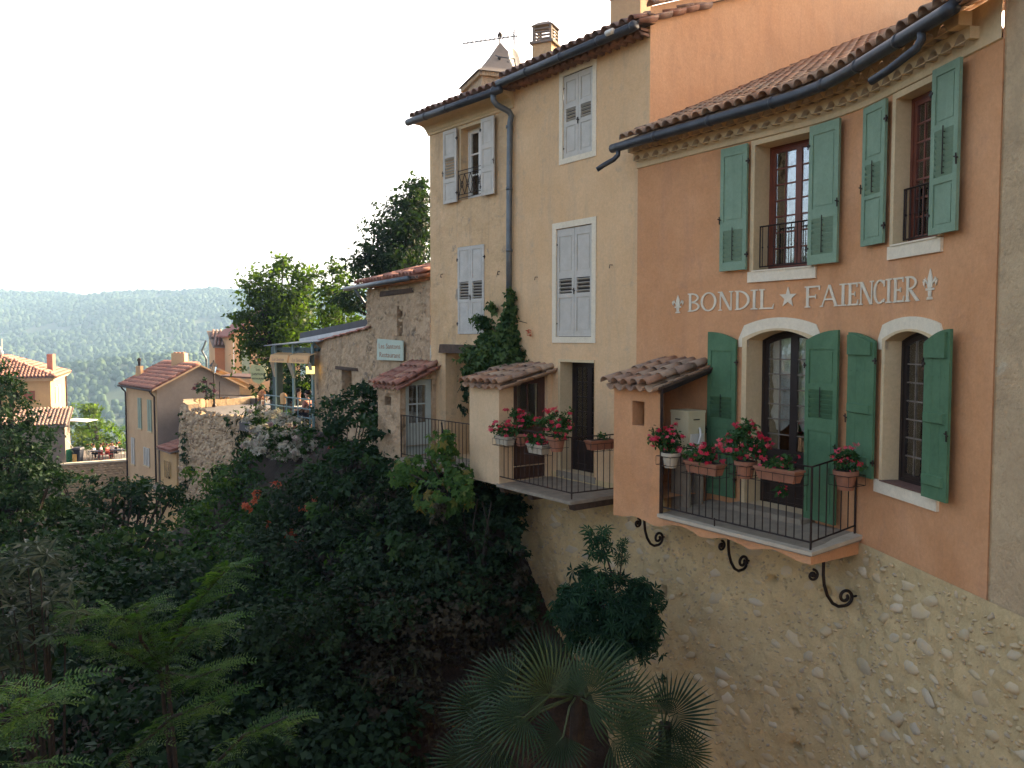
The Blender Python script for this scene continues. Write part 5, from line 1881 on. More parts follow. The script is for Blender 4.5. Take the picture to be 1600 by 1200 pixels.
# terrace floor, rail
tf = MB()
zt_ = -2.95
pts4 = [WR.p(-1.5, .25, zt_), WR.p(LRt + .6, .25, zt_), WR.p(LRt + 2, -9, zt_), WR.p(-5, -14, zt_)]
tf.add(pts4 + [p - Vector((0, 0, .3)) for p in pts4], [(0, 1, 2, 3), (7, 6, 5, 4), (0, 4, 5, 1), (1, 5, 6, 2), (2, 6, 7, 3), (3, 7, 4, 0)])
o = tf.make('terrace_floor', M['road'], per)
tr = thing('terrace_railing', 'grey-green tubular railing along the restaurant terrace above the white bush', 'railing', WR.p(LRt / 2, 0, zt_))
mb = MB()
for z in (1.01, .70, .42):
    mb.tube([WR.p(-.05, 0, zt_ + z), WR.p(LRt + .1, 0, zt_ + z)], .022, 6)
mb.make('rail', M['pergola_pale'], tr)
for k in range(5):
    mb = MB()
    u = LRt * k / 4
    mb.tube([WR.p(u, 0, zt_), WR.p(u, 0, zt_ + 1.01)], .020, 6)
    mb.make('post', M['pergola_pale'], tr)
la = thing('terrace_lantern', 'lit yellow lantern hanging beside the corner of the restaurant wall', 'lamp', at_y(485, 578, 26.4))
c = at_y(485, 578, 26.4)
mb = MB()
mb.box(-.11, .11, -.11, .11, -.12, .12, Matrix.Translation(c))
lm, nt, out = nodes_of('lantern_glow')
em = nt.nodes.new('ShaderNodeEmission')
em.inputs[0].default_value = (1, .78, .30, 1)
em.inputs[1].default_value = .42
nt.links.new(em.outputs[0], out.inputs[0])
mb.make('glass_box', lm, la)
mb = MB()
mb.box(-.13, .13, -.13, .13, .12, .15, Matrix.Translation(c))
mb.tube([c + Vector((0, 0, .15)), c + Vector((0, 0, .6))], .01, 4)
mb.tube([c + Vector((0, 0, -.12)), c + Vector((0, 0, -.3))], .01, 4)
mb.make('lantern_top', M['iron'], la)

# ================================================================== GROUND
CLIFF = np.array([(-9.2, 32.2), (-8.6, 31), (-1.9, 19.2), (-.2, 17.2)], float)
def cliff_dist(x, y):
    """distance to the cliff line, negative on the village side"""
    best = None
    for a, b in zip(CLIFF[:-1], CLIFF[1:]):
        d = b - a
        t = max(0, min(1, ((x - a[0]) * d[0] + (y - a[1]) * d[1]) / (d @ d)))
        q = a + d * t
        L = math.hypot(x - q[0], y - q[1])
        sgn = 1 if (x - a[0]) * d[1] - (y - a[1]) * d[0] > 0 else -1
        if best is None or L < best[0] - 1e-9:
            best = (L, sgn, t, b is CLIFF[-1])
    L, sgn, t, last = best
    return L * sgn
def ground_z(x, y):
    d = cliff_dist(x, y)
    if d < 0 and y > 20 and x > -8.5: return -4.6
    d = abs(d)
    z = float(np.interp(d, [0, .5, 2, 5, 9, 14, 30], [-2.9, -3.6, -5.6, -8.8, -11.6, -13.2, -13.6]))
    # opposite bank of the ravine, left of the picture and below the viewpoint
    e = -(.64 * max(y, 0) + 3.2) - x
    if y < 34 and e > 0: z = max(z, -13.4 + min(10.5, e * 1.5) * min(1, (34 - y) / 8))
    z += .45 * noise.noise(Vector((x * .5, y * .5, 0))) + .2 * noise.noise(Vector((x * 1.7, y * 1.7, 3)))
    return z
gx = np.concatenate([np.arange(-130, -12, 1.5), np.arange(-12, 10, .4)])
gy = np.concatenate([np.arange(-6, 26, .4), np.arange(26, 92, 1.5)])
mb = MB()
vs = [(x, y, ground_z(x, y)) for y in gy for x in gx]
n = len(gx)
mb.add(vs, [(k * n + i, k * n + i + 1, (k + 1) * n + i + 1, (k + 1) * n + i) for k in range(len(gy) - 1) for i in range(n - 1)])
o = mb.make('ravine_ground', M['earth'], None, smooth=True)
tag(o, 'bare brown earth bank of the ravine below the houses', None, None, 'structure')

def hill_z(x, y):
    z = float(np.interp(y, [88, 120, 250, 480, 620, 760, 900, 1100, 1300, 1500, 1620, 2000, 2600], [-14.2, -24, -56, -55, -44, -40, -28, 2, 44, 76, 80, 62, 40]))
    k = min(1, max(0, (y - 350) / 500))
    z += k * (16 * noise.noise(Vector((x / 330, y / 420, 0))) + 9 * noise.noise(Vector((x / 120, y / 150, 2))) + 3 * noise.noise(Vector((x / 40, y / 40, 5))))
    # nearer dark spur
    z += 26 * math.exp(-((x + 290 - (y - 700) * .2) / 130) ** 2 - ((y - 660) / 90) ** 2)
    return z
hx = np.linspace(-1650, 1150, 150)
hy = np.concatenate([np.linspace(88, 500, 24), np.linspace(520, 1750, 80), np.linspace(1800, 2600, 8)])
mb = MB()
vs = [(x, y, hill_z(x, y)) for y in hy for x in hx]
n = len(hx)
mb.add(vs, [(k * n + i, k * n + i + 1, (k + 1) * n + i + 1, (k + 1) * n + i) for k in range(len(hy) - 1) for i in range(n - 1)])
M['hill'] = pmat('hill_undergrowth', (.028, .05, .024), (.045, .068, .032), .03, .95, fine=.3)
o = mb.make('wooded_hill', M['hill'], None, smooth=True)
tag(o, None, None, None, 'structure')
b = MB()
b.blob((0, 0, 0), (1, 1, 1), 6, 4, .5, 3)
FV, FF = b.v, b.f
Ms_, rn = [], []
def add_tree_blob(x, y, r):
    z = hill_z(x, y)
    c, s = math.cos(x), math.sin(x)
    hgt = r * rng.uniform(.8, 1.3)
    Ms_.append([[c * r, -s * r, 0, x], [s * r, c * r, 0, y], [0, 0, hgt, z + hgt * .5], [0, 0, 0, 1]])
    rn.append(min(1, max(0, .5 + .5 * noise.noise(Vector((x / 60, y / 60, 0))) + rng.normal(0, .11))))
for _ in range(29000):
    y = math.sqrt(rng.uniform(470 ** 2, 1680 ** 2))
    x = -y * rng.uniform(-.04, .86)
    if noise.noise(Vector((x / 45, y / 60, 9))) < -.48: continue
    add_tree_blob(x, y, rng.uniform(1.5, 4.2) * (1 if y > 700 else .8))
for _ in range(900):
    y = rng.uniform(150, 470)
    x = -y * rng.uniform(.02, .66)
    add_tree_blob(x, y, rng.uniform(1.5, 4))
fo = joined('hill_forest', FV, FF, Ms_, rn, M['forest'], None, 'stuff', True)
fo['label'] = 'woods covering the far hillside'

# ================================================================== RAMPART AND FAR HOUSES
rampt = thing('stone_rampart', 'rounded rubble stone rampart with dark vines, holding up the street with the lamp post', 'wall', (-15, 41, -8))
RH = Wall([(-15.5, 52), (-18.0, 48.6), (-18.35, 46.9), (-17.6, 45.0), (-11.0, 36.4), (-9.0, 33.0)])
def ruz(u, z):
    P = Vector((u, z, 4))
    return .12 * noise.noise(P * .6) + .07 * noise.noise(P * 2) + .04 * noise.noise(P * 5)
us = np.arange(0, RH.L[-1], .16)
zs = np.arange(-15, -3.39, .16)
mb = MB()
vs = []
for z in zs:
    for u in us:
        ztop = -3.5 - .12 * math.sin(u * .7) - (.25 if u > 9 else 0)
        vs.append(RH.p(u, ruz(u, z) + (-3.5 - z) * .04, min(z, ztop)))
n = len(us)
mb.add(vs, [(k * n + i, k * n + i + 1, (k + 1) * n + i + 1, (k + 1) * n + i) for k in range(len(zs) - 1) for i in range(n - 1)])
for a, b in zip(us[:-1], us[1:]):
    za = -3.5 - .12 * math.sin(a * .7) - (.25 if a > 9 else 0)
    zb = -3.5 - .12 * math.sin(b * .7) - (.25 if b > 9 else 0)
    mb.quad(RH.p(a, ruz(a, -3.5), za), RH.p(b, ruz(b, -3.5), zb), RH.p(b, -.55, zb + .03), RH.p(a, -.55, za + .03))
    mb.quad(RH.p(a, -.55, za + .03), RH.p(b, -.55, zb + .03), RH.p(b, -.55, -4.2), RH.p(a, -.55, -4.2))
mb.make('wall', M['rampart'], rampt, smooth=True)
def rampart_M(u, z, a, b):
    v = ruz(u, z) + (-3.5 - z) * .04
    A, B = RH.p(u - .05, v, z), RH.p(u + .05, v, z)
    t = (B - A).normalized()
    y = Vector((-t.y, t.x, 0))
    F = Matrix(((t.x, y.x, 0, A.x), (t.y, y.y, 0, A.y), (0, 0, 1, z), (0, 0, 0, 1)))
    return np.array(F @ Matrix.Rotation(rng.normal(0, .3), 4, 'Y') @ Matrix.Diagonal((a, .10, b, 1)))
L = []
for _ in range(3600):
    u, z = rng.uniform(1, RH.L[-1]), rng.uniform(-10.5, -3.6)
    a = rng.uniform(.08, .22)
    L.append(rampart_M(u, z, a, a * rng.uniform(.4, .8)))
joined('rubble', protos[4][0], protos[4][1], L, rng.random(len(L)), M['stone_far'], rampt, 'stuff', True)
st = MB()
st.add([(-18.0, 46.5, -3.95), (-9.5, 34, -3.95), (40, 60, -3.95), (40, 90, -3.95), (-22, 90, -3.95), (-20, 60, -3.95)], [(0, 1, 2, 3, 4, 5)])
o = st.make('street', M['road'], None)
tag(o, None, None, None, 'structure')

def tiled_slope(parent, O, t, g, width, depth, slope, mat, sp=.24, course=.4, name='roof_tiling', sc=1.2):
    rows = int(depth / (course * math.cos(math.atan(slope))))
    cov, cha = tile_frames(plane_rows(O, t, g, width, slope, sp), rows, slope, sp, course, jit=.03, zj=.01)
    D = np.diag([sc, sc, sc, 1])
    for V, Fs, Lq in ((TV, TF, cov), (CV, CF, cha)):
        joined(name, V, Fs, [np.array(q) @ D for q in Lq], rng.random(len(Lq)), mat, parent, 'stuff', True)

def P3(c, d1, a, d2, b, z): return Vector((c[0] + d1[0] * a + d2[0] * b, c[1] + d1[1] * a + d2[1] * b, z))
def rect_on(parent, c, d, a0, a1, z0, z1, n, off, th, mat, name):
    """thin box on a wall: c corner, d along, n outward"""
    mb = MB()
    q = lambda a, o, z: Vector((c[0] + d[0] * a + n[0] * o, c[1] + d[1] * a + n[1] * o, z))
    mb.hexa([q(a0, off, z0), q(a1, off, z0), q(a1, off + th, z0), q(a0, off + th, z0)], [q(a0, off, z1), q(a1, off, z1), q(a1, off + th, z1), q(a0, off + th, z1)])
    return mb.make(name, mat, parent)
# I: narrow peach house on the ravine edge
hi = thing('narrow_peach_house', 'narrow peach house with red tiled roof and bare grey side wall beside the rampart', 'house', (-21, 50, -13))
c, d1, d2 = (-21.06, 50.0), (-.63, .777), (.777, .63)
n1, n2 = (-.777, -.63), (.63, -.777)
L1, L2, ZB, ZE, ZR = 6.6, 5.0, -14, -3.0, -1.72
mb = MB()
mb.quad(P3(c, d1, 0, d2, 0, ZB), P3(c, d1, L1, d2, 0, ZB), P3(c, d1, L1, d2, 0, ZE), P3(c, d1, 0, d2, 0, ZE))
mb.quad(P3(c, d1, L1, d2, 0, ZB), P3(c, d1, L1, d2, L2, ZB), P3(c, d1, L1, d2, L2, ZE), P3(c, d1, L1, d2, L2 / 2, ZR), P3(c, d1, L1, d2, 0, ZE))
mb.make('front_wall', M['wall_peach_far'], hi)
mb = MB()
mb.quad(P3(c, d1, 0, d2, 0, ZB), P3(c, d1, 0, d2, L2, ZB), P3(c, d1, 0, d2, L2, ZE), P3(c, d1, 0, d2, L2 / 2, ZR), P3(c, d1, 0, d2, 0, ZE))
mb.make('gable_wall', M['wall_grey_far'], hi)
mb = MB()
sl = (ZR - ZE) / (L2 / 2)
for s0, s1, z0, z1 in ((-.35, L2 / 2, ZE - .35 * sl, ZR), (L2 + .35, L2 / 2, ZE - .35 * sl, ZR)):
    q = [P3(c, d1, -.3, d2, s0, z0 + .02), P3(c, d1, L1 + .3, d2, s0, z0 + .02), P3(c, d1, L1 + .3, d2, s1, z1 + .02), P3(c, d1, -.3, d2, s1, z1 + .02)]
    k = Vector((0, 0, .08))
    mb.hexa(q, [p + k for p in q])
hr = mb.make('roof', M['wall_peach_far'], hi)
tiled_slope(hr, P3(c, d1, L1 + .3, d2, -.38, ZE - .35 * sl + .11), Vector((-d1[0], -d1[1], 0)), Vector((d2[0], d2[1], 0)), L1 + .6, L2 / 2 + .35, sl, M['tile_red'])
for a in (.14, L1 - .25):
    q = MB()
    top = P3(c, n1, .12, d1, a, ZE - .2)
    q.tube([P3(c, n1, .42, d1, a - .15, ZE - .12), P3(c, n1, .30, d1, a, ZE - .3), top + Vector((0, 0, -.3)), top + Vector((0, 0, -8))], .06, 6)
    q.make('drainpipe', M['rust_iron'], hi)
q = MB()
q.tube([P3(c, n1, .42, d1, -.3, ZE - .10), P3(c, n1, .42, d1, L1 + .3, ZE - .10)], .07, 6)
q.make('gutter', M['rust_iron'], hi)
for a0, a1, z0, z1 in ((1.1, 1.85, -5.65, -3.75), (3.2, 3.9, -5.65, -3.75), (1.7, 2.2, -7.85, -6.75), (2.35, 2.85, -7.85, -6.75), (4.9, 5.6, -8.1, -6.4)):
    wi = rect_on(hi, c, d1, a0, a1, z0, z1, n1, .01, .05, M['blue_green'] if z0 > -6 else M['grey_sh'], 'shutter')
    for kk in (0,):
        rect_on(wi, c, d1, (a0 + a1) / 2 - .012, (a0 + a1) / 2 + .012, z0 + .03, z1 - .03, n1, .055, .02, M['wall_grey_far'], 'meeting_strip')
    rect_on(hi, c, d1, a0 - .06, a1 + .06, z0 - .08, z0 - .0, n1, .01, .09, M['cream'], 'window_sill')
for i, (px0, px1, py0, py1, Y) in enumerate(((268, 288, 552, 577, 53.5),)):
    a, b = at_y(px0, py1, Y), at_y(px1, py0, Y)
    mb = MB()
    mb.box(a.x, b.x, Y, Y + .6, a.z - .5, b.z)
    cc = mb.make('chimney', M['wall_peach_far'], hi)
    for k in range(3):
        mb = MB()
        mb.box(a.x + .08 + .24 * k, a.x + .24 + .24 * k, Y + .15, Y + .45, b.z, b.z + .07)
        mb.make('chimney_tile', M['tile_redobj'], cc)
a = at_y(217, 585, 55)
mb = MB()
mb.box(a.x - .16, a.x + .16, 54.9, 55.3, a.z - .4, a.z + .55)
cc = mb.make('chimney', M['wall_peach_far'], hi)
mb = MB()
mb.lathe([(.09, .5), (.09, .85), (.13, .87), (.13, 1.0), (.05, 1.08)], 8, (a.x, 55.1, a.z))
mb.make('flue', M['iron'], cc)
# annex of the narrow house
mb = MB()
mb.quad(P3(c, d1, -2.4, d2, .3, -14), P3(c, d1, 0, d2, .1, -14), P3(c, d1, 0, d2, .1, -6.6), P3(c, d1, -2.4, d2, .3, -6.6))
mb.quad(P3(c, d1, -2.4, d2, .3, -14), P3(c, d1, -2.4, d2, 4, -14), P3(c, d1, -2.4, d2, 4, -5.6), P3(c, d1, -2.4, d2, .3, -6.6))
mb.make('annex_wall', M['wall_yellow_far'], hi)
mb = MB()
q = [P3(c, d1, -2.6, d2, -.1, -6.62), P3(c, d1, 0, d2, -.1, -6.62), P3(c, d1, 0, d2, 4, -5.5), P3(c, d1, -2.6, d2, 4, -5.5)]
mb.hexa(q, [p + Vector((0, 0, .08)) for p in q])
ar = mb.make('annex_roof', M['wall_grey_far'], hi)
tiled_slope(ar, P3(c, d1, -.05, d2, -.12, -6.52), Vector((-d1[0], -d1[1], 0)) * 1, Vector((d2[0], d2[1], 0)), 2.5, 3.9, .27, M['tile_red'])
rect_on(hi, (c[0] + d2[0] * .2, c[1] + d2[1] * .2), d1, -1.6, -.7, -8.2, -7.2, n1, .03, .06, M['glass'], 'annex_window')
rect_on(hi, (c[0] + d2[0] * .2, c[1] + d2[1] * .2), d1, -2.5, -.1, -8.9, -8.7, n1, .0, .6, M['slab'], 'annex_ledge')

# J: ochre house far left
hj = thing('ochre_house', 'ochre house with hipped tiled roof and sunlit side wall at the far left', 'house', (-40, 72, -12))
c, df, dr = (-38.3, 70.0), (-.923, -.385), (-.385, .923)
nf, nr = (.385, -.923), (.923, .385)
LF, LRr, ZB, ZE = 8.5, 11.8, -14, -3.55
mb = MB()
mb.quad(P3(c, df, 0, dr, 0, ZB), P3(c, df, LF, dr, 0, ZB), P3(c, df, LF, dr, 0, ZE), P3(c, df, 0, dr, 0, ZE))
mb.quad(P3(c, df, 0, dr, 0, ZB), P3(c, df, 0, dr, LRr, ZB), P3(c, df, 0, dr, LRr, ZE), P3(c, df, 0, dr, 0, ZE))
mb.quad(P3(c, df, LF, dr, LRr, ZB), P3(c, df, 0, dr, LRr, ZB), P3(c, df, 0, dr, LRr, ZE), P3(c, df, LF, dr, LRr, ZE))
mb.make('wall', M['wall_yellow_far'], hj)
mb = MB()
for a0, a1, b0, b1, z0, z1 in ((-.25, LF, -.25, LRr + .25, ZE, ZE + .16), (-.4, LF, -.4, LRr + .4, ZE + .16, ZE + .28)):
    q = [P3(c, df, a0, dr, b0, z0), P3(c, df, a1, dr, b0, z0), P3(c, df, a1, dr, b1, z0), P3(c, df, a0, dr, b1, z0)]
    mb.hexa(q, [Vector((p.x, p.y, z1)) for p in q])
mb.make('cornice', M['cream'], hj)
ap1, ap2 = P3(c, df, LF / 2, dr, 4.2, -1.55), P3(c, df, LF / 2, dr, LRr - 4.2, -1.55)
z0 = ZE + .28
A_, B_, C_, D_ = P3(c, df, -.5, dr, -.5, z0), P3(c, df, LF + .5, dr, -.5, z0), P3(c, df, LF + .5, dr, LRr + .5, z0), P3(c, df, -.5, dr, LRr + .5, z0)
mb = MB()
mb.quad(A_, B_, ap1)
mb.quad(A_, ap1, ap2, D_)
mb.quad(B_, C_, ap2, ap1)
mb.quad(C_, D_, ap2)
jr = mb.make('roof', M['wall_grey_far'], hj)
def fill_tiles(parent, e0, e1, t0, t1, mat, sp=.27, course=.45):
    """tiles on a trapezoid: eave e0-e1, top t0-t1"""
    t = (e1 - e0).normalized()
    up = ((t0 + t1) / 2 - (e0 + e1) / 2)
    up -= t * up.dot(t)
    H = up.length
    up.normalize()
    zc_ = t.cross(up).normalized()
    if zc_.z < 0: t = -t; e0, e1, t0, t1 = e1, e0, t1, t0; zc_ = t.cross(up).normalized()
    cov, cha = [], []
    W_ = (e1 - e0).length
    la, lb = (t0 - e0).dot(t), (t1 - e0).dot(t)
    for j in range(int(H / course)):
        k = j * course / H
        x0, x1 = la * k, W_ + (lb - W_) * k
        for x in np.arange(math.ceil(x0 / sp) * sp + sp / 2, x1, sp):
            for L_, o_, dz in ((cov, 0, .06), (cha, .5, .03)):
                Q = e0 + t * (x + o_ * sp) + up * (j * course) + zc_ * dz
                L_.append([[t.x * 1.3, up.x * 1.3, zc_.x * 1.3, Q.x], [t.y * 1.3, up.y * 1.3, zc_.y * 1.3, Q.y], [t.z * 1.3, up.z * 1.3, zc_.z * 1.3, Q.z], [0, 0, 0, 1]])
    for V, Fs, L_ in ((TV, TF, cov), (CV, CF, cha)):
        joined('roof_tiling', V, Fs, L_, rng.random(len(L_)), mat, parent, 'stuff', True)
fill_tiles(jr, A_, B_, ap1, ap1, M['tile_red'])
fill_tiles(jr, A_, D_, ap1, ap2, M['tile_red'])
a = at_y(80, 580, 74)
mb = MB()
mb.box(a.x - .25, a.x + .25, 73.8, 74.3, a.z - 1, a.z + 1.5)
mb.make('chimney', M['tile_redobj'], hj)
for a0, a1, z0, z1, mt in ((2.35, 2.95, -5.1, -4.45, 'darkwood'), (1.15, 1.95, -5.15, -4.35, 'red_shutter')):
    rect_on(hj, c, df, a0, a1, z0, z1, nf, .01, .06, M[mt], 'window' if mt == 'darkwood' else 'shutter')
for b0, b1, z0, z1, mt, nm in ((3.0, 4.2, -5.6, -4.2, 'white', 'shutter'), (4.3, 5.1, -5.6, -4.2, 'darkwood', 'window'), (5.2, 6.4, -5.6, -4.2, 'white', 'shutter'), (3.6, 6.9, -7.9, -6.2, 'white', 'shutter')):
    rect_on(hj, c, dr, b0, b1, z0, z1, nr, .01, .08, M[mt], nm)
q = MB()
q.tube([P3(c, df, -.10, dr, LRr - .2, ZE), P3(c, df, -.10, dr, LRr - .2, -12)], .07, 6)
q.make('drainpipe', M['rust_iron'], hj)
q = MB()
rect_on(hj, c, df, 3.6, 5.2, -7.2, -5.2, nf, .01, 1.2, M['white'], 'white_lean_to')
# annex
c2 = (-35.3, 66.4)
mb = MB()
mb.quad(P3(c2, df, 0, dr, 0, -14), P3(c2, df, 6, dr, 0, -14), P3(c2, df, 6, dr, 0, -6.9), P3(c2, df, 0, dr, 0, -6.9))
mb.quad(P3(c2, df, 0, dr, 0, -14), P3(c2, df, 0, dr, 4, -14), P3(c2, df, 0, dr, 4, -6.1), P3(c2, df, 0, dr, 0, -6.9))
mb.make('annex_wall', M['wall_grey_far'], hj)
mb = MB()
q = [P3(c2, df, -.3, dr, -.4, -6.98), P3(c2, df, 6, dr, -.4, -6.98), P3(c2, df, 6, dr, 4.2, -5.9), P3(c2, df, -.3, dr, 4.2, -5.9)]
mb.hexa(q, [p + Vector((0, 0, .1)) for p in q])
ax = mb.make('annex_roof', M['wall_grey_far'], hj)
fill_tiles(ax, q[0] + Vector((0, 0, .1)), q[1] + Vector((0, 0, .1)), q[3] + Vector((0, 0, .1)), q[2] + Vector((0, 0, .1)), M['tile_greyred'])
a = at_y(98, 658, 69)
mb = MB()
mb.hexa([a, a + Vector((1.9, 0, -.1)), a + Vector((1.9, 2, -.1)), a + Vector((0, 2, 0))], [p + Vector((0, 0, .06)) for p in (a, a + Vector((1.9, 0, -.1)), a + Vector((1.9, 2, -.1)), a + Vector((0, 2, 0)))])
mb.make('white_canopy', M['fascia'], hj)
fl = thing('roof_aerial_far', 'small white aerial on the ridge of the ochre house at the left edge', 'antenna', ap1)
mb = MB()
a = at_y(3, 558, 73)
mb.tube([a + Vector((0, 0, -.2)), a + Vector((.05, 0, 1.6))], .03, 5)
mb.tube([a + Vector((0, 0, .3)), a + Vector((-.15, 0, .9))], [.15, .05], 6)
mb.make('mast', M['white'], fl)

# terrace with café guests
K = thing('cafe_terrace_wall', 'coursed stone terrace wall with a pale coping carrying the distant café seats', 'wall', (-34, 67, -12))
k0, k1 = at_z(96, 722, -9.75), at_z(206, 715, -9.75)
dk = (k1 - k0)
LKn = dk.length
dk.normalize()
nk = Vector((dk.y, -dk.x, 0))
mb = MB()
def KP(a, o, z): 
    q = k0 + dk * a + nk * o
    return Vector((q.x, q.y, z))
mb.hexa([KP(0, 0, -14), KP(LKn, 0, -14), KP(LKn, -.4, -14), KP(0, -.4, -14)], [KP(0, 0, -10.0), KP(LKn, 0, -10.0), KP(LKn, -.4, -10.0), KP(0, -.4, -10.0)])
mb.make('wall', M['rampart'], K)
br = []
for r_ in range(16):
    a = -.2 * (r_ % 2)
    while a < LKn:
        wd = rng.uniform(.25, .5)
        q = KP(a + wd / 2, .0, -10.15 - .2 * r_)
        F = np.array([[dk.x * wd * .5, -nk.x * .06, 0, q.x], [dk.y * wd * .5, -nk.y * .06, 0, q.y], [0, 0, .09, q.z], [0, 0, 0, 1]])
        br.append(F)
        a += wd + .03
joined('coursed_stone', protos[1][0], protos[1][1], br, rng.random(len(br)), M['stone_far'], K, 'stuff', False)
mb = MB()
mb.hexa([KP(-.1, .12, -10.0), KP(LKn, .12, -10.0), KP(LKn, -.5, -10.0), KP(-.1, -.5, -10.0)], [KP(-.1, .12, -9.86), KP(LKn, .12, -9.86), KP(LKn, -.5, -9.86), KP(-.1, -.5, -9.86)])
mb.make('coping', M['white_band'], K)
mb = MB()
mb.hexa([KP(-3, -.5, -10.05), KP(LKn, -.5, -10.05), KP(LKn, -9, -10.05), KP(-3, -9, -10.05)], [KP(-3, -.5, -9.90), KP(LKn, -.5, -9.90), KP(LKn, -9, -9.90), KP(-3, -9, -9.90)])
mb.make('terrace_floor', M['road'], K)

# houses across the street
hn = thing('orange_house_far', 'small orange house with ribbed tile roof behind the street lamp', 'house', (-22, 63, -4))
def quad_house(parent, corner_px, Y, dl, LLx, drr, LRx, zb, ze, mat_l, mat_r):
    p = at_y(corner_px, 560, Y)
    c = (p.x, p.y)
    mb = MB()
    mb.quad(P3(c, dl, 0, drr, 0, zb), P3(c, dl, LLx, drr, 0, zb), P3(c, dl, LLx, drr, 0, ze), P3(c, dl, 0, drr, 0, ze))
    mb.make('side_wall', mat_l, parent)
    mb = MB()
    mb.quad(P3(c, dl, 0, drr, 0, zb), P3(c, dl, 0, drr, LRx, zb), P3(c, dl, 0, drr, LRx, ze), P3(c, dl, 0, drr, 0, ze))
    mb.make('front_wall', mat_r, parent)
    return c
cN = quad_house(hn, 336, 62, (-.45, .89), 3.2, (.96, .28), 3.2, -6, -.72, M['wall_peach_far'], M['wall_orange_far'])
# gable top of its side wall and roof
mb = MB()
dl, drr = (-.45, .89), (.96, .28)
mb.quad(P3(cN, dl, 0, drr, 0, -.72), P3(cN, dl, 3.2, drr, 0, -.72), P3(cN, dl, 3.2, drr, 0, .45))
mb.make('gable_wall', M['wall_peach_far'], hn)
e0, e1 = P3(cN, dl, -.2, drr, -.15, -.74), P3(cN, dl, -.2, drr, 3.4, -.74)
t0, t1 = P3(cN, dl, 3.2, drr, -.15, .47), P3(cN, dl, 3.2, drr, 3.4, .47)
mb = MB()
mb.hexa([e0, e1, t1, t0], [p + Vector((0, 0, .07)) for p in (e0, e1, t1, t0)])
nr_ = mb.make('roof', M['wall_grey_far'], hn)
fill_tiles(nr_, e0 + Vector((0, 0, .07)), e1 + Vector((0, 0, .07)), t0 + Vector((0, 0, .07)), t1 + Vector((0, 0, .07)), M['tile_greyred'], .26, .42)
nfN = (.28, -.96)
rect_on(hn, cN, drr, 1.05, 1.15, -6, -.8, nfN, .02, .08, M['rust_iron'], 'drainpipe')
wn_ = rect_on(hn, cN, drr, 1.95, 2.5, -3.2, -1.25, nfN, .01, .05, M['white'], 'window')
rect_on(wn_, cN, drr, 2.05, 2.42, -3.1, -1.35, nfN, .06, .03, M['red_shutter'], 'shutter')
q = MB()
q.tube([P3(cN, dl, 3.3, drr, -.2, -.2), P3(cN, dl, 3.4, drr, -.5, -1.0), P3(cN, dl, 3.3, drr, -.2, -1.6), P3(cN, dl, 3.3, drr, -.2, -4.5)], .07, 6)
q.make('gutter_pipe', M['zinc_light'], hn)
ho = thing('peach_gable_house_far', 'peach gabled house half hidden by the plane tree, with a pale green shutter', 'house', (-20, 60, -4))
cO = at_y(363, 560, 59)
cO = (cO.x, cO.y)
w_ = 4.6
mb = MB()
zg = lambda a: .25 + .75 * min(a, w_ - a)
mb.quad(P3(cO, drr, 0, dl, 0, -6), P3(cO, drr, w_, dl, 0, -6), P3(cO, drr, w_, dl, 0, .25), P3(cO, drr, w_ / 2, dl, 0, .25 + .75 * w_ / 2), P3(cO, drr, 0, dl, 0, .25))
mb.quad(P3(cO, drr, 0, dl, 0, -6), P3(cO, drr, 0, dl, 6, -6), P3(cO, drr, 0, dl, 6, .25), P3(cO, drr, 0, dl, 0, .25))
mb.make('wall', M['wall_peach_far'], ho)
mb = MB()
for s0, s1, z0, z1 in ((-.3, w_ / 2, .03, .25 + .75 * w_ / 2), (w_ + .3, w_ / 2, .03, .25 + .75 * w_ / 2)):
    q = [P3(cO, drr, s0, dl, -.3, z0), P3(cO, drr, s0, dl, 6.2, z0), P3(cO, drr, s1, dl, 6.2, z1), P3(cO, drr, s1, dl, -.3, z1)]
    mb.hexa(q, [p + Vector((0, 0, .12)) for p in q])
mb.make('roof', M['red_shutter'], ho)
rect_on(ho, cO, drr, .62, 1.15, -2.85, -.85, nfN, .01, .05, M['blue_green'], 'shutter')
rect_on(ho, cO, drr, .05, .14, -6, .2, nfN, .005, .03, M['white'], 'corner_strip')
rect_on(ho, cO, drr, .45, .75, -4.9, -3.9, nfN, .01, .05, M['blue_green'], 'shutter')
rect_on(ho, cO, drr, .95, 1.25, -4.9, -3.9, nfN, .01, .05, M['blue_green'], 'shutter')
F = Matrix(((drr[0], dl[0], 0, cO[0]), (drr[1], dl[1], 0, cO[1]), (0, 0, 1, 0), (0, 0, 0, 1)))
for (x0, z0, w2) in ((1.52, -1.45, .26), (1.38, -1.82, .50), (1.48, -2.12, .36)):
    rect_on(ho, cO, drr, x0, x0 + w2, z0, z0 + .16, nfN, .005, .02, M['letter_dark'], 'lettering')
lg = thing('low_gable_house', 'low ochre gable wall behind the street railing', 'house', (-22, 57, -4))
c = at_y(318, 620, 57)
c = (c.x, c.y)
mb = MB()
mb.quad(P3(c, drr, 0, dl, 0, -6), P3(c, drr, 4.2, dl, 0, -6), P3(c, drr, 4.2, dl, 0, -3.9), P3(c, drr, 1.2, dl, 0, -2.2), P3(c, drr, 0, dl, 0, -2.9))
mb.make('wall', M['wall_yellow_far'], lg)
mb = MB()
q = [P3(c, drr, 1.1, dl, -.2, -2.2), P3(c, drr, 4.4, dl, -.2, -4.0), P3(c, drr, 4.4, dl, 3, -4.0), P3(c, drr, 1.1, dl, 3, -2.2)]
mb.hexa(q, [p + Vector((0, 0, .12)) for p in q])
mb.make('roof', M['wall_peach_far'], lg)
pp = thing('street_parapet', 'grey rendered parapet along the far side of the street', 'wall', at_y(370, 632, 53))
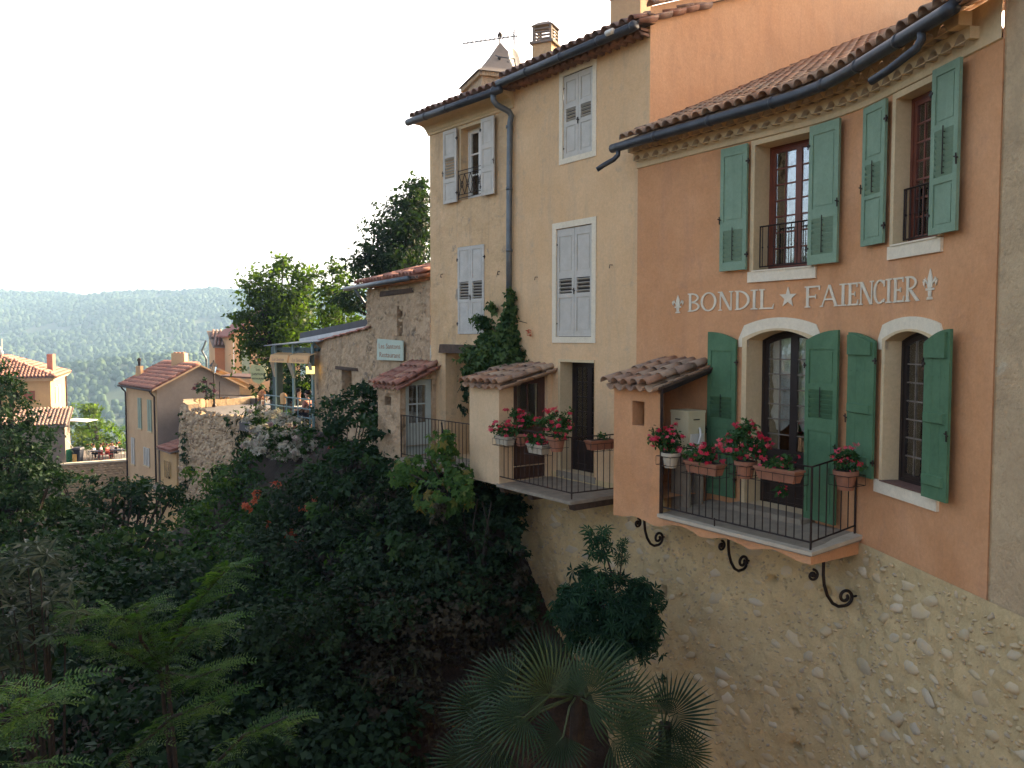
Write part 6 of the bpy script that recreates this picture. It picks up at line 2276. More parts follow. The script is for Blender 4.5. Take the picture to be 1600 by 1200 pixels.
mb = MB()
a, b = at_y(318, 632, 54), at_y(408, 632, 50)
mb.hexa([Vector((a.x, a.y, -4)), Vector((b.x, b.y, -4)), Vector((b.x + .1, b.y + .3, -4)), Vector((a.x + .1, a.y + .3, -4))], [Vector((a.x, a.y, -3.75)), Vector((b.x, b.y, -3.6)), Vector((b.x + .1, b.y + .3, -3.6)), Vector((a.x + .1, a.y + .3, -3.75))])
mb.make('wall', M['road'], pp)
sr = thing('street_railing', 'thin black street railing and flat trellis frame behind the lamp post', 'railing', at_y(360, 620, 50))
mb = MB()
a, b = at_y(322, 617, 50), at_y(398, 618, 48)
mb.tube([a, b], .02, 5)
mb.make('rail', M['iron'], sr)
for px in (323, 343):
    p0, p1 = at_y(px, 596, 50), at_y(px, 641, 50)
    mb = MB()
    mb.tube([p0, p1], .025, 5)
    mb.make('post', M['iron'], sr)
mb = MB()
a, b = at_y(345, 589, 49), at_y(400, 592, 47)
mb.hexa([a, b, b + Vector((.3, 1.2, .1)), a + Vector((.3, 1.2, .1))], [p + Vector((0, 0, .09)) for p in (a, b, b + Vector((.3, 1.2, .1)), a + Vector((.3, 1.2, .1)))])
mb.make('trellis_beam', M['brownwood'], sr)
# lamp post
lp = thing('street_lamp', 'black four-sided street lantern on a slender post above the rampart', 'street lamp', at_z(335, 637, -3.95))
b0 = at_y(335, 637, 48.2)
Q = Matrix.Translation(b0)
mb = MB()
mb.lathe([(.14, 0), (.12, .15), (.07, .25), (.05, .9), (.035, 1.9), (.05, 1.95), (.03, 2.0)], 8, (0, 0, 0), Q)
mb.make('post', M['iron'], lp)
mb = MB()
mb.lathe([(.10, 2.0), (.21, 2.36)], 4, (0, 0, 0), Q)
mb.make('lantern_glass', M['glass'], lp)
mb = MB()
mb.lathe([(.27, 2.36), (.24, 2.42), (.10, 2.58), (.05, 2.60), (.03, 2.72)], 4, (0, 0, 0), Q)
for k in range(4):
    a = math.pi / 2 * k
    mb.tube([Q @ Vector((.10 * math.cos(a), .10 * math.sin(a), 2.0)), Q @ Vector((.21 * math.cos(a), .21 * math.sin(a), 2.37))], .012, 4)
mb.make('lantern_cap', M['iron'], lp)
# jar shaped hanging sign
js = thing('jar_shaped_sign', 'pale yellow hanging sign cut in the shape of a jug, lettered in dark capitals', 'sign', at_y(405, 582, 34))
S_ = 34 / F_PX
c = at_y(404, 583, 34)
out_ = [(-12, 14), (-11, 10), (-13.5, 9), (-13, 3), (-12, -2), (-11.5, -8), (-8, -13), (-3, -16), (1, -17), (6, -15), (10, -11), (12.5, -5), (12.5, 0), (10.5, 5), (9.5, 8), (11, 7), (13, 5.5), (15, 6.5), (15, 10), (13, 13.5), (10.5, 15), (8.5, 14), (7, 12.5), (-2, 12.5), (-6, 13.5)]
mb = MB()
mb.prism([(x * S_, z * S_) for x, z in out_], -.03, .0, Matrix.Translation(c))
mb.make('board', M['sign_yellow'], js)
T_ = lambda x, z: Matrix.Translation(c + Vector((x * S_, -.035, z * S_)))
text_obj('Les', T_(-3.5, 4), .10, .16, M['letter_dark'], js)
text_obj('SANTONS', T_(-10, -3.4), .10, .52, M['letter_dark'], js)
text_obj('RESTAURANT', T_(-9.8, -9.8), .07, .50, M['letter_dark'], js)
mb = MB()
mb.tube([c + Vector((-.30, 0, .35)), c + Vector((-.30, 0, .6)), c + Vector((.9, 1.5, .6))], .015, 4)
mb.make('arm', M['iron'], js)

# ================================================================== FOLIAGE
LEAF = ([(0, 0, 0), (.28, .45, .07), (0, 1, 0), (-.28, .45, .07)], [(0, 1, 2), (0, 2, 3)])
LONG = ([(0, 0, 0), (.10, .35, .03), (.11, .6, .0), (0, 1, -.16), (-.11, .6, .0), (-.10, .35, .03), (0, .5, -.03)], [(0, 1, 6), (1, 2, 6), (2, 3, 6), (3, 4, 6), (4, 5, 6), (5, 0, 6)])
def palmate(lobes, spread, w, name=None):
    V, Fs = [(0, 0, 0)], []
    for i in range(lobes):
        a = (i / (lobes - 1) - .5) * spread
        L = 1 - .35 * abs(i / (lobes - 1) - .5) * 2
        dx, dy = math.sin(a), math.cos(a)
        b = len(V)
        V += [(dx * L * .5 + dy * w, dy * L * .5 - dx * w, .05), (dx * L, dy * L, -.10), (dx * L * .5 - dy * w, dy * L * .5 + dx * w, .05)]
        Fs += [(0, b, b + 1), (0, b + 1, b + 2)]
    return V, Fs
FIG = palmate(7, R(250), .10)
GRAPE = palmate(5, R(230), .24)
IVY = palmate(3, R(130), .26)
def pinnate(pairs=11, L=1.0):
    V, Fs = [], []
    for i in range(pairs):
        y = L * (.14 + .82 * i / (pairs - 1))
        l = .20 * (1 - .55 * abs(i / (pairs - 1) - .35))
        z = -.22 * (y / L) ** 2
        for s in (-1, 1):
            b = len(V)
            l2, q, dz = l * rng.uniform(.7, 1.15), y + rng.uniform(-.015, .015), rng.uniform(-.05, .02)
            V += [(0, q, z), (s * l2 * .5, q + .045, z + .012), (s * l2, q + rng.uniform(.02, .09), z + dz), (s * l2 * .5, q - .012, z - .004)]
            Fs += [(b, b + 1, b + 2, b + 3)] if s < 0 else [(b, b + 3, b + 2, b + 1)]
    b = len(V)
    V += [(-.006, 0, 0), (.006, 0, 0), (.004, L * .6, -.08), (-.004, L * .6, -.08), (0, L, -.22)]
    Fs += [(b, b + 1, b + 2, b + 3), (b + 3, b + 2, b + 4)]
    return V, Fs
PINN = pinnate()

def norm_rows(a): return a / np.maximum(np.linalg.norm(a, axis=1, keepdims=True), 1e-9)
def leaf_matrices(P, N, size, droop=.3, r=None):
    """P points, N leaf normals -> matrices with y along the leaf"""
    r = r or rng
    k = len(P)
    N = norm_rows(N)
    D = r.normal(size=(k, 3))
    D[:, 2] -= droop * 2
    D -= N * (D * N).sum(1, keepdims=True)
    D = norm_rows(D)
    X = np.cross(D, N)
    Mx = np.zeros((k, 4, 4))
    s = size[:, None]
    Mx[:, :3, 0], Mx[:, :3, 1], Mx[:, :3, 2], Mx[:, :3, 3] = X * s, D * s, N * s, P
    Mx[:, 3, 3] = 1
    return Mx

def px_blobs(L):
    out = []
    for px, py, Y, rx, ry, rd in L:
        out.append((np.array(at_y(px, py, Y)), np.array([rx / F_PX * Y, rd, ry / F_PX * Y])))
    return out

def crown(name, blobs, proto, size, mat, parent=None, cover=3.0, droop=.3, up=.5, clumpiness=.16, inner=.3, gaps=.0, maxn=90000, kind=None, jit=.35, tint=.5, half=False, kdiv=45):
    """leaves gathered in clumps over several ellipsoids; returns one mesh"""
    P_, N_, R_ = [], [], []
    for c, rad in blobs:
        spx = size / c[1] * F_PX
        n = int(min(maxn, cover * math.pi * (rad[0] * rad[2]) * (F_PX / c[1]) ** 2 / (.33 * spx ** 2)))
        K = max(12, n // kdiv)
        d = norm_rows(rng.normal(size=(K, 3)))
        if half: d[:, 1] = -np.abs(d[:, 1])
        rr = rng.uniform(.68, 1.06, K)[:, None]
        inn = rng.random(K) < inner
        rr[inn] = rng.uniform(.25, .7, inn.sum())[:, None]
        # uneven outline
        wob = np.array([1 + .28 * noise.noise(Vector(q * 2.3 + c * .37)) for q in d])[:, None]
        C = c + d * rad * rr * wob
        cl = rng.integers(0, K, n)
        r_mean = rad.mean()
        cs = rng.uniform(.5, 1.4, K)
        off = rng.normal(size=(n, 3)) * r_mean * clumpiness * cs[cl][:, None]
        off[:, 2] *= .6
        P = C[cl] + off
        out = norm_rows((P - c) / rad)
        N = out * .55 + np.array([0, 0, up]) + rng.normal(size=(n, 3)) * .55
        P_.append(P); N_.append(N)
        crn = rng.normal(tint, .20, K)
        R_.append(np.clip(crn[cl] + rng.normal(0, .14, n), 0, 1))
    P, N, rn_ = np.concatenate(P_), np.concatenate(N_), np.concatenate(R_)
    s = size * np.clip(rng.normal(1, jit, len(P)), .4, 2)
    Mx = leaf_matrices(P, N, s, droop)
    o = joined(name, proto[0], proto[1], Mx, rn_, mat, parent, kind, False)
    return o, P, N

def trunk(parent, base, blobs, r0=.18, name='trunk'):
    mb = MB()
    cen = np.mean([c for c, r in blobs], axis=0)
    fork = Vector(base).lerp(Vector(cen), .55)
    mid = Vector(base).lerp(fork, .5) + Vector((rng.uniform(-.2, .2), 0, 0))
    mb.tube([Vector(base), mid, fork], [r0, r0 * .8, r0 * .6], 8)
    for c, rad in blobs:
        c = Vector(c)
        for k in range(3):
            e = c + Vector((rng.uniform(-.6, .6) * rad[0], rng.uniform(-.5, .5) * rad[1], rng.uniform(-.3, .7) * rad[2]))
            m = fork.lerp(e, .5) + Vector((rng.uniform(-.2, .2), rng.uniform(-.2, .2), rng.uniform(0, .3))) * rad[0] * .5
            mb.tube([fork, m, e], [r0 * .4, r0 * .22, r0 * .06], 6)
    return mb.make(name, M['bark'], parent, smooth=True)

def tree(name, label, cat, L, proto, size, mat, base=None, group=None, r0=.18, **kw):
    bl = px_blobs(L)
    c0 = np.mean([c for c, r in bl], axis=0)
    base = base or Vector((c0[0], c0[1], bl[0][0][2] - bl[0][1][2] * 2.2))
    t = thing(name, label, cat, base, group)
    crown('crown', bl, proto, size, mat, t, **kw)
    trunk(t, base, bl, r0)
    return t, bl

# unseen bridge wall added under the viewpoint to keep the ravine dark
br_ = thing('added_bridge', 'unseen stone bridge wall added under the viewpoint to keep the ravine dark', 'bridge', (-4, -1.2, -8))
mb = MB()
mb.box(-16, 9, -4.2, -1.0, -14, -1.7)
mb.make('added_bridge_wall', M['rampart'], br_)

def added_bank_tree(label, c, rs, size):  # unseen trees added for the window reflections and to darken the ravine
    bl = [(np.array(q), np.array(r_)) for q, r_ in rs]
    t = thing('added_bank_tree', label, 'tree', c, 'unseen trees added on the opposite bank')
    crown('crown', bl, LEAF, size, M['lf_tree'], t, cover=2.2, kdiv=20, clumpiness=.15, maxn=9000)
    trunk(t, Vector(c), bl, .25)
added_bank_tree('unseen broad dark tree added on the opposite bank, level with the bridge', (-16, 12, -6), [((-17, 13, .5), (3.6, 3.6, 3.2)), ((-14.5, 12, -1.5), (2.4, 3, 2.2)), ((-18, 11, 3), (2.4, 2.6, 1.8))], .26)
added_bank_tree('unseen spreading tree added on the opposite bank, nearer the bridge end', (-18, 5, -6), [((-18, 6, 0), (3.2, 3.6, 3)), ((-16, 3, -1), (3, 3, 2.2))], .26)
# trees beyond the terrace
tree('plane_tree', 'big backlit plane tree with yellow-green leaves behind the restaurant pergola', 'tree',
     [(438, 470, 43, 60, 60, 2.2), (440, 490, 43.5, 66, 60, 2.4), (395, 530, 42, 34, 30, 1.4), (470, 520, 42, 50, 45, 2), (400, 450, 43, 26, 32, 1.2), (478, 440, 43, 24, 36, 1.2), (425, 560, 42, 50, 28, 1.4), (372, 497, 42, 18, 14, .8), (440, 415, 43, 22, 16, .8)],
     LEAF, .21, M['lf_plane'], base=Vector((-11.8, 42, -4)), cover=3.8, clumpiness=.15, inner=.45, kdiv=22, r0=.22)
tree('broadleaf_tree', 'smaller light green tree between the plane tree and the dark tree', 'tree',
     [(528, 455, 39, 30, 40, 1.5), (555, 500, 38, 34, 34, 1.5), (510, 500, 39, 26, 30, 1.2), (525, 420, 39, 14, 18, .6)],
     LEAF, .20, M['lf_plane'], base=Vector((-8.2, 39, -4)), cover=4, clumpiness=.15, kdiv=22, inner=.45, r0=.18)
tree('dark_broadleaf_tree', 'tall dark green tree rising behind the restaurant roof', 'tree',
     [(640, 380, 36, 62, 68, 2.4), (600, 430, 36, 56, 48, 2), (625, 360, 36.5, 56, 50, 2), (655, 320, 36, 34, 40, 1.6), (575, 395, 36, 24, 28, 1), (620, 470, 35, 70, 30, 2), (648, 295, 36, 26, 16, 1), (540, 470, 36, 24, 24, 1)],
     LEAF, .19, M['lf_tree'], base=Vector((-4.8, 36, -4)), cover=4.5, clumpiness=.15, kdiv=22, inner=.45, r0=.28)
bt, _b = tree('sunlit_tree', 'sunlit yellow-green tree standing below the distant café terrace', 'tree',
     [(143, 672, 86, 34, 32, 3), (115, 705, 84, 26, 22, 2), (172, 700, 85, 26, 24, 2), (140, 640, 86, 16, 16, 1.5), (190, 725, 84, 20, 20, 2)],
     LEAF, .40, M['lf_bright'], cover=4, r0=.25)
for i, (px, py, Y, rx, ry) in enumerate(((196, 672, 150, 16, 9), (160, 700, 140, 50, 14), (195, 690, 130, 14, 16), (110, 640, 170, 14, 12))):
    tree('valley_bush', ['rounded sunlit bush low in the valley beside the narrow peach house', 'broad sunlit bush behind the café terrace seats', 'sunlit bush touching the edge of the narrow peach house', 'small bush above the white canopy of the ochre house'][i],
         'bush', [(px, py, Y, rx, ry, 2)], LEAF, .6, M['lf_bright'], cover=1.8, group='bushes down in the valley', r0=.2)

# left edge: tall dark evergreen, long-leaved tree, mid mass
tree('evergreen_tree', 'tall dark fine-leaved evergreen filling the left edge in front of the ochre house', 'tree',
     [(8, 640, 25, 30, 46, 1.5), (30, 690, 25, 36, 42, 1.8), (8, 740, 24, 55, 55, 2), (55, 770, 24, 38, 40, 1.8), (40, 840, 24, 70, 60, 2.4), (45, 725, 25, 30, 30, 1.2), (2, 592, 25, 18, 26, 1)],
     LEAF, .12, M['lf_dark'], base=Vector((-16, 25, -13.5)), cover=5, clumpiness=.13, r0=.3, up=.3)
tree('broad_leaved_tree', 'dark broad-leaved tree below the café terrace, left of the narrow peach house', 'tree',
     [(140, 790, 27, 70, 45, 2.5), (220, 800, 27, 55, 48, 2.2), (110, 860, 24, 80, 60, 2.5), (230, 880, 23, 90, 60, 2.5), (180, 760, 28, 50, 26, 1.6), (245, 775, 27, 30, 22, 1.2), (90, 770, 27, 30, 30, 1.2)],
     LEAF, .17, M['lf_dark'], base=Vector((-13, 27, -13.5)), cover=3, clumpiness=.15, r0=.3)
tree('creeper_bush', 'brighter green creeper-covered bush at the foot of the rampart', 'bush',
     [(330, 790, 28, 55, 40, 2), (395, 740, 29, 45, 40, 2), (300, 850, 25, 70, 50, 2.4), (420, 800, 25, 60, 60, 2.4), (350, 745, 31, 34, 28, 1.6), (365, 860, 22, 70, 50, 2)],
     LEAF, .15, M['lf_mid'], base=Vector((-8.5, 28, -12)), cover=3, clumpiness=.15, r0=.15, tint=.42)
tree('walnut_bush', 'dark leafy bush climbing the restaurant wall below its small lintel window', 'bush',
     [(545, 650, 21.5, 52, 46, 1.0), (575, 620, 21.5, 26, 26, .7), (530, 700, 21.5, 38, 36, 1.0), (585, 690, 19.5, 36, 60, .9), (495, 750, 22, 44, 36, 1.2), (560, 730, 18.5, 60, 40, 1), (520, 640, 22, 20, 20, .6)],
     LEAF, .13, M['lf_dark'], base=Vector((-4.6, 21.6, -8)), cover=3, r0=.1, tint=.6)
# ivy drape over the bank
IV = [(470, 790, 21, 70, 60, 1.2), (560, 790, 19, 70, 60, 1.1), (650, 790, 17.5, 70, 50, 1.0), (730, 790, 16.4, 70, 46, .9), (790, 800, 15.8, 28, 50, .45),
      (430, 890, 19, 80, 70, 1.2), (530, 890, 17.5, 80, 70, 1.1), (630, 880, 16.3, 80, 70, 1), (720, 880, 15.3, 80, 60, .9), (785, 880, 15.3, 30, 60, .5), (806, 830, 15.4, 14, 45, .3), (818, 900, 15.0, 16, 50, .3), (826, 960, 14.7, 14, 50, .3), (780, 960, 14.9, 50, 50, .4)]
ivt = thing('ivy_drape', 'dark ivy hanging over the bank below the two left balconies', 'ivy', (-3, 18, -8))
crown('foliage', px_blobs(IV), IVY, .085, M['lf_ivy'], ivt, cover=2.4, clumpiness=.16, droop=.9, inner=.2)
mb = MB()
for k in range(16):
    px = rng.uniform(460, 800)
    Y = np.interp(px, [460, 800], [19.5, 14.6])
    p = at_y(px, rng.uniform(760, 800), Y)
    L = [p]
    for j in range(6):
        p = p + Vector((rng.uniform(-.12, .12), -.05, -.5))
        L.append(p)
    mb.tube(L, [.012] * 7, 4)
mb.make('hanging_stems', M['bark'], ivt)['kind'] = 'stuff'
dry = thing('dry_creeper', 'brown half-dead creeper and brush on the lower bank beside the palm', 'creeper', (-1, 14, -8))
crown('foliage', px_blobs([(690, 970, 14.6, 80, 60, .8), (600, 980, 15.2, 80, 60, .9), (760, 970, 14.8, 50, 60, .45), (520, 990, 15.5, 80, 60, .9), (650, 1080, 13.8, 90, 60, .7), (790, 930, 14.9, 30, 50, .3), (812, 900, 14.8, 12, 50, .2), (815, 990, 14.4, 14, 60, .25), (800, 1080, 13.6, 30, 60, .4)]), IVY, .075, M['lf_dry'], dry, cover=1.6, clumpiness=.2, droop=.8)
crown('green_shoots', px_blobs([(560, 960, 14.6, 130, 60, .9), (700, 930, 14.5, 80, 40, .6), (420, 1000, 15, 110, 70, 1), (520, 1090, 14, 130, 70, 1)]), IVY, .085, M['lf_ivy'], dry, cover=1.5, clumpiness=.2, droop=.8)
# dark understorey at the bottom
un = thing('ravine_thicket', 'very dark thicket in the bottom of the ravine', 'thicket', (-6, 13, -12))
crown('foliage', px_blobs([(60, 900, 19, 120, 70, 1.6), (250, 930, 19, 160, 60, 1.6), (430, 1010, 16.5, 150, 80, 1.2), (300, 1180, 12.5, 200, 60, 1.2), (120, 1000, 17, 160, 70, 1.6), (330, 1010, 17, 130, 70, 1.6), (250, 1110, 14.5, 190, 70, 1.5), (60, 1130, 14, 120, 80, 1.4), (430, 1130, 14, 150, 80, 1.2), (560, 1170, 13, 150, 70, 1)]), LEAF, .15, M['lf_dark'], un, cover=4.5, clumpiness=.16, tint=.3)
# white flowering shrub and drooping shrub by the terrace
ws = thing('white_flowering_shrub', 'shrub covered in small white and pinkish blossoms below the terrace railing', 'bush', at_y(430, 690, 27.5))
wb = px_blobs([(425, 662, 27.5, 36, 22, .8), (455, 668, 27, 28, 22, .7), (405, 650, 28, 18, 14, .5), (445, 695, 26.2, 46, 24, .9), (410, 690, 27.5, 30, 26, .8), (475, 690, 25.6, 26, 24, .7)])
crown('foliage', wb, LEAF, .11, M['lf_mid'], ws, cover=2.4)
PET = ([(0, 0, 0), (.3, .5, .1), (0, 1, 0), (-.3, .5, .1), (.5, .3, .1), (1, 0, 0), (.5, -.3, .1), (.3, -.5, .1), (0, -1, 0), (-.3, -.5, .1), (-.5, -.3, .1), (-1, 0, 0), (-.5, .3, .1)],
       [(0, 1, 2, 3), (0, 6, 5, 4), (0, 9, 8, 7), (0, 12, 11, 10)])
bl2 = [(c + np.array([0, -.08, .03]), r * 1.05) for c, r in wb]
crown('blossoms', bl2, PET, .045, M['fl_white'], ws, cover=.7, inner=.0, kind='stuff', clumpiness=.1)
ds = thing('drooping_shrub', 'grey-green drooping shrub between the rampart and the white blossoms', 'bush', at_y(378, 740, 31))
crown('foliage', px_blobs([(388, 662, 31, 20, 22, .6), (375, 695, 31, 24, 34, .7), (365, 730, 30.5, 28, 26, .8), (395, 645, 31, 16, 10, .5)]), LONG, .22, M['lf_loquat'], ds, cover=2.6, droop=1.6, tint=.6)
crown('fresh_tips', px_blobs([(395, 640, 30.8, 18, 7, .4)]), LEAF, .12, M['lf_bright'], ds, cover=1.2)
# vines on rampart
for i, (lab, LL) in enumerate((('dark vine hanging down the middle of the rampart', [(292, 690, 44.2, 9, 45, .4), (300, 740, 43.5, 12, 40, .4), (290, 780, 43.5, 14, 30, .4)]), ('tuft of green on the rampart top edge', [(362, 652, 39, 12, 13, .4)]), ('vine at the left end of the rampart top', [(286, 655, 45.3, 6, 20, .3)]))):
    t = thing('rampart_vine', lab, 'vine', px_blobs(LL)[0][0])
    crown('foliage', px_blobs(LL), LEAF, .17, M['lf_dark'], t, cover=2.2, droop=1, tint=.6)
# climber on the drainpipe
M['lf_creeper'] = leafmat('creeper_leaves', [(0, (.02, .05, .02)), (.6, (.035, .08, .03)), (1, (.08, .13, .045))], .3)
cl = thing('wall_creeper', 'green creeper climbing the drainpipe between the old house and the peach house', 'creeper', WM.p(2.9, .1, -1))
CLB = [(795, 500, 9, 26), (792, 530, 22, 26), (780, 555, 30, 26), (760, 525, 14, 16), (752, 500, 10, 9), (750, 560, 22, 22), (805, 560, 20, 22), (740, 585, 16, 14), (798, 470, 4, 22), (768, 478, 4, 10)]
bl = []
for px, py, rx, ry in CLB:
    u, z = WM.pix(px, py, .12)
    q = WM.p(u, .13, z)
    bl.append((np.array(q), np.array([rx / F_PX * q.y, .16, ry / F_PX * q.y])))
crown('foliage', bl, IVY, .075, M['lf_creeper'], cl, cover=9, droop=1, tint=.8, clumpiness=.35, maxn=3000)
mb = MB()
for k in range(5):
    u, z = WM.pix(rng.uniform(770, 805), 600, .05)
    mb.tube([WM.p(u, .06, -1.2), WM.p(u + rng.uniform(-.2, .2), .07, -.6), WM.p(u + rng.uniform(-.3, .3), .07, .2)], .012, 4)
u0_, z0_ = WM.pix(820, 505, .05)
mb.tube([WM.p(*[3.05, .08, .4]), WM.p(u0_ - .2, .06, z0_ + .05), WM.p(u0_ + .08, .06, z0_)], .006, 4)
mb.make('stems', M['bark'], cl)
# red autumn leaves dangling at the right of the creeper
u, z = WM.pix(826, 522, .08)
q = WM.p(u, .08, z)
crown('red_leaves', [(np.array(q), np.array([.04, .05, .17]))], IVY, .07, M['fl_orange'], cl, cover=.9, droop=1)
for px, py, s in ((728, 610, 10), (722, 640, 6), (752, 640, 6)):
    u, z = WM.pix(px, py, .3)
    q = WM.p(u, .25, z)
    crown('inner_sprig', [(np.array(q), np.array([s / F_PX * q.y, .2, s * 1.6 / F_PX * q.y]))], IVY, .08, M['lf_ivy'], cl, cover=2, tint=.7)

# grape vine with yellowing leaves: separate leaves
gv = thing('grape_vine', 'grape vine with light green and yellowing leaves below the middle balconies', 'vine', at_y(680, 780, 16.5))
gme = {}
def leaf_mesh(name, proto, mat):
    if name not in gme:
        me = bpy.data.meshes.new(name)
        me.from_pydata([tuple(v) for v in proto[0]], [], proto[1])
        me.materials.append(mat)
        gme[name] = me
    return gme[name]
M['lf_grape_o'] = leafmat_obj('vine_leaf', [(0, (0.036, 0.092, 0.027)), (.55, (0.071, 0.151, 0.039)), (.85, (0.107, 0.184, 0.046)), (.93, (0.200, 0.184, 0.054)), (1, (0.185, 0.117, 0.046))], .4)
GB = [(690, 700, 16, 24, 30, .35), (650, 735, 16.4, 36, 22, .4), (715, 740, 15.6, 26, 26, .3), (690, 775, 15.6, 46, 30, .35), (625, 745, 16.8, 16, 14, .3), (728, 765, 15.2, 14, 22, .2), (700, 690, 15.6, 12, 16, .2)]
def leaf_objects(parent, blobs, proto, mat, size, count, nm, droop=.9, up=.3, shell=True):
    P, N = [], []
    w = np.array([r[0] * r[2] for c, r in blobs]); w /= w.sum()
    for _ in range(count):
        c, r = blobs[rng.choice(len(blobs), p=w)]
        d = rng.normal(size=3); d /= np.linalg.norm(d)
        d[1] = -abs(d[1])
        P.append(c + d * r * rng.uniform(.8, 1.08))
        N.append(d * .7 + np.array([0, -.2, up]) + rng.normal(size=3) * .35)
    Mx = leaf_matrices(np.array(P), np.array(N), size * rng.uniform(.7, 1.25, count), droop)
    me = leaf_mesh(nm, proto, mat)
    for m_ in Mx: inst('leaf', me, None, parent, Matrix(m_.tolist()))
leaf_objects(gv, px_blobs(GB), GRAPE, M['lf_grape_o'], .125, 260, 'vine_leaf')
crown('small_leaves', px_blobs(GB), GRAPE, .08, M['lf_grape'], gv, cover=.8, droop=.8)
mb = MB()
for (x0, y0, x1, y1) in ((690, 660, 692, 800), (700, 800, 672, 720), (660, 780, 720, 745), (690, 800, 700, 900), (640, 740, 700, 775)):
    mb.tube([at_y(x0, y0, 16), at_y((x0 + x1) / 2 + 6, (y0 + y1) / 2, 15.8), at_y(x1, y1, 15.6)], .018, 5)
mb.make('vine_stem', M['bark'], gv)
crown('dry_cluster', px_blobs([(685, 800, 15.2, 12, 20, .2)]), IVY, .07, M['lf_dry'], gv, cover=2, tint=1)

lt = thing('light_green_sprigs', 'yellow-green sprigs, sunlight put into their leaf colour, on top of the creeper-covered bush', 'shrub', at_y(330, 795, 24))
crown('foliage', px_blobs([(322, 792, 25, 8, 9, .2), (335, 780, 25.5, 6, 6, .2), (352, 752, 27, 26, 10, .5), (300, 735, 28, 20, 8, .4)]), LEAF, .13, M['lf_bright'], lt, cover=1.6)  # brighter leaf colour paints light tips and sunlit spots on the bush
for lab, LL, pr, sz, mt, tn in (
    ('long-leaved green bush in the middle of the ivy drape', [(560, 830, 17.3, 34, 34, .5), (540, 860, 17, 24, 26, .4)], LONG, .17, 'lf_mid', .55),
    ('vine-leaved clump under the left balcony', [(640, 850, 15.6, 36, 26, .4)], GRAPE, .10, 'lf_creeper', .5),
    ('light willow-like shrub low on the bank', [(470, 940, 16.2, 44, 34, .5), (500, 975, 15.8, 34, 26, .5)], LONG, .20, 'lf_frond', .35),
    ('rounded mid-green shrub left of the ivy drape', [(400, 880, 19, 46, 32, .6)], LEAF, .13, 'lf_mid', .7),
    ('broad-leaved shrub below the narrow peach house', [(250, 850, 21.5, 44, 26, .6), (190, 835, 22, 30, 22, .6)], LEAF, .19, 'lf_creeper', .6),
    ('pale long-leaved clump at the bottom of the bank', [(600, 1060, 13.6, 50, 30, .4)], LONG, .16, 'lf_loquat', .7),
    ('small bright vine clump high on the ivy', [(500, 800, 19, 26, 18, .4)], GRAPE, .12, 'lf_mid', .7)):
    bl = px_blobs(LL)
    t = thing('ravine_bush', lab, 'bush', bl[0][0])
    crown('foliage', bl, pr, sz, M[mt], t, cover=1.7, clumpiness=.2, tint=tn, inner=.1)
    mb = MB()
    for c, r in bl:
        for k in range(5):
            mb.tube([Vector(c) + Vector((rng.uniform(-.2, .2), .3, -r[2] * 1.3)), Vector(c) + Vector((rng.uniform(-1, 1) * r[0] * .6, 0, 0)), Vector(c) + Vector((rng.uniform(-1, 1) * r[0] * 1.1, -r[1], r[2] * rng.uniform(.5, 1.2)))], [.014, .008, .003], 4)
    mb.make('twigs', M['bark'], t)
# trumpet flowers
tf_ = thing('trumpet_creeper', 'clusters of orange-red trumpet flowers in the dark foliage below the white shrub', 'flowers', at_y(430, 780, 23))
for px, py in ((432, 760), (430, 757), (397, 782), (388, 795), (384, 790), (402, 772), (478, 795), (416, 818), (456, 833), (450, 838), (455, 872), (492, 780), (470, 845), (520, 700)):
    crown('flower_cluster', px_blobs([(px, py, 20.3 if py > 765 else 22, 5, 4, .08)]), PET, .07, M['fl_orange'], tf_, cover=1.2)

# bright pinnate sprays
def frond_M(p, d, nrm, s):
    y = Vector(d).normalized()
    z = (Vector(nrm) - y * Vector(nrm).dot(y)).normalized()
    x = y.cross(z)
    return Matrix(((x.x * s, y.x * s, z.x * s, p.x), (x.y * s, y.y * s, z.y * s, p.y), (x.z * s, y.z * s, z.z * s, p.z), (0, 0, 0, 1)))
pme = leaf_mesh('pinnate_frond', PINN, M['lf_frond_o'])
def spray_tree(label, branches, Y0, size, base, count, extra=()):
    t = thing('pinnate_tree', label, 'tree', base, 'feathery-leaved trees in the ravine')
    made = 0
    rest = []
    stems = MB()
    for (pts, wgt) in branches:
        P = [at_y(px, py, Y) for px, py, Y in pts]
        stems.tube([Vector(base)] + P, [.05] + [.02] * (len(P) - 1) + [.006], 6)
        nn = int(count * wgt)
        for k in range(nn):
            a = (k + rng.random()) / nn
            i = min(len(P) - 2, int(a * (len(P) - 1)))
            f = a * (len(P) - 1) - i
            p = P[i].lerp(P[i + 1], f)
            ax = (P[i + 1] - P[i]).normalized()
            side = ax.cross(Vector((0, 0, 1))).normalized() * (1 if k % 2 else -1)
            d = ax * rng.uniform(.2, .9) + side * rng.uniform(.3, 1.0) + Vector((0, -.1, rng.uniform(-.35, .25)))
            nrm = Vector((rng.uniform(-.3, .3), rng.uniform(-.6, .0), 1))
            rest.append((p + Vector((0, 0, rng.uniform(-.06, .06))), d, nrm, size * rng.uniform(.7, 1.2)))
    rest.sort(key=lambda q: q[0].y)
    for q in rest[:140]: inst('frond', pme, None, t, frond_M(*q))
    if rest[140:]:
        joined('inner_fronds', PINN[0], PINN[1], [np.array(frond_M(*q)) for q in rest[140:]], rng.random(len(rest[140:])), M['lf_frond'], t, 'stuff')
    stems.make('stems', M['bark'], t)
    return t
